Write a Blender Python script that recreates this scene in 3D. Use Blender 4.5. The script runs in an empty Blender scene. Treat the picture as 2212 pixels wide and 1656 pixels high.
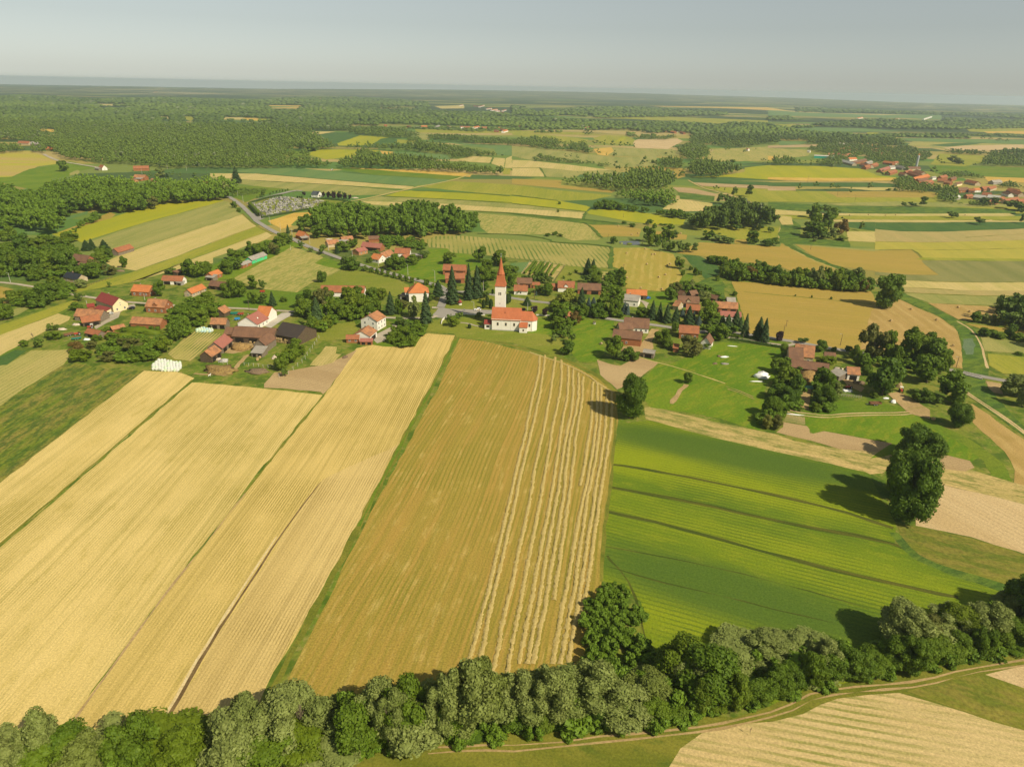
import bpy, bmesh, math, random
import numpy as np
from mathutils import Vector, Matrix
random.seed(7); RNG = np.random.default_rng(7)
C = bpy.context.scene.collection
SC = bpy.context.scene
# ---------------------------------------------------------------- camera, sky, sun, exposure
H = 135.0; F = 1500.0; CX, CY = 1106.0, 828.0
PITCH = math.atan(640 / 1500.0); ROLL = math.radians(1.17)
cd = bpy.data.cameras.new('camera'); cam = bpy.data.objects.new('camera', cd); C.objects.link(cam)
cd.sensor_fit = 'HORIZONTAL'; cd.sensor_width = 36.0; cd.lens = 36.0 * F / 2212.0
cd.clip_start = 1.0; cd.clip_end = 60000.0
cam.matrix_world = Matrix.Translation((0, 0, H)) @ Matrix.Rotation(math.pi / 2 - PITCH, 4, 'X') @ Matrix.Rotation(ROLL, 4, 'Z')
SC.camera = cam
SUN_EL = math.radians(43); SUN_DIR = (0.75, -0.66)
SUN_ROT = math.atan2(SUN_DIR[0], SUN_DIR[1])
w = bpy.data.worlds.new('World'); SC.world = w; w.use_nodes = True
nt = w.node_tree; bg = nt.nodes['Background']
sky = nt.nodes.new('ShaderNodeTexSky'); sky.sky_type = 'NISHITA'; sky.sun_disc = False
sky.sun_elevation = SUN_EL; sky.sun_rotation = SUN_ROT; sky.air_density = 1.0; sky.dust_density = 0.5; sky.ozone_density = 1.0; sky.altitude = 200
tc = nt.nodes.new('ShaderNodeTexCoord'); mxv = nt.nodes.new('ShaderNodeVectorMath'); mxv.operation = 'MAXIMUM'; mxv.inputs[1].default_value = (-2, -2, .012)
nt.links.new(tc.outputs['Generated'], mxv.inputs[0]); nt.links.new(mxv.outputs[0], sky.inputs['Vector'])
hs = nt.nodes.new('ShaderNodeHueSaturation'); hs.inputs['Saturation'].default_value = 0.30
tint = nt.nodes.new('ShaderNodeMix'); tint.data_type = 'RGBA'; tint.blend_type = 'MULTIPLY'; tint.inputs[0].default_value = 1.0; tint.inputs[7].default_value = (.95, 1.0, .965, 1)
nt.links.new(sky.outputs[0], hs.inputs['Color']); nt.links.new(hs.outputs[0], tint.inputs[6]); nt.links.new(tint.outputs[2], bg.inputs['Color'])
bg.inputs['Strength'].default_value = 0.068
sd = bpy.data.lights.new('sun', 'SUN'); sd.energy = 4.7; sd.angle = math.radians(0.6); sd.color = (1.0, 0.89, 0.68)
sun = bpy.data.objects.new('sun', sd); C.objects.link(sun)
sv = Vector((SUN_DIR[0] * math.cos(SUN_EL), SUN_DIR[1] * math.cos(SUN_EL), math.sin(SUN_EL)))
sun.rotation_euler = sv.to_track_quat('Z', 'Y').to_euler(); sun.location = (0, 0, 400)
SC.view_settings.view_transform = 'Standard'; SC.view_settings.look = 'None'; SC.view_settings.gamma = 1
SC.view_settings.exposure = 0.26
SC.view_settings.use_curve_mapping = False
HAZE = 7.5e-5
SC.cycles.max_bounces = 6; SC.cycles.diffuse_bounces = 2; SC.cycles.glossy_bounces = 2; SC.cycles.transmission_bounces = 2
SC.cycles.volume_bounces = 1; SC.cycles.transparent_max_bounces = 4
# ---------------------------------------------------------------- survey: photo readings to ground positions
CR = {'R': (0, 0, 1), 'F': (0, 0, 1.8517), 'T1': (0, 300, .4629), 'T2': (1024, 300, .4629), 'T3': (2048, 300, .4629), 'T4': (3072, 300, .4629),
      'V1': (0, 850, .3623), 'V2': (700, 850, .3623), 'V3': (1400, 850, .3623), 'V4': (2100, 850, .3623), 'V5': (2800, 850, .3623),
      'V6': (3396, 1150, .3623), 'B1': (0, 1350, .4629), 'B2': (1024, 1350, .4629), 'B3': (2048, 1350, .3924), 'B4': (2850, 1350, .3623),
      'B5': (2400, 1850, .7667), 'B6': (1500, 2500, .6781), 'B7': (0, 2500, .7233), 'K1': (1900, 980, .2295), 'K2': (800, 1330, .1582),
      'K3': (1000, 750, .226), 'K4': (3500, 500, .2694), 'K5': (3500, 820, .2694)}
CP, SP, CRO, SRO = math.cos(PITCH), math.sin(PITCH), math.cos(ROLL), math.sin(ROLL)

def uv(c, x, y):
    ox, oy, s = CR[c]
    return (ox + x * s) / 1.8517, (oy + y * s) / 1.8517

def unp(u, v, z=0.0):
    a0, b0 = u - CX, v - CY
    a, b = a0 * CRO + b0 * SRO, -a0 * SRO + b0 * CRO
    dy = F * CP - b * SP; dz = -F * SP - b * CP
    dz = min(dz, -4.0)
    t = (z - H) / dz
    return Vector((a * t, dy * t, z))

def P(c, x, y, z=0.0):
    u, v = uv(c, x, y); return unp(u, v, z)

def proj(X, Y, Z):
    Zc = Z - H; d = Y * CP - Zc * SP; vv = -(Y * SP + Zc * CP)
    a = F * X / d; b = F * vv / d
    return a * CRO - b * SRO + CX, a * SRO + b * CRO + CY

def depth(p):
    return p[1] * CP - (p[2] - H) * SP

def hgt(base, vtop):
    lo, hi = 0.0, 70.0
    for _ in range(22):
        m = (lo + hi) / 2
        if proj(base[0], base[1], m)[1] < vtop: hi = m
        else: lo = m
    return hi

def pts(c, s, z=0.0):
    """'x,y x,y |V2 x,y ...' -> list of ground points, | changes the reading sheet"""
    out = []
    for tok in s.split():
        if tok[0] == '|': c = tok[1:]; continue
        x, y = tok.split(','); out.append(P(c, float(x), float(y), z))
    return out

def pxs(c, s):
    out = []
    for tok in s.split():
        if tok[0] == '|': c = tok[1:]; continue
        x, y = tok.split(','); out.append(uv(c, float(x), float(y)))
    return out
# ---------------------------------------------------------------- object helpers
def tag(o, label=None, cat=None, group=None, kind=None):
    if label: o['label'] = label
    if cat: o['category'] = cat
    if group: o['group'] = group
    if kind: o['kind'] = kind
    return o

def link(name, me, mats=(), parent=None, loc=None, rot=None, scale=None):
    o = bpy.data.objects.new(name, me); C.objects.link(o)
    if me is not None:
        for m in mats:
            if m is not None and m.name not in [x.name for x in me.materials if x]: me.materials.append(m)
    if parent is not None: o.parent = parent
    if loc is not None: o.location = loc
    if rot is not None: o.rotation_euler = rot
    if scale is not None: o.scale = scale
    return o

def empty(name, loc, rz=0.0):
    o = bpy.data.objects.new(name, None); C.objects.link(o); o.location = loc; o.rotation_euler = (0, 0, rz)
    o.empty_display_size = 0.5
    return o

def npmesh(name, V, Fq, mi=None, attr=None):
    V = np.asarray(V, dtype=np.float32); Fq = np.asarray(Fq, dtype=np.int32)
    me = bpy.data.meshes.new(name); k = Fq.shape[1]
    me.vertices.add(len(V)); me.vertices.foreach_set('co', V.ravel())
    me.loops.add(Fq.size); me.loops.foreach_set('vertex_index', Fq.ravel())
    me.polygons.add(len(Fq)); me.polygons.foreach_set('loop_start', np.arange(0, Fq.size, k, dtype=np.int32))
    if mi is not None: me.polygons.foreach_set('material_index', np.asarray(mi, dtype=np.int32))
    me.update(calc_edges=True)
    if attr is not None:
        a = me.attributes.new('tint', 'FLOAT', 'POINT'); a.data.foreach_set('value', np.asarray(attr, dtype=np.float32))
    return me

class MB:
    """collects shapes for ONE mesh object"""
    def __init__(s): s.v = []; s.f = []; s.m = []
    def add(s, vs, fs, m=0):
        o = len(s.v); s.v += [tuple(p) for p in vs]; s.f += [[i + o for i in f] for f in fs]; s.m += [m] * len(fs); return s
    def box(s, x0, y0, z0, x1, y1, z1, m=0):
        return s.add([(x0, y0, z0), (x1, y0, z0), (x1, y1, z0), (x0, y1, z0), (x0, y0, z1), (x1, y0, z1), (x1, y1, z1), (x0, y1, z1)],
                     [(0, 3, 2, 1), (4, 5, 6, 7), (0, 1, 5, 4), (1, 2, 6, 5), (2, 3, 7, 6), (3, 0, 4, 7)], m)
    def rings(s, rs, n=8, m=0, cap=True, cx=0, cy=0, sq=False):
        """stack of rings (radius, z) -> lathe; sq uses square rings"""
        ph = math.pi / n if not sq else math.pi / 4
        n = 4 if sq else n; vs = []
        for r, z in rs:
            rr = r * (math.sqrt(2) if sq else 1)
            vs += [(cx + rr * math.cos(ph + 2 * math.pi * i / n), cy + rr * math.sin(ph + 2 * math.pi * i / n), z) for i in range(n)]
        fs = []
        for k in range(len(rs) - 1):
            for i in range(n):
                j = (i + 1) % n; fs.append((k * n + i, k * n + j, (k + 1) * n + j, (k + 1) * n + i))
        if cap: fs.append(tuple(reversed(range(n)))); fs.append(tuple((len(rs) - 1) * n + i for i in range(n)))
        return s.add(vs, fs, m)
    def tube(s, a, b, r0, r1=None, n=6, m=0):
        a = Vector(a); b = Vector(b); r1 = r0 if r1 is None else r1
        d = (b - a).normalized(); up = Vector((0, 0, 1)) if abs(d.z) < .95 else Vector((1, 0, 0))
        x = d.cross(up).normalized(); y = d.cross(x)
        vs = []
        for p, r in ((a, r0), (b, r1)):
            vs += [tuple(p + x * (r * math.cos(2 * math.pi * i / n)) + y * (r * math.sin(2 * math.pi * i / n))) for i in range(n)]
        fs = [(i, (i + 1) % n, n + (i + 1) % n, n + i) for i in range(n)] + [tuple(reversed(range(n))), tuple(range(n, 2 * n))]
        return s.add(vs, fs, m)
    def prism(s, prof, x0, x1, m=0):
        """profile in (y,z) extruded along x"""
        n = len(prof); vs = [(x0, y, z) for y, z in prof] + [(x1, y, z) for y, z in prof]
        fs = [tuple(reversed(range(n))), tuple(range(n, 2 * n))] + [(i, (i + 1) % n, n + (i + 1) % n, n + i) for i in range(n)]
        return s.add(vs, fs, m)
    def mesh(s, name, mats=()):
        me = bpy.data.meshes.new(name); me.from_pydata(s.v, [], s.f)
        for m in mats: me.materials.append(m)
        me.polygons.foreach_set('material_index', s.m)
        bm = bmesh.new(); bm.from_mesh(me); bmesh.ops.recalc_face_normals(bm, faces=bm.faces); bm.to_mesh(me); bm.free()
        me.update(); return me
    def build(s, name, mats, parent=None, loc=None, rot=None):
        return link(name, s.mesh(name, mats if isinstance(mats, (list, tuple)) else [mats]), (), parent, loc, rot)
# ---------------------------------------------------------------- materials
def lin(c):
    if isinstance(c, str):
        c = [int(c[i:i + 2], 16) / 255 for i in (0, 2, 4)]
        c = [x / 12.92 if x <= .04045 else ((x + .055) / 1.055) ** 2.4 for x in c]
    return (c[0], c[1], c[2], 1.0)

class NT:
    def __init__(s, name):
        s.m = bpy.data.materials.new(name); s.m.use_nodes = True; s.t = s.m.node_tree
        s.b = s.t.nodes['Principled BSDF']; s.b.inputs['Roughness'].default_value = .9
        s.b.inputs['Specular IOR Level'].default_value = .15
    def n(s, typ, **kw):
        x = s.t.nodes.new('ShaderNode' + typ)
        for k, v in kw.items():
            if k.startswith('i_'):
                k = k[2:]; k = int(k) if k.isdigit() else k.replace('_', ' ')
                if isinstance(v, bpy.types.NodeSocket): s.t.links.new(v, x.inputs[k])
                else: x.inputs[k].default_value = v
            else: setattr(x, k, v)
        return x
    def l(s, a, b): s.t.links.new(a, b)
    def math(s, op, a, b=None, c=None, clamp=False):
        x = s.n('Math', operation=op); x.use_clamp = clamp
        for i, v in enumerate((a, b, c)):
            if v is None: continue
            if isinstance(v, bpy.types.NodeSocket): s.l(v, x.inputs[i])
            else: x.inputs[i].default_value = v
        return x.outputs[0]
    def mix(s, f, a, b, mode='MIX'):
        x = s.n('Mix', data_type='RGBA', blend_type=mode)
        for i, v in ((0, f), (6, a), (7, b)):
            if isinstance(v, bpy.types.NodeSocket): s.l(v, x.inputs[i])
            else: x.inputs[i].default_value = v if i == 0 else lin(v)
        return x.outputs[2]
    def noise(s, vec, scale=1.0, detail=4.0, rough=.6, dist=0.0):
        x = s.n('TexNoise', i_Scale=scale, i_Detail=detail, i_Roughness=rough, i_Distortion=dist)
        if vec is not None: s.l(vec, x.inputs['Vector'])
        return x.outputs['Fac']
    def smooth(s, v, a, b):
        x = s.n('MapRange', interpolation_type='SMOOTHSTEP', i_From_Min=a, i_From_Max=b); s.l(v, x.inputs['Value']); return x.outputs['Result']
    def pos(s): return s.n('NewGeometry').outputs['Position']
    def mapping(s, v, ang=0.0, sc=(1, 1, 1), loc=(0, 0, 0), typ='POINT'):
        x = s.n('Mapping', vector_type=typ); s.l(v, x.inputs['Vector'])
        x.inputs['Rotation'].default_value = (0, 0, ang); x.inputs['Scale'].default_value = sc; x.inputs['Location'].default_value = loc
        return x.outputs[0]
    def done(s, col, bump=None, bs=.5, bd=.1):
        if isinstance(col, bpy.types.NodeSocket): s.l(col, s.b.inputs['Base Color'])
        else: s.b.inputs['Base Color'].default_value = lin(col)
        if bump is not None:
            x = s.n('Bump', i_Strength=bs, i_Distance=bd); s.l(bump, x.inputs['Height']); s.l(x.outputs[0], s.b.inputs['Normal'])
        return s.m

def field_mat(name, c1, c2, ang=0.0, rows=None, rowc=None, rowamt=.6, patch=(.006, .05), grain=1.6, gamt=.28, c3=None, c3amt=.5, c3th=.6,
              blobs=(), bc=None, warp=0.0, rowbreak=.5, bump=.25, streak=.0):
    """crop colour: patches stretched along the rows, drilled rows, weeds and grain"""
    N = NT(name); p = N.pos(); q = N.mapping(p, -ang)
    if warp:
        wn = N.n('TexNoise', i_Scale=.012, i_Detail=2.0); N.l(p, wn.inputs['Vector'])
        vm = N.n('VectorMath', operation='SCALE'); N.l(wn.outputs['Color'], vm.inputs[0]); vm.inputs['Scale'].default_value = warp
        va = N.n('VectorMath', operation='ADD'); N.l(q, va.inputs[0]); N.l(vm.outputs[0], va.inputs[1]); q = va.outputs[0]
    n1 = N.noise(N.mapping(q, 0, (patch[0], patch[1], 1)), 1.0, 5, .62)
    f1 = N.smooth(n1, .36, .64); col = N.mix(f1, c1, c2)
    if c3:
        n3 = N.noise(N.mapping(q, 0, (.09, .28, 1)), 1.0, 5, .7)
        col = N.mix(N.math('MULTIPLY', N.smooth(n3, c3th - .08, c3th + .1), c3amt), col, c3)
    if streak:
        n4 = N.noise(N.mapping(q, 0, (.012, .9, 1)), 1.0, 3, .6)
        col = N.mix(N.math('MULTIPLY', N.smooth(n4, .42, .7), streak), col, rowc or c3)
    if rows:
        sx = N.n('SeparateXYZ'); N.l(q, sx.inputs[0])
        jit = N.noise(N.mapping(q, 0, (.05, .05, 1)), 1.0, 2)
        ph = N.math('ADD', N.math('MULTIPLY', sx.outputs[1], 2 * math.pi / rows), N.math('MULTIPLY', jit, 3.0))
        wv = N.smooth(N.math('SINE', ph), .1, .8)
        br = N.noise(N.mapping(q, 0, (.9, 1.3, 1)), 1.0, 3, .7)
        br2 = N.noise(N.mapping(q, 0, (.03, .03, 1)), 1.0, 3, .6)
        amt = N.math('MULTIPLY', N.math('MULTIPLY', wv, N.smooth(br, .6 - rowbreak * .5, .78 - rowbreak * .35)), N.math('MULTIPLY', N.smooth(br2, .3, .7), rowamt * 1.3), clamp=True)
        col = N.mix(amt, col, rowc)
    for (bx, by, ang2, rx, ry) in blobs:
        mp = N.mapping(p, ang2, (rx, ry, 1), (bx, by, 0), 'TEXTURE')
        ln = N.n('VectorMath', operation='LENGTH'); N.l(mp, ln.inputs[0])
        dd = N.math('ADD', ln.outputs['Value'], N.math('MULTIPLY', N.noise(N.mapping(q, 0, (.02, .09, 1)), 1.0, 4), .5))
        col = N.mix(N.math('MULTIPLY', N.smooth(dd, 1.65, .75), .9), col, bc)
    g = N.noise(p, grain, 4, .75)
    gg = N.n('MapRange', i_From_Min=.3, i_From_Max=.7, i_To_Min=1 - gamt, i_To_Max=1 + gamt); N.l(g, gg.inputs['Value'])
    cc = N.n('VectorMath', operation='SCALE'); N.l(col, cc.inputs[0]); N.l(gg.outputs[0], cc.inputs['Scale'])
    return N.done(cc.outputs[0], g, bump, .4)

def plain(name, c, c2=None, sc=2.0, rough=.85, spec=.15, amt=1.0, bump=0.0, metal=0.0):
    N = NT(name); N.b.inputs['Roughness'].default_value = rough; N.b.inputs['Specular IOR Level'].default_value = spec
    N.b.inputs['Metallic'].default_value = metal
    t = N.n('TexCoord').outputs['Object']
    if c2 is None: return N.done(c)
    n = N.noise(t, sc, 5, .7)
    return N.done(N.mix(N.math('MULTIPLY', N.smooth(n, .35, .68), amt), c, c2), n if bump else None, bump, .05)

def roof_mat(name, c, c2, c3=None, rows=.45, rough=.8, standing=False):
    """tiles or sheet: courses across the slope, weathered patches, per-house tone"""
    N = NT(name); N.b.inputs['Roughness'].default_value = rough; N.b.inputs['Specular IOR Level'].default_value = .2
    t = N.n('TexCoord').outputs['Object']; oi = N.n('ObjectInfo').outputs['Random']
    off = N.n('VectorMath', operation='ADD'); N.l(t, off.inputs[0])
    cmb = N.n('CombineXYZ'); N.l(N.math('MULTIPLY', oi, 90.0), cmb.inputs[0]); N.l(cmb.outputs[0], off.inputs[1]); t = off.outputs[0]
    n1 = N.noise(t, .35, 5, .7); col = N.mix(N.smooth(n1, .35, .66), c, c2)
    n2 = N.noise(t, 2.2, 5, .8)
    if c3: col = N.mix(N.math('MULTIPLY', N.smooth(n2, .52, .72), .6), col, c3)
    sx = N.n('SeparateXYZ'); N.l(t, sx.inputs[0])
    s1 = N.math('SINE', N.math('MULTIPLY', sx.outputs[0 if standing else 2], 2 * math.pi / rows))
    lum = N.math('ADD', N.math('MULTIPLY', s1, .07), N.math('ADD', .8, N.math('MULTIPLY', n2, .4)))
    cc = N.n('VectorMath', operation='SCALE'); N.l(col, cc.inputs[0]); N.l(lum, cc.inputs['Scale'])
    return N.done(cc.outputs[0], s1, .25, .05)

def leaf_mat(name, ca, cb, attr=False, cc=None, trans=.30):
    N = NT(name); g = N.n('NewGeometry')
    r = g.outputs['Random Per Island']
    if attr: tone = N.n('Attribute', attribute_name='tint').outputs['Fac']
    else: tone = N.n('ObjectInfo').outputs['Random']
    f = N.math('ADD', N.math('MULTIPLY', r, .45), N.math('MULTIPLY', tone, .55))
    col = N.mix(f, ca, cb)
    if cc: col = N.mix(N.smooth(tone, .86, .97), col, cc)
    n = N.noise(g.outputs['Position'], .35, 3, .6)
    lum = N.math('ADD', .72, N.math('MULTIPLY', n, .56))
    sc = N.n('VectorMath', operation='SCALE'); N.l(col, sc.inputs[0]); N.l(lum, sc.inputs['Scale'])
    N.l(sc.outputs[0], N.b.inputs['Base Color']); N.b.inputs['Roughness'].default_value = .65; N.b.inputs['Specular IOR Level'].default_value = .25
    tr = N.n('BsdfTranslucent'); N.l(sc.outputs[0], tr.inputs['Color'])
    mx = N.n('MixShader', i_0=trans); N.l(N.b.outputs[0], mx.inputs[1]); N.l(tr.outputs[0], mx.inputs[2])
    out = [x for x in N.t.nodes if x.type == 'OUTPUT_MATERIAL'][0]; N.l(mx.outputs[0], out.inputs['Surface'])
    return N.m

def wang(c, x1, y1, x2, y2):
    a = P(c, x1, y1); b = P(c, x2, y2); return math.atan2(b.y - a.y, b.x - a.x)
# ---------------------------------------------------------------- ground and fields
def ground_mat():
    N = NT('ground'); p = N.pos()
    # village grass close by
    n = N.noise(p, .03, 5, .65); col = N.mix(N.smooth(n, .35, .65), (.10, .165, .012), (.19, .20, .028))
    n = N.noise(p, .35, 4, .7); col = N.mix(N.math('MULTIPLY', N.smooth(n, .48, .66), .75), col, (.27, .22, .065))
    n = N.noise(p, .11, 4, .6); col = N.mix(N.math('MULTIPLY', N.smooth(n, .46, .62), .85), col, (.055, .105, .008))
    # patchwork of far plots
    def cells(ang, sx, sy):
        q = N.mapping(p, ang, (sx, sy, 1))
        v = N.n('TexVoronoi', feature='F1', i_Scale=1.0, i_Randomness=.85); N.l(q, v.inputs['Vector'])
        s = N.n('SeparateColor'); N.l(v.outputs['Color'], s.inputs[0]); return s
    s = cells(.35, 1 / 340., 1 / 95.)
    def ramp(fac, cs):
        r = N.n('ValToRGB'); N.l(fac, r.inputs[0]); e = r.color_ramp; e.interpolation = 'CONSTANT'
        while len(e.elements) < len(cs): e.elements.new(.5)
        for i, c in enumerate(cs): e.elements[i].position = i / len(cs); e.elements[i].color = lin(c)
        return r.outputs[0]
    pal = [(.30, .25, .06), (.09, .17, .03), (.20, .22, .035), (.07, .13, .03), (.36, .28, .10), (.13, .19, .03), (.24, .21, .05), (.06, .10, .025), (.16, .20, .04)]
    far = ramp(s.outputs[0], pal)
    # woods darken most of the plain beyond the far fields
    pv = N.n('VectorMath', operation='LENGTH'); N.l(p, pv.inputs[0]); d = pv.outputs['Value']
    wn = N.noise(N.mapping(p, .2, (.00055, .0012, 1)), 1.0, 4, .62)
    wood = N.math('MULTIPLY', N.smooth(wn, .44, .47), N.smooth(d, 3000, 3600))
    far = N.mix(wood, far, (.036, .062, .018))
    g = N.noise(p, .9, 4, .7)
    col = N.mix(N.smooth(d, 560, 640), col, far)
    gg = N.n('MapRange', i_From_Min=.3, i_From_Max=.7, i_To_Min=.8, i_To_Max=1.2); N.l(g, gg.inputs['Value'])
    cc = N.n('VectorMath', operation='SCALE'); N.l(col, cc.inputs[0]); N.l(gg.outputs[0], cc.inputs['Scale'])
    return N.done(cc.outputs[0], g, .3, .3)

b = MB(); ring = [(-3000, -2500), (3000, -2500), (10500, 8000), (12500, 11000), (6000, 16000), (0, 17000), (-7000, 15500), (-12500, 12500), (-10000, 7500)]
b.add([(x, y, 0) for x, y in ring], [tuple(range(len(ring)))])
tag(b.build('ground', ground_mat()), kind='structure')

LZ = [.02]; LS = [.0009]; JR = random.Random(3)
def outline(P3, step=7.0, jit=.45):
    out = []
    n = len(P3)
    for i in range(n):
        a, c = P3[i], P3[(i + 1) % n]; L = (c - a).length; k = max(1, min(40, int(L / step)))
        for j in range(k):
            q = a.lerp(c, j / k)
            if j: q = q + Vector((JR.uniform(-1, 1), JR.uniform(-1, 1), 0)) * jit
            out.append(q)
    return out

def smoothc(P3, it=1):
    for _ in range(it):
        o = [P3[0]]
        for i in range(len(P3) - 1):
            o += [P3[i].lerp(P3[i + 1], .25), P3[i].lerp(P3[i + 1], .75)]
        o.append(P3[-1]); P3 = o
    return P3

def field(name, mat, c, s, jit=None, dz=None):
    P3 = pts(c, s)
    LZ[0] += LS[0]; z = LZ[0] if dz is None else dz
    far = sum(p.y for p in P3) / len(P3)
    o = outline(P3, 6.0 if far < 500 else 14.0, (.45 if far < 500 else 1.0) if jit is None else jit)
    b = MB(); b.add([(p.x, p.y, z) for p in o], [tuple(range(len(o)))])
    ob = b.build(name, mat); tag(ob, kind='structure'); return ob

def strip(name, mat, c, s, width, jit=.15, sm=1, kind='structure', z=None, w2=None, P3=None):
    P3 = smoothc(P3 if P3 is not None else pts(c, s), sm)
    LZ[0] += LS[0]; zz = LZ[0] if z is None else z
    Q = []
    for i in range(len(P3) - 1):
        k = max(1, min(30, int((P3[i + 1] - P3[i]).length / 6)))
        for j in range(k): Q.append(P3[i].lerp(P3[i + 1], j / k))
    Q.append(P3[-1]); n = len(Q); V = []
    for i, p in enumerate(Q):
        d = (Q[min(i + 1, n - 1)] - Q[max(i - 1, 0)]); d.z = 0; d.normalize(); nn = Vector((-d.y, d.x, 0))
        ww = width if w2 is None else width + (w2 - width) * i / (n - 1)
        V += [p + nn * (ww / 2 + JR.uniform(-jit, jit)), p - nn * (ww / 2 + JR.uniform(-jit, jit))]
    b = MB(); b.add([(v.x, v.y, zz) for v in V], [(2 * i, 2 * i + 1, 2 * i + 3, 2 * i + 2) for i in range(n - 1)])
    ob = b.build(name, mat)
    if kind: tag(ob, kind=kind)
    return ob

A1 = wang('F', 412, 820, 0, 1175); A2 = wang('F', 700, 855, 130, 1590); A3 = wang('F', 985, 735, 590, 1500); A4 = wang('F', 1330, 920, 1300, 1240)
AG = wang('B5', 400, 180, 1300, 385); AV = wang('V1', 900, 330, 1900, 30); AM = wang('V2', 650, 740, 1400, 400); AR = wang('V5', 600, 900, 1880, 1010)
tanA = field_mat('stubble_pale', (.56, .425, .145), (.63, .48, .18), A1, rows=.95, rowc=(.27, .225, .045), rowamt=.85, c3=(.40, .31, .075), c3amt=.5, patch=(.004, .03), warp=1.0, bump=.35, streak=.45, rowbreak=.75, grain=2.2, gamt=.3)
tanB = field_mat('stubble_gold', (.58, .43, .145), (.52, .385, .12), A2, rows=.95, streak=.45, rowbreak=.75, grain=2.2, gamt=.3, rowc=(.27, .21, .045), rowamt=.85, c3=(.37, .29, .065), c3amt=.4, patch=(.004, .035), warp=1.0, bump=.35)
tanC = 0 and field_mat('stubble_warm', (.58, .40, .125), (.50, .33, .095), A3, rows=2.0, rowc=(.26, .20, .05), rowamt=.7, c3=(.40, .29, .07), c3amt=.45, patch=(.004, .045), warp=1.0, bump=.35)
tanD = field_mat('stubble_grey', (.57, .425, .165), (.51, .375, .135), A3, rows=.95, streak=.4, rowbreak=.75, grain=2.2, gamt=.3, rowc=(.30, .22, .07), rowamt=.8, patch=(.006, .05), warp=1.0)
mown = field_mat('mown_hay', (.36, .235, .050), (.31, .23, .042), A4, patch=(.0035, .16), rows=1.7, rowc=(.20, .18, .022), rowamt=.7, c3=(.52, .38, .12), c3amt=.6, grain=1.8, gamt=.32, rowbreak=1.0, streak=.6, warp=3.0)
_bt = P('B3', 1700, 1150); _bm = P('B5', 600, 720); _be = P('B5', 1500, 800)
cropg = field_mat('green_cereal', (.205, .25, .008), (.105, .165, .008), AG, patch=(.004, .035), c3=(.22, .25, .012), c3amt=.5, c3th=.55, grain=1.6, gamt=.3, 
                  blobs=[(_bt.x + 18, _bt.y - 1, AG, 62, 13), (_bm.x + 6, _bm.y + 3, AG - .05, 50, 13)], bc=(.066, .118, .014), rows=1.9, rowc=(.055, .10, .010), rowamt=.55, rowbreak=1.0, streak=.0)
dgap = field_mat('crop_gap', (.045, .07, .008), (.10, .10, .014), AG, patch=(.03, .5), grain=1.5)
lawn = field_mat('bright_grass', (.085, .165, .006), (.13, .20, .010), .8, patch=(.02, .035), c3=(.19, .215, .016), c3amt=.75, c3th=.54, grain=.9, gamt=.26)
lawn2 = field_mat('grass', (.09, .165, .008), (.14, .185, .014), .3, patch=(.02, .03), c3=(.055, .115, .008), c3amt=.6, grain=.8)
olive = field_mat('dry_lawn', (.20, .21, .028), (.155, .19, .018), .3, patch=(.02, .03), c3=(.30, .25, .06), c3amt=.5, grain=.9)
weedy = field_mat('weedy_fallow', (.13, .175, .014), (.23, .19, .04), A1, patch=(.012, .10), c3=(.045, .095, .012), c3amt=.8, c3th=.5, grain=.7, gamt=.4, bump=.5)
weedy2 = field_mat('weedy_meadow', (.17, .17, .020), (.10, .13, .014), AG, patch=(.02, .05), c3=(.24, .19, .04), c3amt=.6, c3th=.5, grain=.8, gamt=.35)
cropt = field_mat('thin_crop', (.42, .34, .115), (.33, .30, .085), A1, rows=2.6, rowc=(.16, .18, .035), rowamt=.7, c3=(.2, .2, .04), c3amt=.4, patch=(.006, .04))
soil = field_mat('bare_soil', (.43, .31, .155), (.36, .25, .12), AG, rows=1.6, rowc=(.27, .19, .09), rowamt=.5, patch=(.008, .06), rowbreak=.9)
soilp = field_mat('pale_soil', (.52, .385, .20), (.46, .33, .16), wang('B5', 1700, 130, 2212, 400), rows=2.4, rowc=(.34, .25, .12), rowamt=.55, patch=(.008, .06))
soilc = field_mat('sprouting_soil', (.53, .40, .185), (.47, .345, .145), wang('B5', 1000, 1420, 2000, 1600), rows=2.3, rowc=(.22, .22, .05), rowamt=.8, patch=(.008, .03), c3=(.30, .26, .08), c3amt=.3, rowbreak=.75, streak=.3)
tanstrip = field_mat('patchy_stubble', (.50, .36, .145), (.38, .30, .10), AG, patch=(.01, .10), c3=(.14, .17, .03), c3amt=.75, c3th=.52, grain=.9, streak=.3)
gold = field_mat('ripe_wheat', (.47, .30, .055), (.54, .36, .075), AV, patch=(.02, .04), c3=(.38, .23, .04), c3amt=.5, grain=.7)
yel = field_mat('yellow_barley', (.33, .31, .012), (.27, .28, .014), AV, patch=(.004, .03), c3=(.22, .24, .02), c3amt=.4, grain=.6, gamt=.12)
yel2 = field_mat('yellow_green_barley', (.24, .25, .022), (.30, .28, .035), AV, patch=(.004, .04), c3=(.12, .17, .02), c3amt=.6, grain=.7, gamt=.15, streak=.3)
pale = field_mat('pale_stubble', (.50, .39, .15), (.42, .35, .11), AV, patch=(.005, .05), rows=4.5, rowc=(.28, .26, .07), rowamt=.45, c3=(.30, .28, .075), c3amt=.5)
gtan = field_mat('green_stubble', (.28, .265, .075), (.20, .22, .05), AV, patch=(.006, .05), c3=(.36, .31, .10), c3amt=.6, streak=.3)
gtan2 = field_mat('mixed_crop', (.30, .27, .07), (.21, .23, .045), AM, patch=(.01, .06), c3=(.42, .34, .11), c3amt=.7, c3th=.5, rows=3.5, rowc=(.17, .2, .035), rowamt=.4)
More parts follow.
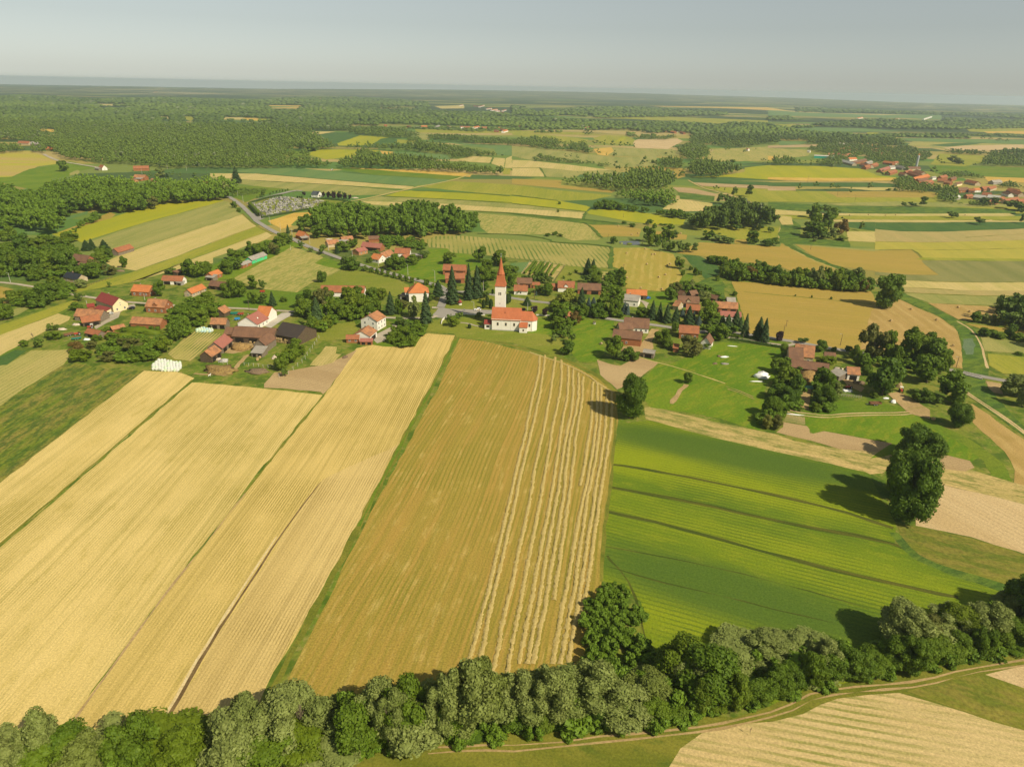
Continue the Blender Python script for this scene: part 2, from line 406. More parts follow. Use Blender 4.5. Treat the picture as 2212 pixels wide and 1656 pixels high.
corn = field_mat('row_crop', (.34, .29, .085), (.25, .245, .055), wang('V4', 500, 340, 720, 600), patch=(.01, .02), rows=4.0, rowc=(.11, .16, .025), rowamt=.95, rowbreak=1.0)
hay = field_mat('hay_field', (.33, .255, .045), (.29, .25, .04), wang('V4', 1300, 840, 1350, 480), patch=(.006, .05), c3=(.42, .31, .08), c3amt=.6, rows=7, rowc=(.44, .33, .09), rowamt=.5, rowbreak=1.0, warp=12)
hayR = field_mat('cut_hay_field', (.36, .25, .052), (.31, .235, .042), AR, patch=(.004, .06), c3=(.42, .30, .085), c3amt=.5, streak=.45, rows=6, rowc=(.27, .2, .04), rowamt=.3, rowbreak=1.0)
hayC = field_mat('curved_hay_field', (.38, .255, .085), (.33, .225, .065), wang('V6', 560, 300, 1180, 780), patch=(.004, .09), rows=8, rowc=(.46, .33, .12), rowamt=.5, rowbreak=1.0, c3=(.28, .19, .05), c3amt=.4, warp=14)
dgreen = field_mat('potato_crop', (.045, .105, .020), (.065, .125, .024), wang('V4', 1900, 480, 2100, 700), patch=(.02, .06), c3=(.15, .17, .05), c3amt=.4, grain=.7)
bluegreen = field_mat('young_maize', (.10, .18, .05), (.13, .20, .055), AV, patch=(.004, .04), c3=(.18, .22, .05), c3amt=.4)
rgreen = field_mat('rush_green', (.085, .155, .018), (.13, .18, .02), .4, patch=(.03, .05), c3=(.045, .09, .015), c3amt=.8, c3th=.5, gamt=.35)
sage = field_mat('reed_bed', (.10, .15, .075), (.13, .18, .09), .4, patch=(.1, .1), gamt=.35)
asph = field_mat('asphalt', (.30, .275, .235), (.26, .24, .205), .3, patch=(.05, .05), grain=1.0, gamt=.08, bump=.05)
gravel = field_mat('gravel', (.42, .36, .27), (.35, .30, .22), .3, patch=(.08, .08), grain=1.5, gamt=.15)
dirt = field_mat('dirt', (.40, .28, .13), (.33, .23, .10), .3, patch=(.08, .08), c3=(.20, .19, .04), c3amt=.4, grain=1.1)
conc = field_mat('concrete', (.46, .42, .35), (.40, .36, .30), .3, patch=(.1, .1), gamt=.1)
bank = field_mat('bank_grass', (.125, .14, .014), (.19, .18, .024), AG, patch=(.03, .08), c3=(.07, .11, .012), c3amt=.6, gamt=.3)

# --- foreground
field('fallow_field', weedy, 'B1', '-400,900 0,590 260,420 480,270 600,215 860,262 1000,282 1245,285 940,560 520,860 0,1270 -400,1580')
field('crop_field', cropt, 'B1', '-400,500 0,238 60,235 270,112 600,103 590,180 550,232 370,340 160,470 0,590 -400,900')
field('crop_field', dgreen, 'B1', '-300,380 0,165 130,105 235,112 60,235 0,240 -300,460')
field('grass_verge', lawn2, 'B1', '-300,300 0,120 110,60 180,80 130,105 0,165 -300,380')
field('wheat_field', tanA, 'B1', '1245,286 1530,296 1680,350 200,1620 -20,1800 |F -300,1460 -300,1250 0,1043')
field('wheat_field', tanA, 'F', '415,826 430,826 560,838 697,853 600,970 540,1042 350,1290 128,1590 60,1700 -500,1800 -400,1440 0,1182')
field('wheat_field', tanB, 'F', '700,856 770,752 925,720 983,724 935,830 862,960 772,1130 662,1330 567,1500 470,1690 60,1700 128,1592 350,1292 540,1050')
field('wheat_field', tanD, 'F', '697,1036 862,958 772,1130 662,1330 567,1500 470,1690 300,1700 366,1548 540,1265 640,1112', jit=.8)
strip('grass_balk', bank, 'F', '415,820 210,995 0,1176 -200,1350', .85, .3)
strip('grass_balk', bank, 'F', '697,856 640,925 590,985 530,1065', .6, .3)
strip('grass_balk', dirt, 'F', '530,1065 450,1165 350,1292 230,1455 120,1610', .4, .3)
strip('drain_furrow', field_mat('furrow_shaded_earth', (.12, .075, .03), (.18, .12, .05), A2, patch=(.2, .5)), 'F', '693,1040 655,1090 600,1165 540,1258 450,1395 360,1552', .35, .15, w2=1.1)  # flat strip of soil; the ditch's shade is put into its dark colour
strip('furrow_bank', field_mat('furrow_pale_strip', (.62, .50, .27), (.55, .42, .2), A2, patch=(.2, .5)), 'F', '598,1158 536,1252 446,1390 354,1550', .5, .2, w2=1.0)  # flat strip, paler than the field, along the furrow
field('mown_field', mown, 'F', '992,730 1060,740 1170,768 1230,785 1290,815 1330,850 1335,905 1328,960 1310,1110 1300,1250 1290,1440 1230,1600 800,1640 520,1690 590,1540 690,1330 790,1130 880,960 950,830')
strip('grass_balk', bank, 'F', '986,727 936,832 866,960 780,1130 672,1330 580,1502 490,1680', 1.9, .7)
strip('grass_balk', lawn2, 'F', '984,735 934,836 862,966 776,1136', 1.0, .5)
strip('grass_balk', bank, 'F', '1050,732 1170,762 1235,782 1295,812 1332,848', 2.5, .6)
field('cereal_field', cropg, 'F', '1335,915 1400,908 1640,948 1880,1022 1895,1060 1935,1130 1932,1175 1960,1185 2020,1215 2140,1252 2230,1290 2230,1420 1900,1500 1500,1540 1400,1480 1385,1300 1340,1262 1300,1255 1305,1130 1325,1000')
for s_, ww in (('1325,1003 1420,1018 1560,1045 1700,1075 1800,1098 1930,1140', 1.7), ('1322,1052 1500,1085 1700,1130 1900,1165 2000,1200 2140,1255', 2.1), ('1312,1105 1450,1135 1600,1178 1750,1218 1900,1255 2070,1290', 1.9), ('1305,1180 1500,1215 1700,1262 1880,1315', .5), ('1310,1222 1400,1250 1550,1285 1800,1345', .5), ('1310,1200 1350,1240 1380,1310 1400,1400', .7)):
    strip('crop_balk', dgap, 'F', s_, ww, .35)
strip('grass_balk', bank, 'F', '1331,905 1325,1000 1306,1130 1298,1255', 1.2, .4)
field('stubble_strip', tanstrip, 'B4', '-1500,0 |F 1395,905 1392,880 1410,878 |B4 0,925 400,1005 700,1065 900,1140 1400,1230 1960,1275 2050,1400 |F 1905,1022 1880,1024 |B4 1680,1480 1300,1390 700,1260 0,1100'.replace('-1500,0 ', ''))
field('bare_plot', soil, 'B4', '705,1045 780,985 780,930 1070,980 1072,1050 1110,1060 1230,1032 1600,1100 1985,1168 1965,1275 1400,1228 1100,1140 900,1095')
field('garden_plot', field_mat('vegetable_rows', (.36, .27, .12), (.24, .22, .07), AG, rows=1.1, rowc=(.08, .13, .03), rowamt=.8, patch=(.05, .2)), 'B4', '820,848 1020,878 1022,962 788,922')
field('meadow', lawn, 'B3', '1290,445 1500,262 2171,420 |F 1640,800 1652,850 1640,930 1560,905 1480,890 1405,880 1385,850', jit=.6)
field('meadow', lawn, 'F', '1500,765 1560,738 1690,750 1725,765 1690,800 1655,830 1650,870 1640,930 1600,860 1500,800 1440,790')
field('meadow', lawn, 'B4', '780,790 1000,830 1200,850 1500,830 2208,840 |F 1985,898 2060,945 2125,985 2090,1003 2030,975 1940,978 1880,990 |B4 1985,1165 1230,1030 1110,1060 1030,960 1020,878')
field('meadow', lawn2, 'B4', '1150,780 1400,690 1850,720 2100,770 2160,800 2050,835 1500,845 1250,870 1150,850')
strip('grass_verge', lawn2, 'F', '2010,915 2090,955 2140,990 2160,1020 2165,1050', 7, 1)
field('hay_field', hayC, 'F', '2095,905 2080,880 2100,872 2235,965 2300,1000 2300,1080 2190,1048 2192,1015 2170,975', jit=.6)
field('stubble_field', tanstrip, 'F', '2008,1008 2100,1015 2165,1035 2212,1048 2300,1075 2300,1110 2022,1043')
field('bare_field', soilp, 'F', '2022,1043 2300,1108 2300,1225 2100,1160 1978,1135 1990,1080')
field('bare_plot', soil, 'F', '2010,975 2095,995 2105,1010 2085,1018 2010,1008')
field('weedy_meadow', weedy2, 'F', '1937,1130 1978,1137 2100,1162 2300,1228 2300,1300 2140,1257 2030,1222 1950,1180')
strip('grass_verge', rgreen, 'F', '1930,1150 1960,1195 2040,1228 2140,1262 2240,1290', 3.5, 1)
field('track_meadow', bank, 'B7', '-400,900 500,760 1000,760 1600,700 2212,640 |B5 350,1300 700,1330 1100,1180 1700,1060 2212,1000 2500,960 2500,1500 2212,1420 1100,1300 500,1500 300,2100 |B7 -400,1500')
field('sprouting_field', soilc, 'B5', '360,1587 420,1490 545,1400 760,1360 900,1350 1060,1310 1150,1262 1240,1230 1400,1210 1560,1200 1700,1240 1900,1300 2212,1395 2700,1520 2700,2300 200,2300')
field('bare_field', soilp, 'B5', '2010,1105 2212,1060 2500,1020 2500,1270 2212,1175')
field('weedy_meadow', weedy2, 'B5', '1600,1190 1900,1120 2010,1110 2212,1180 2500,1275 2600,1450 2212,1390 1900,1295')
for dx in (-14, 14):
    strip('dirt_track', dirt, 'B5', ' '.join('%d,%d' % (x + dx * .2, y + dx) for x, y in ((2400, 1010), (2212, 1045), (1900, 1090), (1700, 1150), (1400, 1175), (1150, 1200), (950, 1300), (700, 1360), (450, 1400), (100, 1435), (-300, 1480), (-900, 1500))), .45, .3)
# --- village west
field('barley_field', yel, 'T1', '446,1376 704,1446 1252,1274 1600,1180 1940,1086 1880,1075 1430,1105 1130,1180 960,1235')
field('stubble_field', hayR, 'T1', '446,1376 700,1290 950,1185 1000,1205 960,1240')
field('stubble_field', gtan, 'V1', '950,335 1600,112 2030,0 |T1 1940,1088 2010,1110 2055,1190 |V2 740,20 0,265 |V1 1700,340 1450,415 1250,440')
field('wheat_field', pale, 'V1', '1160,550 1300,480 1700,340 2208,178 |V2 740,22 900,150 600,252 0,492 |V1 1500,642 1250,602')
field('barley_field', yel2, 'V2', '900,152 1015,212 0,582 |V1 1500,762 1100,835 830,882 800,840 1230,722 1500,648 1932,495')
field('stubble_field', pale, 'V2', '1015,215 1085,245 1000,300 420,500 420,560 100,600 0,655 |V1 1900,645 1420,778 1520,760 |V2 0,585')
strip('grass_verge', bank, 'V2', '740,10 900,150 1080,245', 2.5)
field('barley_field', yel2, 'V1', '860,950 860,990 640,1112 0,1352 -400,1500 -400,1380 0,1245')
field('stubble_field', pale, 'V1', '640,1114 780,1150 760,1190 500,1310 330,1400 0,1580 -300,1720 -500,1500 0,1354')
field('stubble_field', gtan, 'V1', '330,1002 340,1050 200,1130 0,1200 0,1245 -300,1330 -300,1200 100,1090')
field('stubble_field', hayR, 'V1', '-300,790 0,815 145,850 105,1005 60,1010 -300,960')
field('hill_field', field_mat('hill_crop', (.36, .33, .03), (.40, .29, .09), .1, patch=(.004, .02), c3=(.20, .24, .03), c3amt=.4), 'T1', '-400,690 0,672 250,655 510,745 490,770 330,790 180,860 100,880 0,885 -400,900')
field('hill_meadow', lawn, 'T1', '-400,900 0,885 100,880 250,815 500,768 600,745 830,800 690,830 670,860 450,900 340,1005 0,930 -400,930')
field('hill_field', gtan, 'T1', '600,850 670,820 690,830 670,862 600,870')
field('meadow', bluegreen, 'V1', '230,230 800,30 980,-20 960,20 600,130 380,240')
field('meadow', lawn, 'V2', '450,560 760,420 1000,300 1330,330 1440,400 1290,380 640,730 600,735 420,740 300,760 200,700', jit=.6)
field('mixed_field', gtan2, 'V2', '640,730 1290,375 1440,425 1600,470 1640,500 1540,560 1700,600 1830,630 1700,700 1500,780 1345,882 1000,850 800,795', jit=.8)
field('meadow', lawn, 'V2', '1540,560 1650,495 1830,560 1860,620 1700,605', jit=.6)
field('meadow', olive, 'V2', '1700,705 1850,635 2208,650 |V3 300,660 500,740 650,800 640,880 500,930 250,870 -100,850 |V2 1500,780')
field('meadow', lawn2, 'V2', '450,1000 800,860 1000,850 1345,882 1500,850 1400,1000 1330,1075 620,1045 450,1020', jit=.6)
field('meadow', lawn, 'V3', '855,400 1080,398 1115,440 1360,465 1600,560 1400,620 1040,770 880,770 510,665 600,600 750,520 880,440', jit=.6)
field('orchard_ground', lawn2, 'V3', '380,1300 540,1150 720,1200 880,1200 860,1290 800,1340 720,1480 380,1480 250,1460')
field('garden', olive, 'V2', '1500,1260 1980,1200 2020,1300 1900,1400 1480,1420')
field('garden', soil, 'B2', '70,400 160,300 200,300 600,235 880,100 870,110 720,320 640,430 580,490 560,470 250,440 70,435')
field('vegetable_plot', field_mat('vegetable_beds', (.46, .36, .13), (.36, .30, .09), wang('B2', 480, 240, 620, 90), rows=1.5, rowc=(.13, .17, .03), rowamt=.7, patch=(.05, .2)), 'B2', '465,240 600,75 700,80 690,140 740,145 670,215 560,245')
field('vegetable_plot', field_mat('potato_rows', (.44, .34, .12), (.34, .30, .08), wang('V2', 80, 1600, 400, 1330), rows=1.9, rowc=(.055, .12, .014), rowamt=1.0, patch=(.03, .1), rowbreak=1.0), 'V2', '-80,1560 180,1310 500,1335 510,1370 170,1640 0,1620')
field('farm_yard', dirt, 'V2', '560,1440 800,1400 940,1400 880,1500 640,1560 500,1540')
# --- north of the church
field('row_crop_field', corn, 'V3', '850,300 960,260 1250,258 2208,332 |V4 955,388 930,612 600,605 400,575 0,525 |V3 2208,530 1800,505 1500,472 1110,442 1080,400 870,382')
field('maize_field', gtan2, 'V3', '1405,10 2208,72 |V4 0,52 660,112 840,270 820,302 520,312 330,242 0,242 |V3 2208,240 1530,240 1440,165')
field('hay_field', hayR, 'V4', '672,108 1280,180 1262,270 1000,262 862,272 700,150')
field('hay_field', hayR, 'V4', '1420,200 1640,225 1790,250 1780,300 1640,300 1400,270')
field('hay_field', hay, 'V4', '980,392 1330,388 1640,460 1680,600 1735,700 1720,762 1600,790 1560,872 1360,862 1110,832 1090,640 970,600')
field('potato_field', dgreen, 'V4', '1735,470 1900,470 2150,600 2120,700 1990,732 1900,640')
field('meadow', lawn, 'V4', '1350,880 1560,875 1620,1000 1500,1040 1350,1000 1260,960', jit=.6)
field('meadow', lawn2, 'V4', '1730,720 1800,670 1860,700 1830,760 1760,830 1650,820')
field('meadow', rgreen, 'V4', '1990,735 2150,720 2208,800 2208,1000 1950,900 1850,800')
field('meadow', lawn, 'V4', '480,1340 600,1180 980,1200 1000,1290 850,1420 880,1560 780,1650 600,1650 480,1500', jit=.6)
field('meadow', lawn, 'V3', '1970,1180 2208,1160 |V4 320,1180 340,1350 0,1350 |V3 1970,1345', jit=.6)
field('church_lawn', olive, 'V3', '840,1310 900,1190 1000,1180 1060,1170 1230,1160 1470,1160 1480,1290 2208,1350 |V4 250,1360 480,1440 500,1560 200,1600 |V3 2208,1560 1800,1440 1180,1380 1150,1340')
field('church_lawn', olive, 'V3', '1060,960 1250,950 1400,890 1900,950 2208,1020 |V4 280,1060 250,1110 |V3 2050,1110 1560,1075 1060,1065')
field('bare_plot', soil, 'B3', '865,225 1000,270 1100,290 1280,200 1490,260 1290,430 1070,530 900,380')
field('bare_plot', dirt, 'V4', '1280,1450 1400,1280 1480,1290 1400,1420 1420,1500 1200,1640 1050,1620 1080,1480')
field('orchard_ground', olive, 'V4', '440,590 630,600 600,730 640,770 330,765')
field('vineyard_ground', tanstrip, 'V3', '1890,670 1985,545 2208,560 |V4 430,590 310,760 200,720 |V3 2100,740')
field('garden', bluegreen, 'V3', '1770,560 1980,545 1890,660 1760,650')
field('plot', cropt, 'V4', '850,655 985,655 930,790 860,760')
# --- east
field('cut_field', hayR, 'V5', '350,762 550,770 1200,830 1880,870 2000,1060 2050,1200 1760,1560 1380,1485 1080,1425 750,1365 545,1335 500,1200 430,1000 395,880')
strip('grass_balk', bank, 'V5', '480,875 900,915 1300,950 1600,985 1900,1010', 1.6, .6)
field('hay_field', hayC, 'V6', '250,250 520,110 700,200 1000,330 1200,480 1250,700 1255,895 1130,880 800,760 120,680')
field('cut_field', hayR, 'V5', '-250,450 0,330 380,350 880,380 900,340 1000,392 1400,572 1490,620 1430,662 1180,640 1010,650 900,600 600,560 280,520 100,490')
field('cut_field', gtan, 'V5', '1050,350 1640,392 2208,422 2208,440 1720,420')
field('cut_field', hayR, 'V5', '1045,352 1720,410 1932,430 |K5 0,680 540,665 680,800 830,960 950,1040 500,1035 0,990 |V5 1932,645 1500,592 1250,480')
field('cut_field', gtan, 'V6', '500,0 900,15 1932,60 |F 2350,650 |V6 1932,105 900,60 600,55')
field('cut_field', gtan, 'V6', '620,60 1932,108 1700,200 900,175 640,80')
field('cut_field', hayC, 'V6', '870,172 1650,215 1640,330 1400,370 1200,350')
field('cut_field', hayR, 'V6', '1270,395 1500,420 1932,470 1932,510 1500,470')
field('cut_field', gtan, 'V6', '1440,530 1932,610 |F 2300,770 |V6 1932,730 1500,700')
field('barley_field', yel2, 'V6', '1530,730 1932,770 |F 2330,800 2330,860 |V6 1932,960 1700,950 1545,860')
field('hay_field', dirt, 'V6', '1510,1030 1680,1060 1700,1180 1540,1150')
field('bank', rgreen, 'V6', '520,30 560,40 900,200 1150,330 1400,480 1480,640 1530,860 1540,980 1270,930 1250,880 1245,600 1180,440 1000,320 700,190 500,100')
field('reed_bed', sage, 'V6', '1260,570 1370,560 1400,640 1370,740 1290,740 1250,660', jit=.8)
field('bank', rgreen, 'V6', '1130,930 1270,950 1500,1010 1530,1100 1750,1350 1932,1530 |F 2330,960 2330,1020 |V6 1932,1640 1500,1330 1260,1150 1130,1020')
for dx in (0, 22):
    strip('dirt_track', soilp, 'V6', ' '.join('%d,%d' % (x + dx, y - dx * .3) for x, y in ((1250, 1140), (1400, 1240), (1600, 1370), (1800, 1510), (1960, 1630), (2200, 1800))), .9, .2)
strip('dirt_track', soilp, 'V6', '1190,370 1330,450 1400,530 1470,650 1490,780 1530,890', 1.2, .3)
strip('dirt_track', pale, 'V5', '890,150 870,230 880,310 960,370 1130,470 1350,570 1500,620', 1.0, .3)
strip('ditch', rgreen, 'V5', '880,20 980,80 990,160 930,260 940,320 1000,380 1180,470 1400,565 1530,610 1700,660 |V6 200,-40 420,0 520,40', 7, 1.2)
strip('ditch', field_mat('ditch_weeds', (.04, .08, .012), (.07, .11, .016), .4, patch=(.1, .1)), 'V5', '985,80 985,160 925,260 935,320 995,375 1180,465 1400,560 1530,605', 2.2, .5)
field('bank_meadow', rgreen, 'V5', '870,20 980,60 1110,140 1100,260 1240,290 1640,320 1660,385 1050,345 960,360 880,330 860,240 900,130')
field('wet_meadow', yel2, 'V5', '20,170 300,180 480,140 870,170 860,230 840,290 400,300 100,260')
field('cut_field', hayR, 'V5', '380,300 520,300 520,355 380,345')
field('dark_crop', dgreen, 'V5', '1590,100 1940,107 1940,205 1800,190 1620,160')
field('cut_field', pale, 'V5', '1620,210 1940,212 1940,330 1640,315')
ggr = field_mat('thin_grey_green_crop', (.17, .175, .05), (.23, .215, .07), AV, patch=(.003, .05), c3=(.13, .15, .035), c3amt=.5)
oly = field_mat('olive_barley', (.38, .32, .05), (.33, .30, .045), AV, patch=(.003, .06), c3=(.26, .25, .03), c3amt=.5, streak=.3)
bro = field_mat('brownish_stubble', (.36, .28, .10), (.30, .26, .085), AV, patch=(.003, .06), c3=(.42, .33, .13), c3amt=.6, streak=.3)
for n5, m5, s5 in (('crop_field', yel2, '0,30 2400,15 2400,128 0,132'), ('stubble_field', pale, '0,135 1480,128 1980,124 2090,160 1500,192 1480,168 0,168'), ('crop_field', yel2, '0,166 1480,170 1500,195 2400,185 2400,228 0,236'), ('stubble_field', pale, '0,232 600,236 1740,220 1740,242 1000,263 0,259'),
                   ('dark_crop', dgreen, '0,262 1000,266 1740,242 2400,248 2400,340 1500,372 1000,396 400,392 160,385 0,350'), ('stubble_field', bro, '0,362 400,394 1000,398 2400,345 2400,512 1600,540 760,556 0,541'), ('barley_field', oly, '0,545 760,558 1600,543 2400,510 2400,802 1640,800 700,781 660,722 540,662 0,665'),
                   ('grass_verge', yel2, '700,782 2400,800 2400,832 1640,832 800,823 600,806'), ('thin_crop_field', ggr, '690,830 850,825 1640,835 2400,832 2400,1146 1600,1150 1000,1141 500,1121 260,1102 240,1045 0,1042 0,992 500,1036 950,1042 840,960'),
                   ('wheat_field', pale, '260,1104 500,1123 1000,1143 1600,1153 2400,1147 2400,1275 1600,1275 1170,1262 700,1230 290,1216'), ('stubble_field', bro, '290,1219 700,1233 1170,1265 2400,1278 2400,1345 1600,1350 800,1320 450,1298')):
    field(n5, m5, 'K5', s5)
for s_ in ('290,1217 700,1231 1170,1264', '450,1298 800,1318 1600,1351 2300,1352', '60,664 540,662 1100,670 2300,640', '500,1121 1000,1141 1600,1151 2300,1146', '0,133 1000,130 1500,126', '1340,484 1700,458 2212,434', '540,662 640,712 700,782', '0,235 600,234 1700,222'):
    strip('grass_balk', bank, 'K5', s_, 1.6, .7)
field('cut_field', hayC, 'V6', '870,172 1650,215 1640,330 1400,370 1200,350')
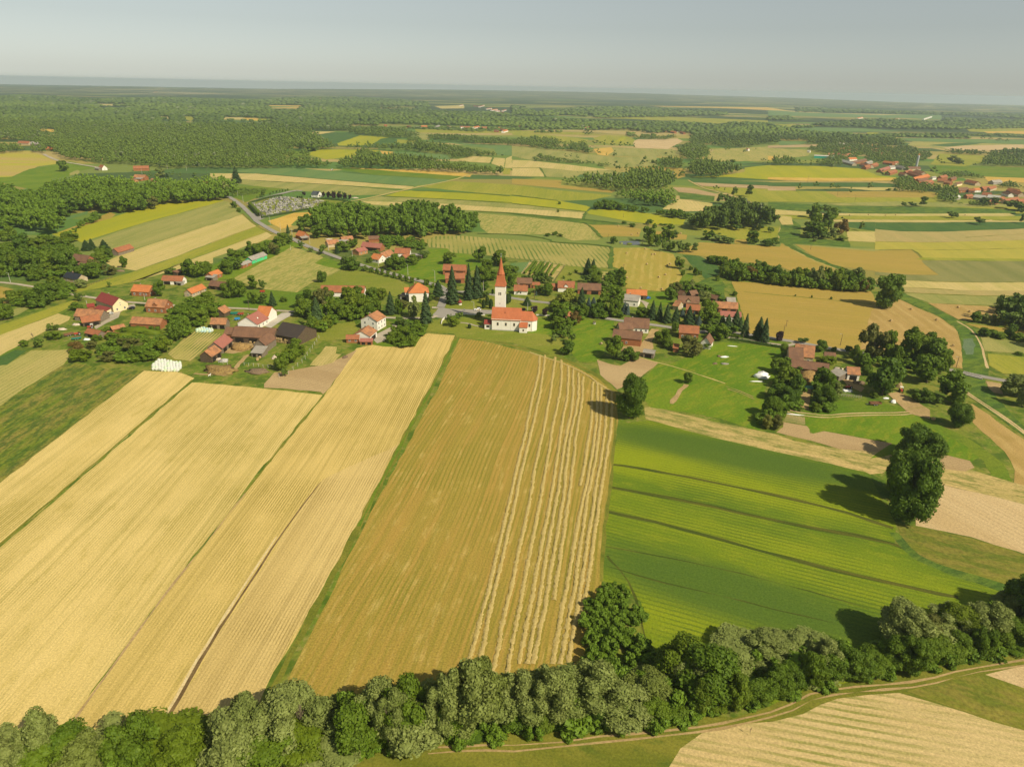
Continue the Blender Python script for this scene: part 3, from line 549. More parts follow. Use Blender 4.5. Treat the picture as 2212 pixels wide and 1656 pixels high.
# --- middle distance
NEARZ = LZ[0]; LZ[0] = .06; LS[0] = .0035
M2 = [('maize_field', bluegreen, 'T2', '-260,835 0,803 330,800 900,858 1700,908 1560,950 1370,962 850,922 0,852 |T1 1500,800'),
      ('grass_field', lawn2, 'T2', '650,806 1000,815 1780,875 1800,892 1700,906 1000,862'),
      ('stubble_field', gold, 'T2', '750,800 1500,830 1880,850 1850,882 1780,876 1000,818'),
      ('stubble_field', pale, 'T2', '-400,850 0,853 850,924 1370,965 1330,988 700,950 0,912 -400,880'),
      ('meadow', gtan, 'T2', '-400,880 0,914 700,952 1250,1000 1100,1035 830,1042 500,1012 350,1000 250,985 0,962 -400,900'),
      ('barley_field', yel2, 'T2', '1370,962 1700,918 2212,948 |T3 400,998 870,1040 700,1080 400,1090 0,1040 |T2 1900,1018'),
      ('barley_field', yel, 'T2', '1250,1005 1370,997 1900,1022 |T3 0,1045 420,1090 640,1130 680,1145 640,1180 400,1165 0,1112 |T2 1700,1075 1100,1048'),
      ('stubble_field', gtan, 'T2', '1050,1050 1700,1077 |T3 0,1114 640,1182 640,1190 0,1150 |T2 1600,1110 900,1085'),
      ('stubble_field', pale, 'T2', '900,1087 1600,1112 |T3 0,1152 640,1192 612,1247 0,1190 |T2 1900,1172 1300,1140 1000,1120'),
      ('grass_balk', rgreen, 'T3', '-60,1195 0,1192 300,1222 620,1248 900,1275 1100,1296 700,1296 0,1205'),
      ('barley_field', yel, 'T3', '650,1182 690,1160 1000,1170 1500,1250 1480,1296 1200,1290 1000,1262 660,1200'),
      ('ripe_field', gold, 'T2', '100,1262 330,1192 490,1185 505,1215 370,1240 300,1300 |V2 1310,150 1170,185 1010,85'),
      ('cemetery_lawn', olive, 'T2', '-10,1100 230,1050 480,1068 740,1090 900,1100 700,1180 500,1165 50,1228 0,1185 |T1 2120,1145'),
      ('meadow', lawn2, 'T1', '1990,985 2080,960 |T2 0,960 230,985 0,1060 |T1 2120,1100 2030,1060'),
      ('field', pale, 'T2', '400,488 690,490 560,512 450,505'), ('field', dgreen, 'T2', '560,512 800,495 912,520 720,580 640,600'),
      ('field', yel, 'T2', '705,592 900,522 1150,540 1050,572 1000,602 870,612 710,612'), ('field', dgreen, 'T2', '1005,600 1080,552 1160,540 1225,560 1210,592'),
      ('field', yel2, 'T2', '1222,558 1400,566 1380,592 1210,592'), ('field', yel, 'T2', '430,680 550,645 900,645 1080,655 860,705 600,730'),
      ('field', lawn2, 'T2', '225,662 420,660 470,705 300,712'), ('field', gold, 'T2', '1070,655 1200,665 1170,702 1090,682'),
      ('field', bluegreen, 'T2', '1182,665 1650,688 1680,732 1540,728 1180,702'), ('field', yel2, 'T2', '1370,470 2212,480 |T3 620,500 780,520 0,500 |T2 1800,505 1400,500'),
      ('field', gtan, 'T2', '1380,500 1500,510 1500,560 1420,562'), ('field', bluegreen, 'T2', '1500,565 1800,592 2212,608 2212,700 2080,692 2060,640 1700,592'),
      ('field', pale, 'T2', '1730,732 1870,700 2045,712 2030,762 1850,752'), ('field', pale, 'T2', '2048,714 2152,722 2142,802 2030,766'), ('field', pale, 'T2', '2160,722 2212,700 |T3 0,735 0,805 |T2 2150,805'),
      ('field', yel2, 'T2', '2140,808 2200,812 2190,862 2135,860'),
      ('field', gtan, 'T3', '0,615 250,630 700,690 900,712 1250,700 1250,792 850,802 700,762 150,735 0,700'), ('field', yel2, 'T3', '0,495 430,530 660,560 630,600 300,560 0,515'),
      ('field', pale, 'T3', '0,735 150,740 480,775 860,822 560,832 240,802 0,802'), ('field', pale, 'T3', '0,806 240,806 292,880 0,872'),
      ('field', gtan, 'T3', '255,806 560,832 585,862 530,892 292,880'), ('field', gtan, 'T3', '560,832 860,822 960,850 940,865 585,862'),
      ('field', hayR, 'T3', '0,898 430,912 420,952 900,1000 860,1020 0,942'), ('field', soil, 'T3', '1380,970 1550,978 1770,1030 1758,1046 1440,1012'),
      ('field', rgreen, 'T3', '1430,1014 1752,1050 1740,1092 1450,1072'), ('field', pale, 'T3', '1445,1074 1730,1108 1740,1140 1850,1150 1840,1176 1500,1180 1300,1160 1340,1130'),
      ('field', gtan, 'T3', '700,618 1050,635 1350,640 1460,662 1440,702 1250,702 880,702 780,662'), ('field', hayR, 'T3', '850,800 1250,790 1480,810 1500,880 1420,900 1380,830 1000,800'),
      ('field', soilp, 'T3', '1040,575 1090,556 1430,550 1480,572 1345,642 1070,632'), ('field', yel2, 'T3', '700,545 800,522 1000,528 1062,560 1040,605 760,592'), ('field', yel, 'T3', '890,575 960,532 1000,540 930,585'),
      ('field', gold, 'T3', '700,640 860,625 880,660 820,700 740,690'), ('field', gtan2, 'T3', '1690,700 1760,640 2212,620 |T4 0,700 |T3 2212,742 1730,752'),
      ('field', dgreen, 'T3', '1530,905 2212,925 |T4 200,955 |T3 2212,957 1560,930'), ('field', soil, 'T3', '1560,930 2212,958 |T4 240,985 240,1000 |T3 2212,985 1640,962'),
      ('field', yel2, 'T3', '1640,964 2212,988 |T4 250,1002 600,1010 600,1060 0,1100 |T3 2050,1095 1900,1032'), ('field', yel, 'T3', '2010,802 2212,780 |T4 430,788 800,810 950,870 1120,885 1100,917 400,922 0,906 |T3 1860,882 1520,885 1880,862 2010,840'),
      ('field', gold, 'T4', '0,885 500,892 1120,890 1100,917 400,922 0,906'),
      ('field', dgreen, 'T4', '0,930 900,930 1150,945 1150,972 0,962'), ('field', soil, 'T4', '0,964 240,968 240,1000 0,1000'), ('field', pale, 'T4', '600,975 1120,975 1330,998 900,1000'),
      ('field', yel2, 'T4', '250,1003 700,1010 1330,1000 1480,1020 1450,1100 900,1110 0,1095'), ('field', hayR, 'T4', '500,1010 1330,1002 1470,1022 1430,1060 600,1060'),
      ('field', gtan, 'T4', '500,1112 1100,1095 1450,1105 2212,1110 2212,1140 1500,1140 600,1130'), ('field', rgreen, 'T4', '0,1098 600,1132 1500,1142 2140,1165 2140,1200 1000,1200 0,1165'),
      ('field', pale, 'T4', '20,1160 350,1185 600,1196 1100,1202 2120,1196 2000,1216 1000,1222 600,1216 0,1210'), ('field', yel2, 'T4', '0,1212 600,1218 2212,1222 2212,1252 600,1250 0,1240'),
      ('field', pale, 'T4', '600,1252 1500,1256 2212,1262 2212,1272 700,1272 300,1265'), ('field', pale, 'T4', '60,1215 200,1225 220,1296 120,1296'),
      ('field', bluegreen, 'T4', '1130,545 2212,562 2500,566 2500,606 2212,600 1230,572'), ('field', gtan2, 'T4', '1200,612 1250,574 2212,602 2500,610 2500,632 1700,652'),
      ('field', soilp, 'T4', '1500,628 1700,612 2212,602 2212,632 1900,655 1600,650'), ('field', dgreen, 'T4', '1380,608 1600,590 1900,585 1750,605 1550,622'),
      ('field', lawn2, 'T4', '1380,785 1800,788 2212,800 2600,812 2600,905 2212,890 1850,880 1450,850'), ('field', gold, 'T4', '1855,880 2212,892 2600,910 2600,945 2212,932 1900,920'),
      ('field', yel2, 'T4', '1480,680 1700,690 1900,700 1930,740 1700,790 1400,775'), ('field', bluegreen, 'T4', '0,462 200,450 800,462 1180,490 850,492 350,490 0,482'), ('field', yel, 'T4', '850,498 960,500 920,516 860,514'),
      ('field', soil, 'T4', '0,612 420,600 420,622 0,632'), ('field', gtan2, 'T4', '0,632 380,650 350,700 180,720 0,730'), ('field', gold, 'T4', '0,700 60,705 40,735 0,738'),
      ('field', bluegreen, 'T4', '90,570 200,575 340,580 300,602 100,608'), ('field', yel2, 'T4', '1700,450 2212,460 2500,464 2500,500 2212,515 1740,490'), ('field', gold, 'T4', '1860,490 2212,485 2500,490 2500,512 2212,512 1900,505'),
      ('field', yel2, 'T3', '800,372 1280,358 2212,395 |T4 0,420 500,440 0,455 |T3 2212,425 1700,420 1300,395'), ('field', gold, 'T3', '1180,268 2212,282 |T4 240,318 |T3 1900,290 1300,275'),
      ('field', bluegreen, 'T4', '0,305 500,330 1500,345 1500,388 1200,375 600,365 0,350'), ('field', pale, 'T4', '0,302 240,312 500,330 1200,345 1000,348 300,325'),
      ('field', gold, 'T2', '60,262 420,266 350,288 170,286 120,280'), ('field', bluegreen, 'T2', '90,270 400,275 300,280 160,282'), ('field', yel, 'T2', '0,376 195,388 180,402 0,400 |T1 2000,375'),
      ('field', pale, 'T2', '1540,270 1800,262 1800,290 1600,292'), ('field', yel2, 'T2', '1050,270 1390,278 1380,284 1060,280'),
      ('field', gold, 'T1', '280,463 450,470 510,492 400,498'), ('field', pale, 'T1', '845,250 1100,256 1080,268 860,266'), ('field', pale, 'T1', '1390,360 1465,362 1465,380 1390,378'), ('field', yel2, 'T1', '1570,360 1700,362 1650,402 1605,385'), ('field', pale, 'T1', '1930,364 2120,368 2110,388 1930,386'), ('field', gold, 'T1', '2110,372 2230,375 2230,394 2112,388')]
for nme, mt, c_, s_ in M2: field(nme if nme != 'field' else 'distant_field', mt, c_, s_)
for s_, w_ in (('T2 0,852 850,923 1370,963', 3), ('T2 0,913 700,951 1250,1000', 2.5), ('T2 1350,1000 1900,1022 2190,1048', 4), ('T2 1100,1048 1700,1078 2212,1105', 3), ('T3 0,1038 400,1088', 3), ('T3 0,1112 640,1182', 3),
               ('T2 1900,1178 2212,1195 |T3 300,1222 640,1250 900,1280', 5), ('T3 640,1182 612,1248', 3), ('T3 240,802 292,882', 3), ('T2 2050,715 2026,768', 3), ('T4 0,906 400,922 1100,917', 2), ('V3 1405,235 1900,245 2208,300 |V4 300,330 700,350 960,380', 3),
               ('V4 660,110 760,190 845,280', 3), ('V4 960,390 950,500 935,620', 4), ('T4 1200,608 1500,625 1760,665', 3)):
    strip('grass_balk', rgreen, s_.split()[0], ' '.join(s_.split()[1:]), w_, 1.0)
strip('dirt_track', pale, 'T2', '1880,850 1700,912 1450,960 1240,1005 1000,1060 860,1088 820,1090', 4, .5)
strip('dirt_track', pale, 'T3', '1520,910 1640,975 1800,1020 1950,1070 2060,1100 2212,1150', 3, .5)
# --- roads and yards
FARZ = LZ[0]; LZ[0] = NEARZ; LS[0] = .0009
strip('road', asph, 'T1', '1975,1052 2060,1105 2130,1170 2212,1255 |V2 900,100 1135,240 1310,295 1420,360 1660,450 1830,512 2030,575 2208,635 |V3 180,612 330,640 480,685 640,725 880,785 1030,830 1045,900 1030,980 1000,1050', 5.5, .1, z=FARZ + .01)
strip('road', asph, 'T2', '-60,1115 0,1085 150,1045 330,1000 400,1004', 7, .1, z=FARZ + .02)
field('car_park', asph, 'V2', '840,10 940,15 1000,60 935,88 880,50')
field('road', asph, 'V3', '1000,1035 1060,1060 1560,1078 1600,1080 1600,1120 1300,1120 1120,1140 1040,1170 960,1160 910,1130')
strip('road', gravel, 'V1', '-200,760 130,780 440,832 810,908 930,925 1090,950 1400,990 1600,1002 1960,1030 |V2 300,1045 590,1052 1100,1082 1320,1095 1500,1110 |V3 390,1160 550,1166 900,1165 960,1140', 3.2, .2)
strip('road', asph, 'V3', '1040,900 1240,870 1450,890 1560,905 1750,938 2000,978 2208,1000 |V4 270,1002 560,1070 720,1152 880,1165 1100,1200 1380,1235 1620,1270 1900,1322 |V5 150,1305 540,1345 750,1383 1080,1432 1380,1492 1760,1545 |V6 560,780 900,862 1130,912 1270,942 1670,1022 1932,1060 2300,1120', 4.6, .1)
strip('driveway', gravel, 'V5', '300,1378 420,1395 900,1468 985,1468 1060,1440', 3, .2)
field('driveway', gravel, 'V1', '1480,1010 1500,1040 1400,1060 1330,1100 1310,1160 1180,1220 1060,1290 1040,1260 1200,1170 1220,1100 1200,1080 1380,1030')
field('yard', conc, 'V2', '980,1255 1080,1170 1180,1110 1250,1105 1315,1125 1230,1165 1060,1275')
field('yard', gravel, 'V3', '250,1400 300,1340 440,1270 500,1215 535,1180 545,1230 440,1340 380,1420 300,1445')
field('yard', gravel, 'V4', '1240,960 1300,970 1370,1000 1340,1060 1290,990')
strip('path', gravel, 'V3', '905,1050 980,1050', 4)
strip('path', gravel, 'V3', '1220,1215 1300,1225 1400,1255 1470,1260', 1.6)
strip('dirt_track', dirt, 'K2', '560,1100 760,1030 900,900 1000,780 1150,620 1250,560', 2.2, .3)
strip('dirt_track', dirt, 'K2', '-150,1040 100,1060 300,1050 600,1090', 1.5, .3)
for d_ in (0, 26):
    strip('dirt_track', soilp, 'B4', ' '.join('%d,%d' % (x, y + d_) for x, y in ((780, 775), (900, 820), (1050, 840), (1250, 862), (1500, 838), (1800, 832), (2100, 828), (2208, 815))), .8, .2)
    strip('dirt_track', dirt, 'B4', ' '.join('%d,%d' % (x + d_ * .5, y + d_) for x, y in ((150, 540), (300, 590), (450, 655))), .5, .2)
field('farm_yard', dirt, 'B4', '1400,430 1450,410 1560,480 1680,560 1640,600 1500,540')
field('farm_yard', dirt, 'B4', '1930,620 2050,600 2208,680 2400,800 2400,900 2208,850 2150,820 2050,730')
field('farm_yard', dirt, 'B4', '990,560 1090,560 1060,800 950,790')
strip('dirt_track', pale, 'B3', '1300,200 1500,262 1700,310 2171,470', .9, .3)
strip('dirt_track', dirt, 'B3', '1780,480 1700,560 1620,675', 2.2, .6)
strip('road', gravel, 'T1', '380,685 430,715 510,745 600,760 830,798 940,815', 6, .3, z=FARZ + .03)
# --- pond
N_ = NT('pond_water'); N_.b.inputs['Roughness'].default_value = .08; N_.b.inputs['Specular IOR Level'].default_value = .5
N_.done((.06, .06, .045)); field('pond_water', N_.m, 'V4', '1035,325 1100,316 1250,318 1275,340 1260,358 1150,362 1060,352')
# --- far hills (a low rim of wooded ridges)
def rim():
    foot = [('T1', -700, 158), ('T1', 0, 166), ('T1', 1100, 172), ('T1', 2212, 180), ('T2', 1000, 188), ('T2', 2212, 200), ('T3', 1100, 222), ('T3', 2212, 250), ('T4', 1000, 290), ('T4', 2212, 325), ('T4', 2900, 345)]
    crest = [('T1', -700, 100), ('T1', 0, 100), ('T1', 500, 105), ('T1', 1080, 106), ('T1', 1500, 118), ('T1', 2212, 125), ('T2', 400, 124), ('T2', 1000, 127), ('T2', 1700, 131), ('T3', 0, 139), ('T3', 600, 150), ('T3', 1100, 162), ('T3', 1600, 178), ('T4', 0, 196), ('T4', 300, 205), ('T4', 700, 222), ('T4', 1100, 237), ('T4', 1500, 252), ('T4', 2212, 275), ('T4', 2900, 300)]
    fu = [uv(*a) for a in foot]; cu = [uv(*a) for a in crest]
    us = np.linspace(fu[0][0], fu[-1][0], 260)
    fv = np.interp(us, [a[0] for a in fu], [a[1] for a in fu]); cv = np.interp(us, [a[0] for a in cu], [a[1] for a in cu])
    V = []; rows_ = 9; r = np.random.default_rng(5); wob = np.cumsum(r.normal(0, .16, 260)); wob -= np.linspace(wob[0], wob[-1], 260)
    for i, u in enumerate(us):
        f = unp(u, fv[i]); d = Vector((f.x, f.y)); s = 1.55; base = f.copy(); top = Vector((f.x * s, f.y * s, 0))
        v = cv[i] + max(-1.2, min(1.2, wob[i])) * .6; lo, hi = 0, 400
        for _ in range(24):
            m = (lo + hi) / 2
            if proj(top.x, top.y, m)[1] < v: hi = m
            else: lo = m
        for k in range(rows_):
            t = k / (rows_ - 1); z = hi * (t ** 1.3) * (1 + .10 * math.sin(i * .13 + k)) if 0 < k < rows_ - 1 else (hi if k else -2)
            V.append((base.x * (1 + (s - 1) * t), base.y * (1 + (s - 1) * t), z))
        V.append((top.x * 1.06, top.y * 1.06, -5))
    n = rows_ + 1
    Fq = [(i * n + k, (i + 1) * n + k, (i + 1) * n + k + 1, i * n + k + 1) for i in range(259) for k in range(n - 1)]
    N = NT('far_hills'); p = N.pos()
    q = N.mapping(p, .1, (.0016, .0007, 1)); a = N.noise(q, 1.0, 6, .7)
    v = N.n('TexVoronoi', i_Scale=1.0); N.l(N.mapping(p, .3, (.0035, .0014, 1)), v.inputs['Vector']); sc_ = N.n('SeparateColor'); N.l(v.outputs['Color'], sc_.inputs[0])
    fld = N.mix(sc_.outputs[0], (.10, .15, .04), (.42, .34, .16))
    col = N.mix(N.smooth(a, .50, .56), (.030, .055, .018), fld)
    N.done(col)
    tag(link('far_hills', npmesh('far_hills', V, Fq), [N.m]), kind='structure')
rim()
# --- air
def haze():
    b = MB(); b.box(-14500, -2600, -3, 14500, 17500, 146)
    N = NT('haze'); N.t.nodes.remove(N.b)
    pv = N.t.nodes.new('ShaderNodeVolumePrincipled'); pv.inputs['Density'].default_value = HAZE
    pv.inputs['Color'].default_value = (.70, .82, .92, 1); pv.inputs['Anisotropy'].default_value = .25
    out = [x for x in N.t.nodes if x.type == 'OUTPUT_MATERIAL'][0]; N.t.links.new(pv.outputs[0], out.inputs['Volume'])
    tag(b.build('haze', N.m), 'thin bluish summer haze over the whole plain', 'haze', kind='stuff')
haze()
# ---------------------------------------------------------------- trees: crown builders
def ico(sub):
    bm = bmesh.new(); bmesh.ops.create_icosphere(bm, subdivisions=sub, radius=1.0)
    V = np.array([v.co[:] for v in bm.verts]); Fc = np.array([[v.index for v in f.verts] for f in bm.faces]); bm.free(); return V, Fc
ICO = {k: ico(k) for k in (1, 2, 3)}

def quads(pos, nrm, size, r):
    """leaf sprays: one small quad per position, tipped about its normal"""
    n = len(pos); nrm = nrm / (np.linalg.norm(nrm, axis=1, keepdims=True) + 1e-9)
    t = r.normal(size=(n, 3)); u = np.cross(nrm, t); u /= np.linalg.norm(u, axis=1, keepdims=True) + 1e-9; v = np.cross(nrm, u)
    s = (size * r.uniform(.6, 1.35, n))[:, None]; e = r.uniform(.55, 1.0, (n, 1))
    V = np.stack([pos - u * s, pos + v * s * e * .8, pos + u * s, pos - v * s * e], 1).reshape(-1, 3)
    return V, np.arange(4 * n).reshape(n, 4)

def tri2quad(Fc):  # degenerate-free: keep triangles as triangles by splitting meshes in two index arrays
    return Fc

class Crown:
    def __init__(s): s.V = []; s.T = []; s.Q = []; s.n = 0
    def tris(s, V, Fc): s.T.append(Fc + s.n); s.V.append(V); s.n += len(V)
    def qds(s, V, Fc): s.Q.append(Fc + s.n); s.V.append(V); s.n += len(V)
    def tri_arrays(s):
        V = np.concatenate(s.V); T = list(s.T)
        if s.Q:
            Q = np.concatenate(s.Q); T += [Q[:, [0, 1, 2]], Q[:, [0, 2, 3]]]
        return V, np.concatenate(T)
    def mesh(s, name, mats):
        V, T = s.tri_arrays(); me = npmesh(name, V, T)
        for m in mats: me.materials.append(m)
        return me

def round_crown(seed, lobes, leaves, ls, W=9., Hc=9., form='round', low=.0, core=2):
    """real-size crown standing on z=0; lobes carry the light and dark clumps"""
    r = np.random.default_rng(seed); c = Crown(); cs = []; rs = []
    for i in range(lobes):
        for _ in range(50):
            d = r.normal(size=3); d /= np.linalg.norm(d)
            k = r.uniform(.45, .86) if i > 2 else r.uniform(0, .35)
            z = d[2] * k
            if form == 'willow': wz = 1 - max(0, z) * .1; rad = r.uniform(.15, .26)
            elif form == 'tall': wz = 1 - abs(z) * .15; rad = r.uniform(.14, .27)
            elif form == 'open': wz = 1 - max(0, -z) * .5; rad = r.uniform(.13, .24)
            else: wz = 1 - max(0, -z) * .15; rad = r.uniform(.13, .28)
            if form != 'open' or k > .3: break
        cs.append((d[0] * k * W / 2 * wz, d[1] * k * W / 2 * wz, Hc / 2 + z * Hc / 2)); rs.append(rad * W / 2 * 1.25)
    cs = np.array(cs); rs = np.array(rs)
    # two or three leaning sub-crowns break the oval
    for _ in range(3):
        a = r.uniform(0, 6.28); dr = np.array([math.cos(a), math.sin(a), r.uniform(-.6, .9)]); m_ = ((cs - [0, 0, Hc / 2]) @ dr) > .1 * W; cs[m_] += dr * W * r.uniform(.04, .15)
    stretch = 1.15 if form == 'willow' else 1.0
    # keep the whole crown within its width and height
    ext = np.max(np.hypot(cs[:, 0], cs[:, 1]) + rs); cs[:, :2] *= W / 2 / ext; zt = np.max(cs[:, 2] + rs * stretch); zb = np.min(cs[:, 2] - rs * stretch)
    cs[:, 2] = (cs[:, 2] - zb) * Hc / (zt - zb)
    for q, rr in zip(cs, rs):
        V, Fc = ICO[core]; dsp = 1 + r.normal(0, .16, (len(V), 1))
        c.tris(V * rr * .80 * dsp * np.array([1, 1, stretch]) + q, Fc)
    pr = rs ** 2; pr = pr / pr.sum(); idx = r.choice(lobes, leaves, p=pr)
    d = r.normal(size=(leaves, 3)); d[:, 2] += .25; d /= np.linalg.norm(d, axis=1, keepdims=True)
    pos = cs[idx] + d * (rs[idx] * r.uniform(.80, 1.22, leaves))[:, None] * np.array([1, 1, stretch])
    # drop leaves buried in other lobes
    keep = np.ones(leaves, bool)
    for q, rr in zip(cs, rs): keep &= np.linalg.norm((pos - q) / np.array([1, 1, stretch]), axis=1) > rr * .8
    pos = pos[keep]; d = d[keep]
    if form == 'willow': d = d * np.array([1, 1, .4])
    V, Q = quads(pos, d + r.normal(0, .5, pos.shape), ls, r); V[:, 2] = np.maximum(V[:, 2], .02); c.qds(V, Q)
    return c

def spruce_crown(seed, leaves, ls, W=6., Hc=16., broad=False):
    r = np.random.default_rng(seed); c = Crown(); n = 14; tiers = max(6, int(Hc / 1.25)); V = []; ph = r.uniform(0, 6, tiers)
    # jagged tiers of boughs as a folded core
    for k in range(tiers):
        t0 = k / tiers; zc = Hc * t0; R0 = W / 2 * (1 - t0) ** (.8 if not broad else .6) * r.uniform(.84, 1.05)
        ring = []; base = c.n
        VV = []
        for i in range(n):
            a = 2 * math.pi * i / n + ph[k]; rr = R0 * (r.uniform(.8, 1.15) if i % 2 else r.uniform(.38, .62))
            VV.append((rr * math.cos(a), rr * math.sin(a), zc + r.uniform(-.15, .25)))
        VV.append((0, 0, min(Hc, zc + Hc / tiers * 2.3 + .2)))
        c.tris(np.array(VV), np.array([(i, (i + 1) % n, n) for i in range(n)]))
    t = 1 - np.sqrt(r.uniform(0, 1, leaves)); t = np.clip(t, 0, .985); a = r.uniform(0, 2 * math.pi, leaves)
    saw = ((t * tiers) % 1.0); R = W / 2 * (1 - t) ** (.8 if not broad else .6) * (1.02 - .38 * saw) * (.86 + .2 * np.sin(a * 5 + np.floor(t * tiers) * 2.1)) * r.uniform(.8, 1.12, leaves)
    pos = np.stack([R * np.cos(a), R * np.sin(a), t * Hc], 1); nr = np.stack([np.cos(a), np.sin(a), np.full(leaves, .9)], 1)
    Vq, Q = quads(pos, nr + r.normal(0, .4, pos.shape), ls, r); Vq[:, 2] = np.maximum(Vq[:, 2], .02); c.qds(Vq, Q); return c

def column_crown(seed, leaves, ls, W=1.6, Hc=6.):
    r = np.random.default_rng(seed); c = Crown(); V, Fc = ICO[3]
    prof = lambda z: .5 * W * np.clip(np.sqrt(np.clip(1 - np.abs(z * 2 - 1) ** 2.6, 0, 1)), .0, 1)
    z = (V[:, 2] + 1) / 2; rad = prof(z) / (np.hypot(V[:, 0], V[:, 1]) + 1e-6); X = V.copy(); X[:, 0] *= rad * .9; X[:, 1] *= rad * .9; X[:, 2] = z * Hc; X += r.normal(0, .03, X.shape); c.tris(X, Fc)
    z = r.uniform(0.01, .99, leaves); a = r.uniform(0, 6.283, leaves); R = prof(z) * r.uniform(.92, 1.08, leaves)
    pos = np.stack([R * np.cos(a), R * np.sin(a), z * Hc], 1); Vq, Q = quads(pos, np.stack([np.cos(a), np.sin(a), a * 0 + .3], 1) + r.normal(0, .4, pos.shape), ls, r); c.qds(Vq, Q); return c

def trunk_mesh(name, mat, seed=0, h=1.0, r0=1.0, limbs=5):
    r = random.Random(seed); b = MB()
    p = Vector((0, 0, 0)); rad = r0
    for k in range(3):
        q = p + Vector((r.uniform(-.03, .03), r.uniform(-.03, .03), h / 3)); b.tube(p, q, rad, rad * .82, 7); p = q; rad *= .82
    for k in range(limbs):
        a = r.uniform(0, 6.28); z0 = h * r.uniform(.5, .98); b.tube((0, 0, z0), (math.cos(a) * h * .28, math.sin(a) * h * .28, z0 + h * .4), r0 * .45, r0 * .16, 5)
    return b.mesh(name, [mat])

def bare_mesh(name, mat, seed):
    r = random.Random(seed); b = MB()
    def grow(p, d, L, rad, lev):
        q = p + d * L; b.tube(p, q, rad, rad * .62, 5)
        if lev == 0: return
        for _ in range(4 if lev > 1 else 3):
            nd = (d + Vector((r.uniform(-.75, .75), r.uniform(-.75, .75), r.uniform(-.1, .55)))).normalized()
            grow(p.lerp(q, r.uniform(.55, 1)), nd, L * r.uniform(.55, .8), rad * .6, lev - 1)
    grow(Vector((0, 0, 0)), Vector((0, 0, 1)), 2.6, .16, 4)
    me = b.mesh(name, [mat]); zz = max(v.co.z for v in me.vertices); xx = max(math.hypot(v.co.x, v.co.y) for v in me.vertices)
    me.transform(Matrix.Diagonal((.5 / xx, .5 / xx, 1 / zz, 1))); return me

LM = {'d': leaf_mat('leaves_green', (0.0768, 0.142, 0.00706), (0.167, 0.238, 0.0142), cc=(.14, .20, .014)), 'D': leaf_mat('leaves_dark', (0.0565, 0.117, 0.00797), (0.123, 0.191, 0.0137)),
      'L': leaf_mat('leaves_bright', (0.108, 0.171, 0.00693), (0.173, 0.226, 0.0108)), 'O': leaf_mat('leaves_olive', (0.11, 0.127, 0.022), (0.176, 0.176, 0.0385)),
      'w': leaf_mat('leaves_willow', (0.165, 0.21, 0.042), (0.28, 0.32, 0.09), cc=(.18, .22, .04)), 'S': leaf_mat('needles_dark', (0.0216, 0.0504, 0.012), (0.0504, 0.0888, 0.0192), trans=.08),
      'B': leaf_mat('needles_blue', (0.05, 0.085, 0.07), (0.08, 0.12, 0.095), trans=.08), 'P': leaf_mat('leaves_plum', (0.022, 0.01, 0.012), (0.04, 0.018, 0.02), trans=.12),
      'y': leaf_mat('leaves_yellow', (0.2, 0.25, 0.02), (0.28, 0.31, 0.04)), 'f': leaf_mat('leaves_blossom', (0.07, 0.1, 0.012), (0.5, 0.46, 0.1)), 'r': leaf_mat('leaves_rusty', (0.14, 0.1, 0.02), (0.2, 0.13, 0.03))}
LM['b'] = LM['d']; LM['t'] = leaf_mat('leaves_thuja', (0.03, 0.06, 0.008), (0.055, 0.095, 0.012)); LM['T'] = LM['d']
bark = plain('bark', (.10, .075, .05), (.16, .13, .10), 3.0); deadw = plain('dead_wood', (.28, .22, .15), (.20, .15, .10), 3.0)
def unit(cr, name, W, Hc, mat):
    V, T = cr.tri_arrays(); V = V / np.array([W, W, Hc]); me = npmesh(name, V, T); me.materials.append(mat); return me
LOD = {}
for lod, (lb, lv, ls, co) in {'n': (48, 15000, .20, 2), 'm': (30, 3000, .42, 2), 'f': (15, 800, .70, 1)}.items():
    g = LM['d']
    LOD['round', lod] = [unit(round_crown(10 + k, lb, lv, ls, 9, 8.5, core=co), 'round_crown', 9, 8.5, g) for k in range(4)]
    LOD['tall', lod] = [unit(round_crown(20 + k, lb, lv, ls, 8, 12, 'tall', core=co), 'tall_crown', 8, 12, g) for k in range(3)]
    LOD['open', lod] = [unit(round_crown(30 + k, lb, int(lv * .8), ls, 9, 9, 'open', core=co), 'open_crown', 9, 9, g) for k in range(2)]
    LOD['willow', lod] = [unit(round_crown(40 + k, lb, int(lv * 1.15), ls * .95, 8, 11, 'willow', core=co), 'willow_crown', 8, 11, LM['w']) for k in range(3)]
    LOD['spruce', lod] = [unit(spruce_crown(50 + k, int(lv * .8), ls * 1.0, 7, 17), 'spruce_crown', 7, 17, LM['S']) for k in range(3)]
    LOD['column', lod] = [unit(column_crown(60, lv // 3, ls * .6), 'column_crown', 1.6, 6, LM['t'])]
TRUNK = [trunk_mesh('tree_trunk', bark, k, 1.0, .045) for k in range(3)]
BARE = [bare_mesh('bare_branches', deadw, k) for k in range(2)]
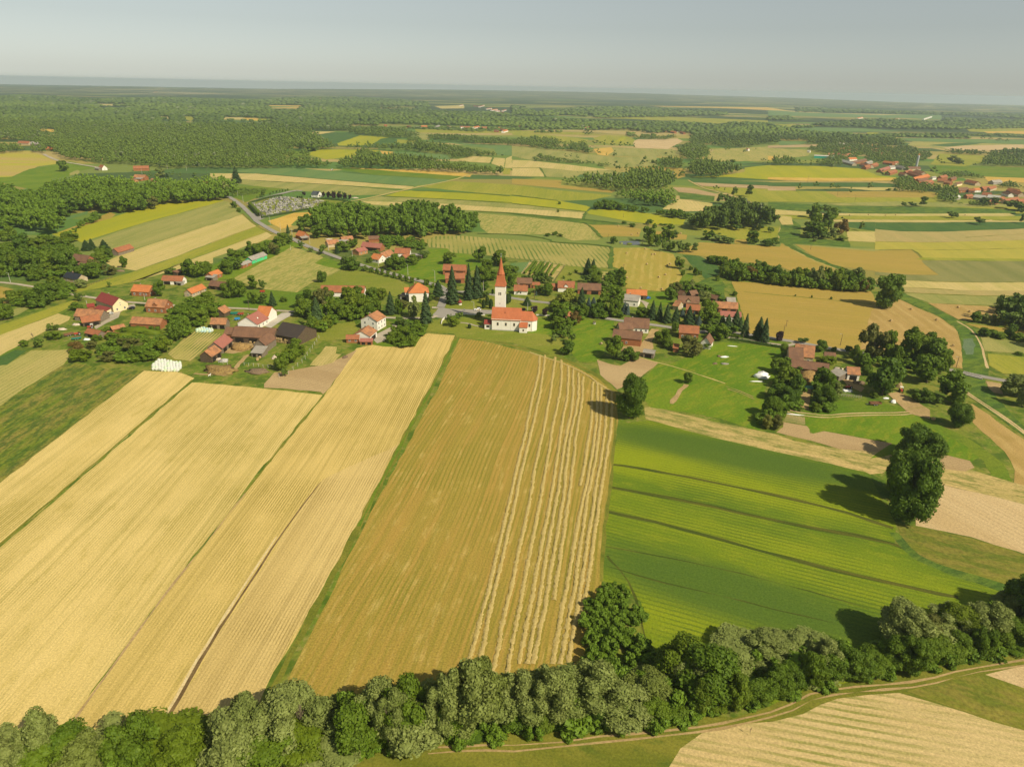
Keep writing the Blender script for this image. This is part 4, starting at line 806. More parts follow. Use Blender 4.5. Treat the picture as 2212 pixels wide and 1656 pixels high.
KIND = {'d': ('round', 'leafy_tree', 'mid green leafy'), 'T': ('tall', 'leafy_tree', 'tall mid green leafy'), 'D': ('round', 'leafy_tree', 'dark green leafy'), 'L': ('round', 'leafy_tree', 'bright green leafy'),
        'O': ('open', 'leafy_tree', 'olive green loose'), 'o': ('open', 'leafy_tree', 'thin open crowned green'), 'w': ('willow', 'willow_tree', 'silvery grey-green willow'), 'S': ('spruce', 'spruce_tree', 'dark conical spruce'),
        'B': ('spruce', 'spruce_tree', 'blue-grey conical spruce'), 'P': ('round', 'plum_tree', 'dark purple leaved'), 'y': ('willow', 'willow_tree', 'yellow-green weeping'), 'f': ('open', 'elder_shrub', 'yellow blossoming'),
        'r': ('round', 'leafy_tree', 'rusty brown-green'), 'b': ('round', 'shrub', 'low green'), 't': ('column', 'thuja_tree', 'slim dark columnar'), 'X': (None, 'bare_tree', 'bare leafless grey')}
TREES = []; THINGS = []
def tree(kind, X, Y, h, wd, r, group=None, label=None):
    wd *= 1.13 if kind not in 'SBt' else 1.0
    form, nm, word = KIND[kind]; base = Vector((X, Y, 0)); dist = Y
    lod = 'n' if dist < 300 else ('m' if dist < 640 else 'f')
    if kind == 'X':
        o = link(nm, BARE[r.randrange(2)], (), None, base, (0, 0, r.uniform(0, 6.28)), (wd, wd, h)); cat = 'tree'
    else:
        me = r.choice(LOD[form, lod]); rz = r.uniform(0, 6.28)
        shrub = kind in 'bft' or h < 3.2
        k0 = 0.0 if kind in 'bt' or shrub else {'S': .05, 'B': .03, 'w': .06, 'y': .03, 'D': .03}.get(kind, .07)
        hc = h * (1 - k0)
        if shrub:
            o = link(nm if kind in 'ft' else 'shrub', me, (), None, base, (0, 0, rz), (wd, wd, hc)); cr = o; cat = 'shrub'
            if kind == 't': cat = 'tree'
        else:
            o = empty(nm, base, rz); cr = link('crown', me, (), o, (0, 0, h * k0), (r.uniform(-.09, .09), r.uniform(-.09, .09), 0) if kind not in 'SB' else None, (wd * r.uniform(.86, 1.14), wd * r.uniform(.86, 1.14), hc)); cat = 'tree'
            link('trunk', r.choice(TRUNK), (), o, (0, 0, -.1), None, (h * .45, h * .45, h * .5))
        mt = LM[kind if kind != 'o' else 'd']
        if me.materials[0] != mt: cr.material_slots[0].link = 'OBJECT'; cr.material_slots[0].material = mt
    size = 'small ' if h < 6 else ('tall ' if h > 17 and 'tall' not in word else '')
    TREES.append((o, kind, size + word, h, wd, group)); tag(o, label, cat, group)
    return o
TD = {}
def T(c, s, group=None, wm=1.0, dyb=0.0, dyt=0.0):
    r = random.Random(hash_(s))
    for q in s.split(';'):
        q = q.split()
        if not q: continue
        k = q[0]; x, yb, yt, wp = map(float, q[1:5]); yb += dyb * r.uniform(.5, 1.3); yt += dyt * r.uniform(.3, 1.4); wp *= wm * r.uniform(.85, 1.25) if wm != 1.0 else 1.0; base = P(c, x, yb); u, vt = uv(c, x, yt)
        wd = wp * CR[c][2] / 1.8517 * depth(base) / F
        if k not in 'oX': base = base + Vector((base.x, base.y, 0)).normalized() * min(6.5, wd * (.16 if k in 'SBt' else .34))
        h = hgt(base, vt)
        if k not in 'oX': bk = base + Vector((base.x, base.y, 0)).normalized() * wd * .30; h = min(h, hgt(bk, vt) / .84)
        h = max(1.2, min(h, 32)); tree(k, base.x, base.y, h, wd, r, group)
def hash_(s): return sum((i + 1) * ord(ch) for i, ch in enumerate(s)) % 100003

# --- V3: church quarter
T('V3', 'S 1130 1015 585 175; S 1310 970 560 150; S 1400 950 580 145; S 975 930 740 145; S 840 1230 860 155; S 450 1130 865 125; S 1955 1030 925 125; w 700 1180 930 150; t 1475 1060 960 38; t 1515 1025 925 38; t 1555 1065 955 42; t 1740 1010 895 35; t 1762 995 890 30; t 1575 900 845 25; t 1718 985 905 26; b 1440 1000 950 45; D 1410 1185 1108 105; D 1100 1192 1130 72; L 1215 1190 1105 85; L 1150 1270 1150 130; t 1320 1280 1230 34; L 1488 960 880 125; b 1715 1025 980 30; L 1555 1150 1120 50')
T('V3', 'o 1100 570 430 145; o 1440 550 375 145; d 1660 600 415 185; d 1530 640 520 120; d 1480 780 600 175; T 1560 760 640 150; d 1790 760 590 205; d 1740 840 680 125; d 700 585 470 125; d 480 645 470 205; d 570 625 490 100; d 830 512 420 110; d 740 545 480 80; b 210 560 495 72; d 290 470 415 65; L 330 980 840 130; d 230 1000 830 125; d 80 940 820 120; d 130 1080 900 155; L 50 1150 880 185; d 210 1180 1010 130; d 300 1100 930 140; O 590 1080 960 130; b 540 1130 950 75; d 890 1000 910 110; d 1850 905 820 110; d 2090 900 810 115; d 2180 930 790 115; d 2050 760 670 110; d 2130 770 650 120; b 1980 910 870 40; B 2055 915 865 30; b 1500 862 770 70')
T('V3', 'b 170 650 590 72; b 240 670 615 55; b 300 680 615 46; b 362 695 620 50; b 425 715 640 50; b 490 730 655 50; b 558 745 675 55; b 625 765 695 55; b 692 780 715 52; b 845 805 730 62; b 752 752 715 36; b 915 832 780 42; P 2025 1112 1035 92; P 2157 1150 1065 82; P 1915 1090 1055 60; b 1400 750 690 50', 'clipped shrubs and trees around the church lawn and lane')
T('V3', 'd 450 1450 1330 115; d 520 1405 1250 115; b 585 1480 1360 95; d 605 1380 1250 115; b 660 1470 1340 115; d 705 1420 1280 120; d 640 1290 1200 115; d 570 1260 1150 105; b 760 1340 1250 100; b 815 1300 1230 95; b 745 1250 1180 85; b 690 1490 1400 100; b 500 1470 1400 80; b 620 1330 1270 80', 'fruit trees of the orchard below the spruce')
# --- V4
T('V4', 'y 440 1030 835 245; S 620 1055 820 135; B 700 1060 930 85; B 755 1030 930 80; B 645 1050 970 70; B 1095 1120 980 85; B 1130 1130 1000 60; T 860 1130 885 150; T 985 1120 820 185; d 1000 1165 965 135; D 790 1165 1000 155; d 660 1165 1010 115; d 540 1100 1010 125; d 360 1105 985 170; d 400 1225 1050 170; T 380 1300 1150 190; r 545 1250 1100 135; d 480 1290 1180 125; d 440 1355 1260 105; d 315 1450 1350 112; o 520 1440 1340 95; D 465 1590 1425 185; b 370 1345 1280 95; d 1285 1165 1045 160; d 160 895 800 105; d 250 930 790 115; T 1050 830 605 125; d 960 825 690 145; d 900 850 760 110; S 690 700 500 145; S 752 640 510 92; d 740 720 590 115; d 680 785 690 115; b 790 785 690 135; b 825 720 650 72; d 1710 632 490 122; O 1650 905 770 125; d 1610 970 830 130; w 1820 870 740 95; b 1740 700 630 45; b 1880 700 610 60; w 1975 985 860 160; d 1930 900 800 110')
T('V4', 'S 1400 1185 965 115; S 1480 1195 985 100; S 1560 1222 1005 125; S 1660 1222 1035 115; S 1800 1245 1025 155; B 1735 1150 1060 75; B 1915 1240 1140 85; B 1855 1200 1085 75; d 2000 1235 975 195; d 2010 1350 1230 95; d 2085 1290 1195 125; T 2150 1425 1220 145; d 1500 1462 1290 185; d 1565 1500 1380 150; d 1660 1330 1200 105; O 1800 1605 1375 275; b 2010 1510 1440 92; o 970 1605 1370 205; D 1150 1650 1500 195; d 1060 1640 1540 110; T 1350 335 80 135; T 1565 335 115 155; L 1385 385 230 112; d 1470 385 240 92; d 1600 432 310 112; d 1705 452 320 95; d 1775 450 340 92; d 1862 450 340 85; d 1640 330 200 100; b 965 350 265 92; b 1185 168 115 62; b 330 255 205 72; b 1090 128 95 50; b 240 265 225 70; b 390 270 235 70; T 1530 440 300 60')
T('V4', 'o 560 665 630 40; o 500 692 660 42; o 425 732 700 36; o 490 762 730 52; o 20 790 690 100; o 110 780 690 90; o 190 790 700 90; o 270 790 690 80; b 2070 560 480 125; b 2170 592 490 100; b 2190 725 590 112; b 2030 530 490 60; b 1830 640 590 45; b 1930 690 640 50; b 2120 760 700 60', 'fruit trees and bushes in the gardens north of the lane')
# --- V5
T('V5', 'b 245 582 485 92; b 160 577 475 115; d 390 640 510 115; d 320 690 560 145; d 420 745 600 185; r 560 755 610 185; d 640 655 520 92; D 710 745 550 135; D 830 765 575 155; d 780 800 650 125; d 930 822 690 125; L 1100 785 605 145; d 1060 822 700 115; w 1215 805 615 100; w 1290 822 590 125; d 1380 765 600 115; L 1510 862 620 185; d 1640 842 650 115; w 1735 795 600 155; d 1690 882 770 145; r 1800 882 740 130; d 1870 865 710 115; w 1600 705 620 105; b 960 790 690 100; b 1160 830 730 110; d 500 700 590 120; b 1420 860 770 110')
T('V5', 'D 2010 1070 688 270; S 640 1405 1150 155; S 700 1432 1160 125; S 390 1262 1070 135; S 490 1372 1110 105; S 300 1292 1120 135; S 240 1272 1130 105; S 435 1305 1150 95; d 290 1405 1290 85; b 365 1382 1335 62; b 420 1390 1350 52; P 860 1425 1315 112; D 1145 1462 1390 125; D 1325 1552 1415 142; o 1470 1532 1480 62; d 940 1500 1450 80; D 580 355 205 145; D 770 378 278 205; d 780 228 158 85; d 590 197 145 62; d 400 202 130 112; d 660 210 85 92; d 310 352 268 155; d 200 325 240 155; d 80 305 190 155; d 640 205 165 55; T 1185 272 90 165; T 1250 290 100 165; D 1330 292 110 160; T 1240 205 -80 155; T 1415 195 -60 155; w 1450 292 170 115; r 1540 252 70 135; d 1360 302 220 125; d 1200 292 210 85; w 1270 327 265 72; b 1560 317 262 130; o 1775 203 105 72; b 380 920 865 70; b 1230 942 912 22; b 1447 962 932 30; b 1053 925 902 22')
# --- V6
T('V6', 'O 240 825 408 310; T 430 825 465 165; T 610 835 418 190; T 740 805 500 205; D 860 705 500 185; D 905 905 590 310; d 850 1085 755 290; d 1000 965 700 225; D 350 1235 818 360; d 1110 1305 955 330; D 1185 1565 1278 270; D 800 1285 1118 210; d 980 1312 1220 115; L 270 1225 1150 92; d 180 975 860 105; d 60 855 650 125; d 130 875 730 115; d 520 860 640 140; b 640 870 790 120; d 1375 392 268 115; w 1495 402 288 92; w 1615 417 283 105; w 1772 412 303 105; w 1885 452 328 85; D 1770 562 408 115; D 1700 375 120 165; D 1800 405 140 185; D 1890 410 100 210; b 1530 552 448 185; b 1665 572 500 125; b 1880 602 510 155; b 1880 752 710 82; w 1800 1215 948 270; w 1910 1330 1040 170; w 1890 1200 950 160')
# --- B3/B4/F
T('B3', 'D 1190 862 398 285; D 1225 700 396 235; d 1780 477 350 112')
T('B4', 'd 760 420 240 205; d 830 560 330 225; D 900 640 420 165; D 680 705 530 205; D 850 782 560 235; d 630 885 650 205; d 540 905 800 115; O 690 1035 860 135; f 590 1022 858 135; d 935 420 320 105; d 1220 622 360 260; D 1250 785 540 260; w 1345 695 508 155; L 1140 825 720 112; L 1050 262 195 122; L 1240 335 205 185; d 790 235 90 115; d 1500 190 88 95; d 1695 425 305 112; d 1580 255 165 135; d 720 560 420 150; b 1170 300 240 80; b 1380 420 330 60')
T('F', 'D 1982 1008 924 100; D 1950 1135 982 108; D 1944 1090 978 84')
# --- V1 and west
T('V1', 'L 780 335 218 155; S 960 422 300 125; S 1020 402 285 105; S 1160 435 298 145; d 1100 525 400 135; D 1200 505 368 135; d 1130 565 450 155; d 700 400 270 205; d 560 405 250 225; D 250 425 238 225; d 400 425 280 205; d 650 565 380 225; D 740 665 400 225; d 500 645 440 205; D 350 705 420 265; d 230 645 450 205; d 120 605 400 225; d 60 505 330 205; d 560 705 560 185; d 400 765 620 155; d 20 725 560 135; d 100 325 160 205; d 980 745 556 265; O 1060 645 510 145; O 1210 705 568 170; L 600 805 698 205; d 700 885 760 205; D 580 965 780 245; D 430 1065 800 255; d 200 1005 848 205; d 60 1205 1010 175; d 20 1035 950 125; w 890 845 738 125; o 1380 612 478 95; d 1215 827 760 40; d 890 985 880 95; d 870 1095 1000 155; o 1755 925 750 135; d 1870 692 620 125; d 560 1312 1230 75; o 620 1302 1240 62; X 370 1402 1320 62; b 280 1482 1408 92; d 430 1505 1400 105; d 620 1412 1308 135; o 520 1382 1330 60')
T('V1', 'r 860 1565 1430 165; L 900 1655 1508 185; O 1030 1515 1410 125; O 1200 1655 1540 205; O 1370 1505 1390 205; O 1480 1565 1400 255; d 1600 1505 1380 185; d 1480 1645 1540 205; d 1640 1645 1530 185; L 1810 1565 1378 185; d 1350 1645 1560 185; d 1550 1625 1480 205; b 1170 1325 1270 105; b 1240 1405 1320 155; b 1400 1330 1260 150; b 1600 1350 1270 180; b 1500 1420 1340 200; b 1720 1330 1250 120; o 1100 1560 1470 70; b 1080 1420 1350 100')
# --- V2
T('V2', 'd 170 705 518 175; d 280 725 540 175; d 380 705 530 115; o 655 522 402 155; d 570 695 538 165; d 690 645 530 105; d 865 475 318 125; d 940 485 340 135; d 1010 445 320 135; O 1100 470 330 105; D 1132 477 395 62; d 1170 372 232 155; d 1230 352 240 105; d 1200 335 225 105; D 1030 472 400 52; S 1250 235 132 52; d 1280 362 250 62; d 1625 475 360 115; d 1400 405 310 62; D 1945 645 500 205; D 1860 590 490 90; d 2100 655 590 62; d 2172 672 612 52; D 1632 775 640 122; T 870 855 690 122; o 975 855 740 72; d 600 955 740 155; d 700 955 750 175; d 660 885 735 125; d 880 1015 870 115; d 970 1025 900 95; S 1080 1035 868 105; b 1205 992 930 72; d 340 1085 890 235; d 430 1175 1040 155; d 150 1155 990 265; d 60 1210 1030 150; d 240 1255 1080 235; d 100 1335 1150 205; D 30 1425 1180 155')
T('V2', 'D 1440 1085 858 195; d 1420 1165 960 185; S 1580 1295 928 185; d 1500 1335 1150 145; L 1600 1315 1180 145; L 1680 1285 1140 125; O 1640 1095 830 205; d 1700 1005 830 155; L 1790 1185 960 185; L 1900 1015 820 185; d 1880 1195 1000 195; d 2000 1185 1010 185; L 2100 1155 950 165; L 2150 965 840 105; L 1440 1375 1250 115; L 1400 1435 1310 125; d 1330 1525 1400 135; d 1340 1605 1490 155; L 1270 1645 1510 155; d 1200 1665 1560 145; T 1730 1180 1000 120; D 1530 1200 1000 130; L 750 480 420 40; d 1560 295 130 205; d 1410 230 30 185; d 1850 445 320 155; S 1790 455 360 65; d 1960 395 290 135; L 1500 440 390 60')
T('B2', 'd 230 292 130 132; d 320 232 108 112; L 385 160 60 90; L 250 342 265 62')
# --- T sheets: single trees and clumps further off
T('T1', 'd 548 838 742 105; S 2045 935 790 95; L 1690 925 845 110; w 1385 905 810 80; D 1490 880 830 60; S 1445 885 845 40; d 1290 905 830 80; d 1555 890 845 55; w 1955 1065 920 90; b 2025 1150 1092 55; b 2065 1185 1150 45; L 1140 1175 1030 110; L 1240 1110 1000 90; O 1335 1165 1050 100; D 1240 1175 1050 100; D 1400 1120 1030 60; L 1700 1090 970 190; d 1560 1090 980 110; d 1460 1085 960 130; d 1050 1200 1050 130; d 920 1175 1050 130; D 620 1200 1030 160; d 730 1170 1000 130; w 90 1150 1075 150; w 280 1270 1160 90; d 390 1260 1190 130; d 560 1235 1120 130')
T('T2', 'P 420 1042 1008 34; P 540 1058 1015 36; P 580 1060 1008 32; P 625 1065 1008 42; P 672 1070 1012 40; L 672 1040 1002 36; P 720 1072 1018 40; L 718 1045 1004 36; P 768 1076 1022 38; L 766 1050 1010 36; P 808 1076 1032 36; t 360 1064 1045 12; t 378 1064 1046 12; t 396 1066 1046 14; d 275 1000 980 16; d 255 1008 988 14; d 230 1012 988 16; d 205 1018 992 18; d 178 1022 998 16; d 150 1030 1004 16; d 122 1042 1014 18; d 60 1060 1000 40; d 40 1062 1030 18; d 15 1068 1042 18', 'plum-leaved and green avenue trees around the cemetery')
T('T2', 'b 490 660 612 130; d 535 518 487 18; d 2130 697 685 22; D 1350 712 672 36; d 1790 478 462 20')
T('T3', 'D 905 840 740 80; D 985 830 762 50; d 1135 785 698 80; D 1118 790 740 60; b 1217 764 732 45; d 890 710 645 35; d 817 702 668 22; d 748 692 635 45; d 728 614 552 80; d 640 525 480 90; d 680 520 480 50; d 650 520 475 60; d 800 620 560 50; d 860 630 562 60; d 930 635 568 50; d 990 635 568 60; d 1055 638 588 30; d 1850 668 610 50; o 2003 680 640 42; d 1378 686 645 26; b 1330 684 668 22; D 1755 1010 940 58; o 1835 1010 968 18; o 1915 1055 970 68; o 2040 1055 955 75; D 1790 1120 1025 80; d 1850 1120 1035 80; d 1900 1115 1050 60; b 412 1118 1092 32; b 396 1188 1162 26; b 965 1285 1262 42; d 1180 1300 1250 90; b 1035 1300 1278 36; b 1310 1300 1280 80; b 1915 755 730 60; d 2165 755 710 52; d 2105 650 630 16; b 880 700 680 18; d 565 730 688 36; d 510 715 680 34; d 465 722 678 40; D 1480 870 810 90; D 1455 900 830 70')
T('T4', 'd 262 1010 925 42; d 402 992 902 56; d 545 998 925 72; d 592 998 938 48; d 715 1030 970 55; O 870 1005 918 70; D 395 1245 1112 110; d 510 1205 1120 90; d 555 1250 1150 90; d 1172 1140 1095 48; d 1243 1142 1100 66; D 1330 1142 1053 80; d 1580 1242 1185 70; d 1620 1242 1185 50; D 1820 1298 1232 85; d 2090 1165 1085 100; d 2180 1180 1100 120; d 2190 1290 1200 60; D 2190 1210 1150 70; d 1685 785 740 50; d 1775 797 752 42; w 1625 770 695 120; T 1455 768 685 30; d 1500 775 725 60; D 1845 562 525 46; d 1912 566 532 44; D 1985 578 545 92; d 2056 582 550 36; d 1950 1130 1060 110; d 1850 1130 1065 100; D 1415 865 785 80; D 1185 820 770 60; d 990 875 820 70; d 1030 870 830 50; b 1045 1000 980 50; b 1100 1000 978 30; S 640 1240 1225 30')
T('K4', 'o 1595 1195 1085 200; D 1990 1250 1115 150; D 2150 1290 1150 170; o 1290 1100 1050 60')
T('B6', 'X 75 690 475 90; X 2210 650 600 20')
T('B7', 'X 1290 690 520 150; X 1672 640 430 60; X 2150 690 440 110; X 1765 560 440 40')
# --- foreground belt
FG = 'the tree belt along the stream in the foreground'
T('F', 'w 30 1725 1570 110; w 92 1725 1560 95; d 170 1705 1568 95; w 240 1705 1560 100; L 350 1705 1552 140; d 300 1725 1560 120; L 412 1725 1580 115; d 130 1740 1600 120; w 205 1740 1590 90; L 60 1770 1640 130; d 280 1770 1640 130; w 560 1665 1500 90; w 622 1655 1485 110; d 592 1705 1550 115; L 660 1695 1540 120; w 735 1645 1490 85; d 772 1665 1510 95; w 705 1705 1580 110; w 820 1625 1465 75; d 870 1645 1470 92; w 905 1645 1480 92; w 950 1625 1450 85; w 1000 1645 1440 92; w 1045 1595 1420 85; w 1080 1605 1450 92; w 1140 1605 1440 85; w 1182 1595 1430 75; w 1212 1605 1440 85; w 1272 1595 1420 92; w 1332 1595 1470 85; w 1390 1545 1430 82; w 1432 1525 1420 85; L 1472 1505 1370 95; d 1512 1545 1388 115; w 1500 1525 1400 92; w 1602 1475 1355 105; w 1650 1485 1370 82; w 1682 1465 1368 62; w 1730 1475 1368 105; w 1772 1485 1380 62; D 1805 1475 1385 65; w 1935 1435 1308 75; w 1952 1445 1330 92; O 1992 1425 1328 65; w 2035 1395 1300 62; L 2062 1405 1308 52; w 2086 1405 1308 62; w 2120 1395 1295 55; w 2160 1355 1268 62; D 2202 1375 1250 65; D 2232 1405 1260 85; d 2177 1405 1330 65; D 1215 1560 1440 70; w 1110 1590 1445 60; w 845 1640 1480 60; d 980 1620 1470 70; w 530 1690 1530 90', None, 1.3, -22)
T('F', 'd -40 1730 1691 66; L -13 1731 1675 77; L 28 1723 1667 76; b 72 1717 1647 78; L 115 1703 1660 59; b 160 1696 1629 52; d 199 1696 1641 58; L 229 1688 1622 50; D 260 1688 1641 64; L 299 1688 1646 58; L 342 1689 1636 67; D 381 1674 1633 52; d 427 1670 1618 62; D 584 1656 1617 59; d 622 1637 1597 59; L 647 1641 1602 74; d 694 1639 1592 76; b 728 1618 1560 59; d 756 1621 1580 70; o 784 1615 1566 55; b 827 1613 1566 64; b 856 1602 1562 51; b 884 1604 1562 68; L 922 1607 1569 76; D 956 1594 1541 64; d 991 1604 1552 78; D 1027 1604 1559 67; b 1070 1595 1550 51; d 1116 1590 1518 82; b 1156 1582 1520 66; d 1182 1591 1523 61; d 1222 1578 1519 67; d 1262 1578 1532 82; D 1287 1571 1501 51; b 1333 1582 1511 79; d 1373 1573 1520 81; b 1403 1579 1509 70; d 1433 1570 1507 79; b 1470 1555 1512 77; o 1508 1544 1475 50; L 1532 1539 1486 70; b 1560 1536 1472 60; o 1592 1533 1463 62; o 1635 1519 1475 79; b 1668 1515 1446 67; b 1703 1495 1431 71; o 1749 1484 1415 64; d 1793 1481 1413 74; b 1824 1464 1419 74; o 1849 1468 1413 76; d 1887 1458 1403 78; b 1920 1448 1376 73; o 1958 1448 1379 76; o 1996 1431 1377 70; b 2030 1437 1373 83; d 2063 1426 1369 59; b 2109 1421 1357 52; b 2149 1402 1354 61; b 2180 1410 1374 77; o 2223 1387 1345 72; b 2271 1391 1322 55')

# ---------------------------------------------------------------- woods beyond the counted trees: one object per wood
def inpoly(u, v, pp):
    ins = np.zeros(len(u), bool); n = len(pp); j = n - 1
    for i in range(n):
        xi, yi = pp[i]; xj, yj = pp[j]
        cond = ((yi > v) != (yj > v)) & (u < (xj - xi) * (v - yi) / (yj - yi + 1e-12) + xi); ins ^= cond; j = i
    return ins
def nproj(X, Y, Z):
    Zc = Z - H; d = Y * CP - Zc * SP; vv = -(Y * SP + Zc * CP); a = F * X / d; b = F * vv / d
    return a * CRO - b * SRO + CX, a * SRO + b * CRO + CY
WM = leaf_mat('wood_leaves', (0.0448, 0.0816, 0.00793), (0.146, 0.21, 0.0231), attr=True, cc=(.16, .19, .085), trans=.1)
WMb = leaf_mat('wood_leaves_bright', (0.0782, 0.143, 0.00736), (0.148, 0.233, 0.0137), attr=True, trans=.12)
def blob(seed, sub, leaves, ls, jag):
    r = np.random.default_rng(seed); c = Crown()
    V, Fc = ICO[sub]; V = V.copy(); d = V / np.linalg.norm(V, axis=1, keepdims=True)
    amp = np.ones(len(V))
    for _ in range(9):
        q = r.normal(size=3); q /= np.linalg.norm(q); amp += .34 * np.exp(-((1 - d @ q) / .10)) - .05
    V = d * amp[:, None] * (1 + r.normal(0, jag, (len(V), 1))); V = V * .5 * .9; V[:, 2] += .46; V[:, 2] = np.maximum(V[:, 2], 0)
    c.tris(V, Fc)
    if leaves:
        dd = r.normal(size=(leaves, 3)); dd[:, 2] += .3; dd /= np.linalg.norm(dd, axis=1, keepdims=True)
        k = np.argmax(dd @ d.T, axis=1); pos = dd * (amp[k] * .5 * r.uniform(.84, 1.02, leaves))[:, None] * .95; pos[:, 2] += .46
        Vq, Q = quads(pos, dd + r.normal(0, .5, pos.shape), ls, r); Vq[:, 2] = np.maximum(Vq[:, 2], 0.01); c.qds(Vq, Q)
    return c.tri_arrays()
BL = {'n': [blob(k, 2, 260, .05, .05) for k in range(6)], 'm': [blob(k + 10, 2, 60, .075, .09) for k in range(5)], 'f': [blob(k + 20, 1, 0, 0, .12) for k in range(6)]}
def crownblob(k, lobes, leaves, ls, co):
    V, T = round_crown(k, lobes, leaves, ls, 9, 8, core=co).tri_arrays(); V = V / np.array([9, 9, 8]); V[:, 2] = .22 + .78 * V[:, 2]; return V, T
BL['n'] = [crownblob(90 + k, 12, 420, .75, 1) for k in range(6)]; BL['m'] = [crownblob(100 + k, 6, 20, .7, 1) for k in range(5)]
def closeblob(k):
    V, T = round_crown(80 + k, 16, 1500, .42, 7, 6, core=1).tri_arrays(); return V / np.array([7, 7, 6]), T
BL['c'] = [closeblob(k) for k in range(5)]
def wood(name, label, cat, c, s, h=14., holes=(), dens=1.0, mat=None, min_sp=7.0, k=.0062, avoid=None, tone=(0., .9), conif=0.0, up=True, hv=.22):
    r = np.random.default_rng(hash_(s)); pp = np.array(pxs(c, s)); hp = [np.array(pxs(hc, hs_)) for hc, hs_ in holes]
    v0, v1 = pp[:, 1].min(), pp[:, 1].max(); corner = [unp(u, v) for u in (pp[:, 0].min(), pp[:, 0].max()) for v in (max(v0, 172), v1)]
    ys = [q.y for q in corner]; ymin, ymax = max(60, min(ys) * .8), min(14000, max(ys) * 1.3)
    P2 = []; y = ymin
    while y < ymax:
        st = max(min_sp, y * k) / math.sqrt(dens); xl = min(unp(pp[:, 0].min(), v1).x, unp(pp[:, 0].min(), v0).x) if False else -y * .95; xr = y * .95
        n = int((xr - xl) / st); xs = xl + (np.arange(n) + r.uniform(-.45, .45, n)) * st; P2.append(np.stack([xs, y + r.uniform(-.45, .45, n) * st, np.full(n, st)], 1)); y += st
    Q = np.concatenate(P2); hh = h * (1 + r.normal(0, hv, len(Q)).clip(-.5, .6))
    u0, w0 = nproj(Q[:, 0], Q[:, 1], hh * .12); u1, w1 = nproj(Q[:, 0], Q[:, 1], hh * (.85 if up else .4))
    keep = inpoly(u0, w0, pp) & inpoly(u1, w1, pp)
    if keep.sum() < 6:
        um, wm = nproj(Q[:, 0], Q[:, 1], hh * .45); keep = inpoly(um, wm, pp)
    for q in hp: keep &= ~inpoly(u0, w0, q) & ~inpoly(u1, w1, q)
    if avoid is not None:
        for (ax, ay, ar) in avoid: keep &= np.hypot(Q[:, 0] - ax, Q[:, 1] - ay) > ar
    Q = Q[keep]; hh = hh[keep]
    if len(Q) == 0: print('EMPTY wood', c, s[:30]); return None
    Vs = []; Ts = []; At = []; off = 0; big = np.random.default_rng(9)
    lodk = np.where(Q[:, 1] < 300, 3, np.where(Q[:, 1] < 900, 0, np.where(Q[:, 1] < 2300, 1, 2))); var = r.integers(0, 5, len(Q)); rot = r.uniform(0, 6.283, len(Q)); wd = Q[:, 2] * r.uniform(1.2, 1.75, len(Q))
    # tone drifts through the wood so stands of one kind show
    tn = .5 + .5 * np.sin(Q[:, 0] * .011 + 1.3 * np.sin(Q[:, 1] * .007)) * np.cos(Q[:, 1] * .009 + Q[:, 0] * .004); tn = tone[0] + (tone[1] - tone[0]) * np.clip(.55 * tn + .45 * r.uniform(0, 1, len(Q)), 0, 1)
    hh = hh * (1 + .22 * np.sin(Q[:, 0] * .006 + 2.1 * np.sin(Q[:, 1] * .0031)) * np.sin(Q[:, 1] * .0047 + 1.7 * np.sin(Q[:, 0] * .0023)) * (Q[:, 1] > 1200))
    tn = np.clip(tn + .3 * np.sin(Q[:, 0] * .0021 + Q[:, 1] * .0033 + 2 * np.sin(Q[:, 0] * .0014)) * (Q[:, 1] > 1200), 0, .93)
    far_ = Q[:, 1] > 1050; gi = np.floor((Q[:, 0] * .96 + Q[:, 1] * .28 + 40 * np.sin(Q[:, 1] * .013)) / 310) * 12.9898 + np.floor((Q[:, 1] * .96 - Q[:, 0] * .28 + 30 * np.sin(Q[:, 0] * .017)) / 420) * 78.233; blk = np.abs(np.sin(gi) * 43758.5453) % 1.0
    tn = tn + far_ * (blk - .5) * .75; hh = hh * (1 + far_ * (((blk * 7.3) % 1.0) - .5) * .5)
    tn = np.clip(tn + np.where(lodk == 1, .45, np.where(lodk == 2, -.05, 0)), 0, 1.25 if mat is not WM else .85)
    tn = np.where(r.uniform(0, 1, len(Q)) < .02, .97, tn)
    for L, key in ((0, 'n'), (1, 'm'), (2, 'f'), (3, 'c')):
        for vi in range(5):
            m = (lodk == L) & (var == vi)
            if not m.any(): continue
            bv, bt = BL[key][vi]; n = m.sum(); cs, sn = np.cos(rot[m]), np.sin(rot[m])
            X = (bv[None, :, 0] * cs[:, None] - bv[None, :, 1] * sn[:, None]) * wd[m][:, None] + Q[m, 0][:, None]
            Y = (bv[None, :, 0] * sn[:, None] + bv[None, :, 1] * cs[:, None]) * wd[m][:, None] + Q[m, 1][:, None]
            Z = bv[None, :, 2] * hh[m][:, None] - .3
            Vs.append(np.stack([X, Y, Z], 2).reshape(-1, 3)); Ts.append((bt[None] + (np.arange(n) * len(bv))[:, None, None]).reshape(-1, 3) + off)
            At.append(np.repeat(tn[m], len(bv))); off += n * len(bv)
    o = link(name, npmesh(name, np.concatenate(Vs), np.concatenate(Ts), None, np.concatenate(At)), [mat or WM])
    WCOUNT.append(len(Q)); return tag(o, label, cat, kind='stuff')
WCOUNT = []
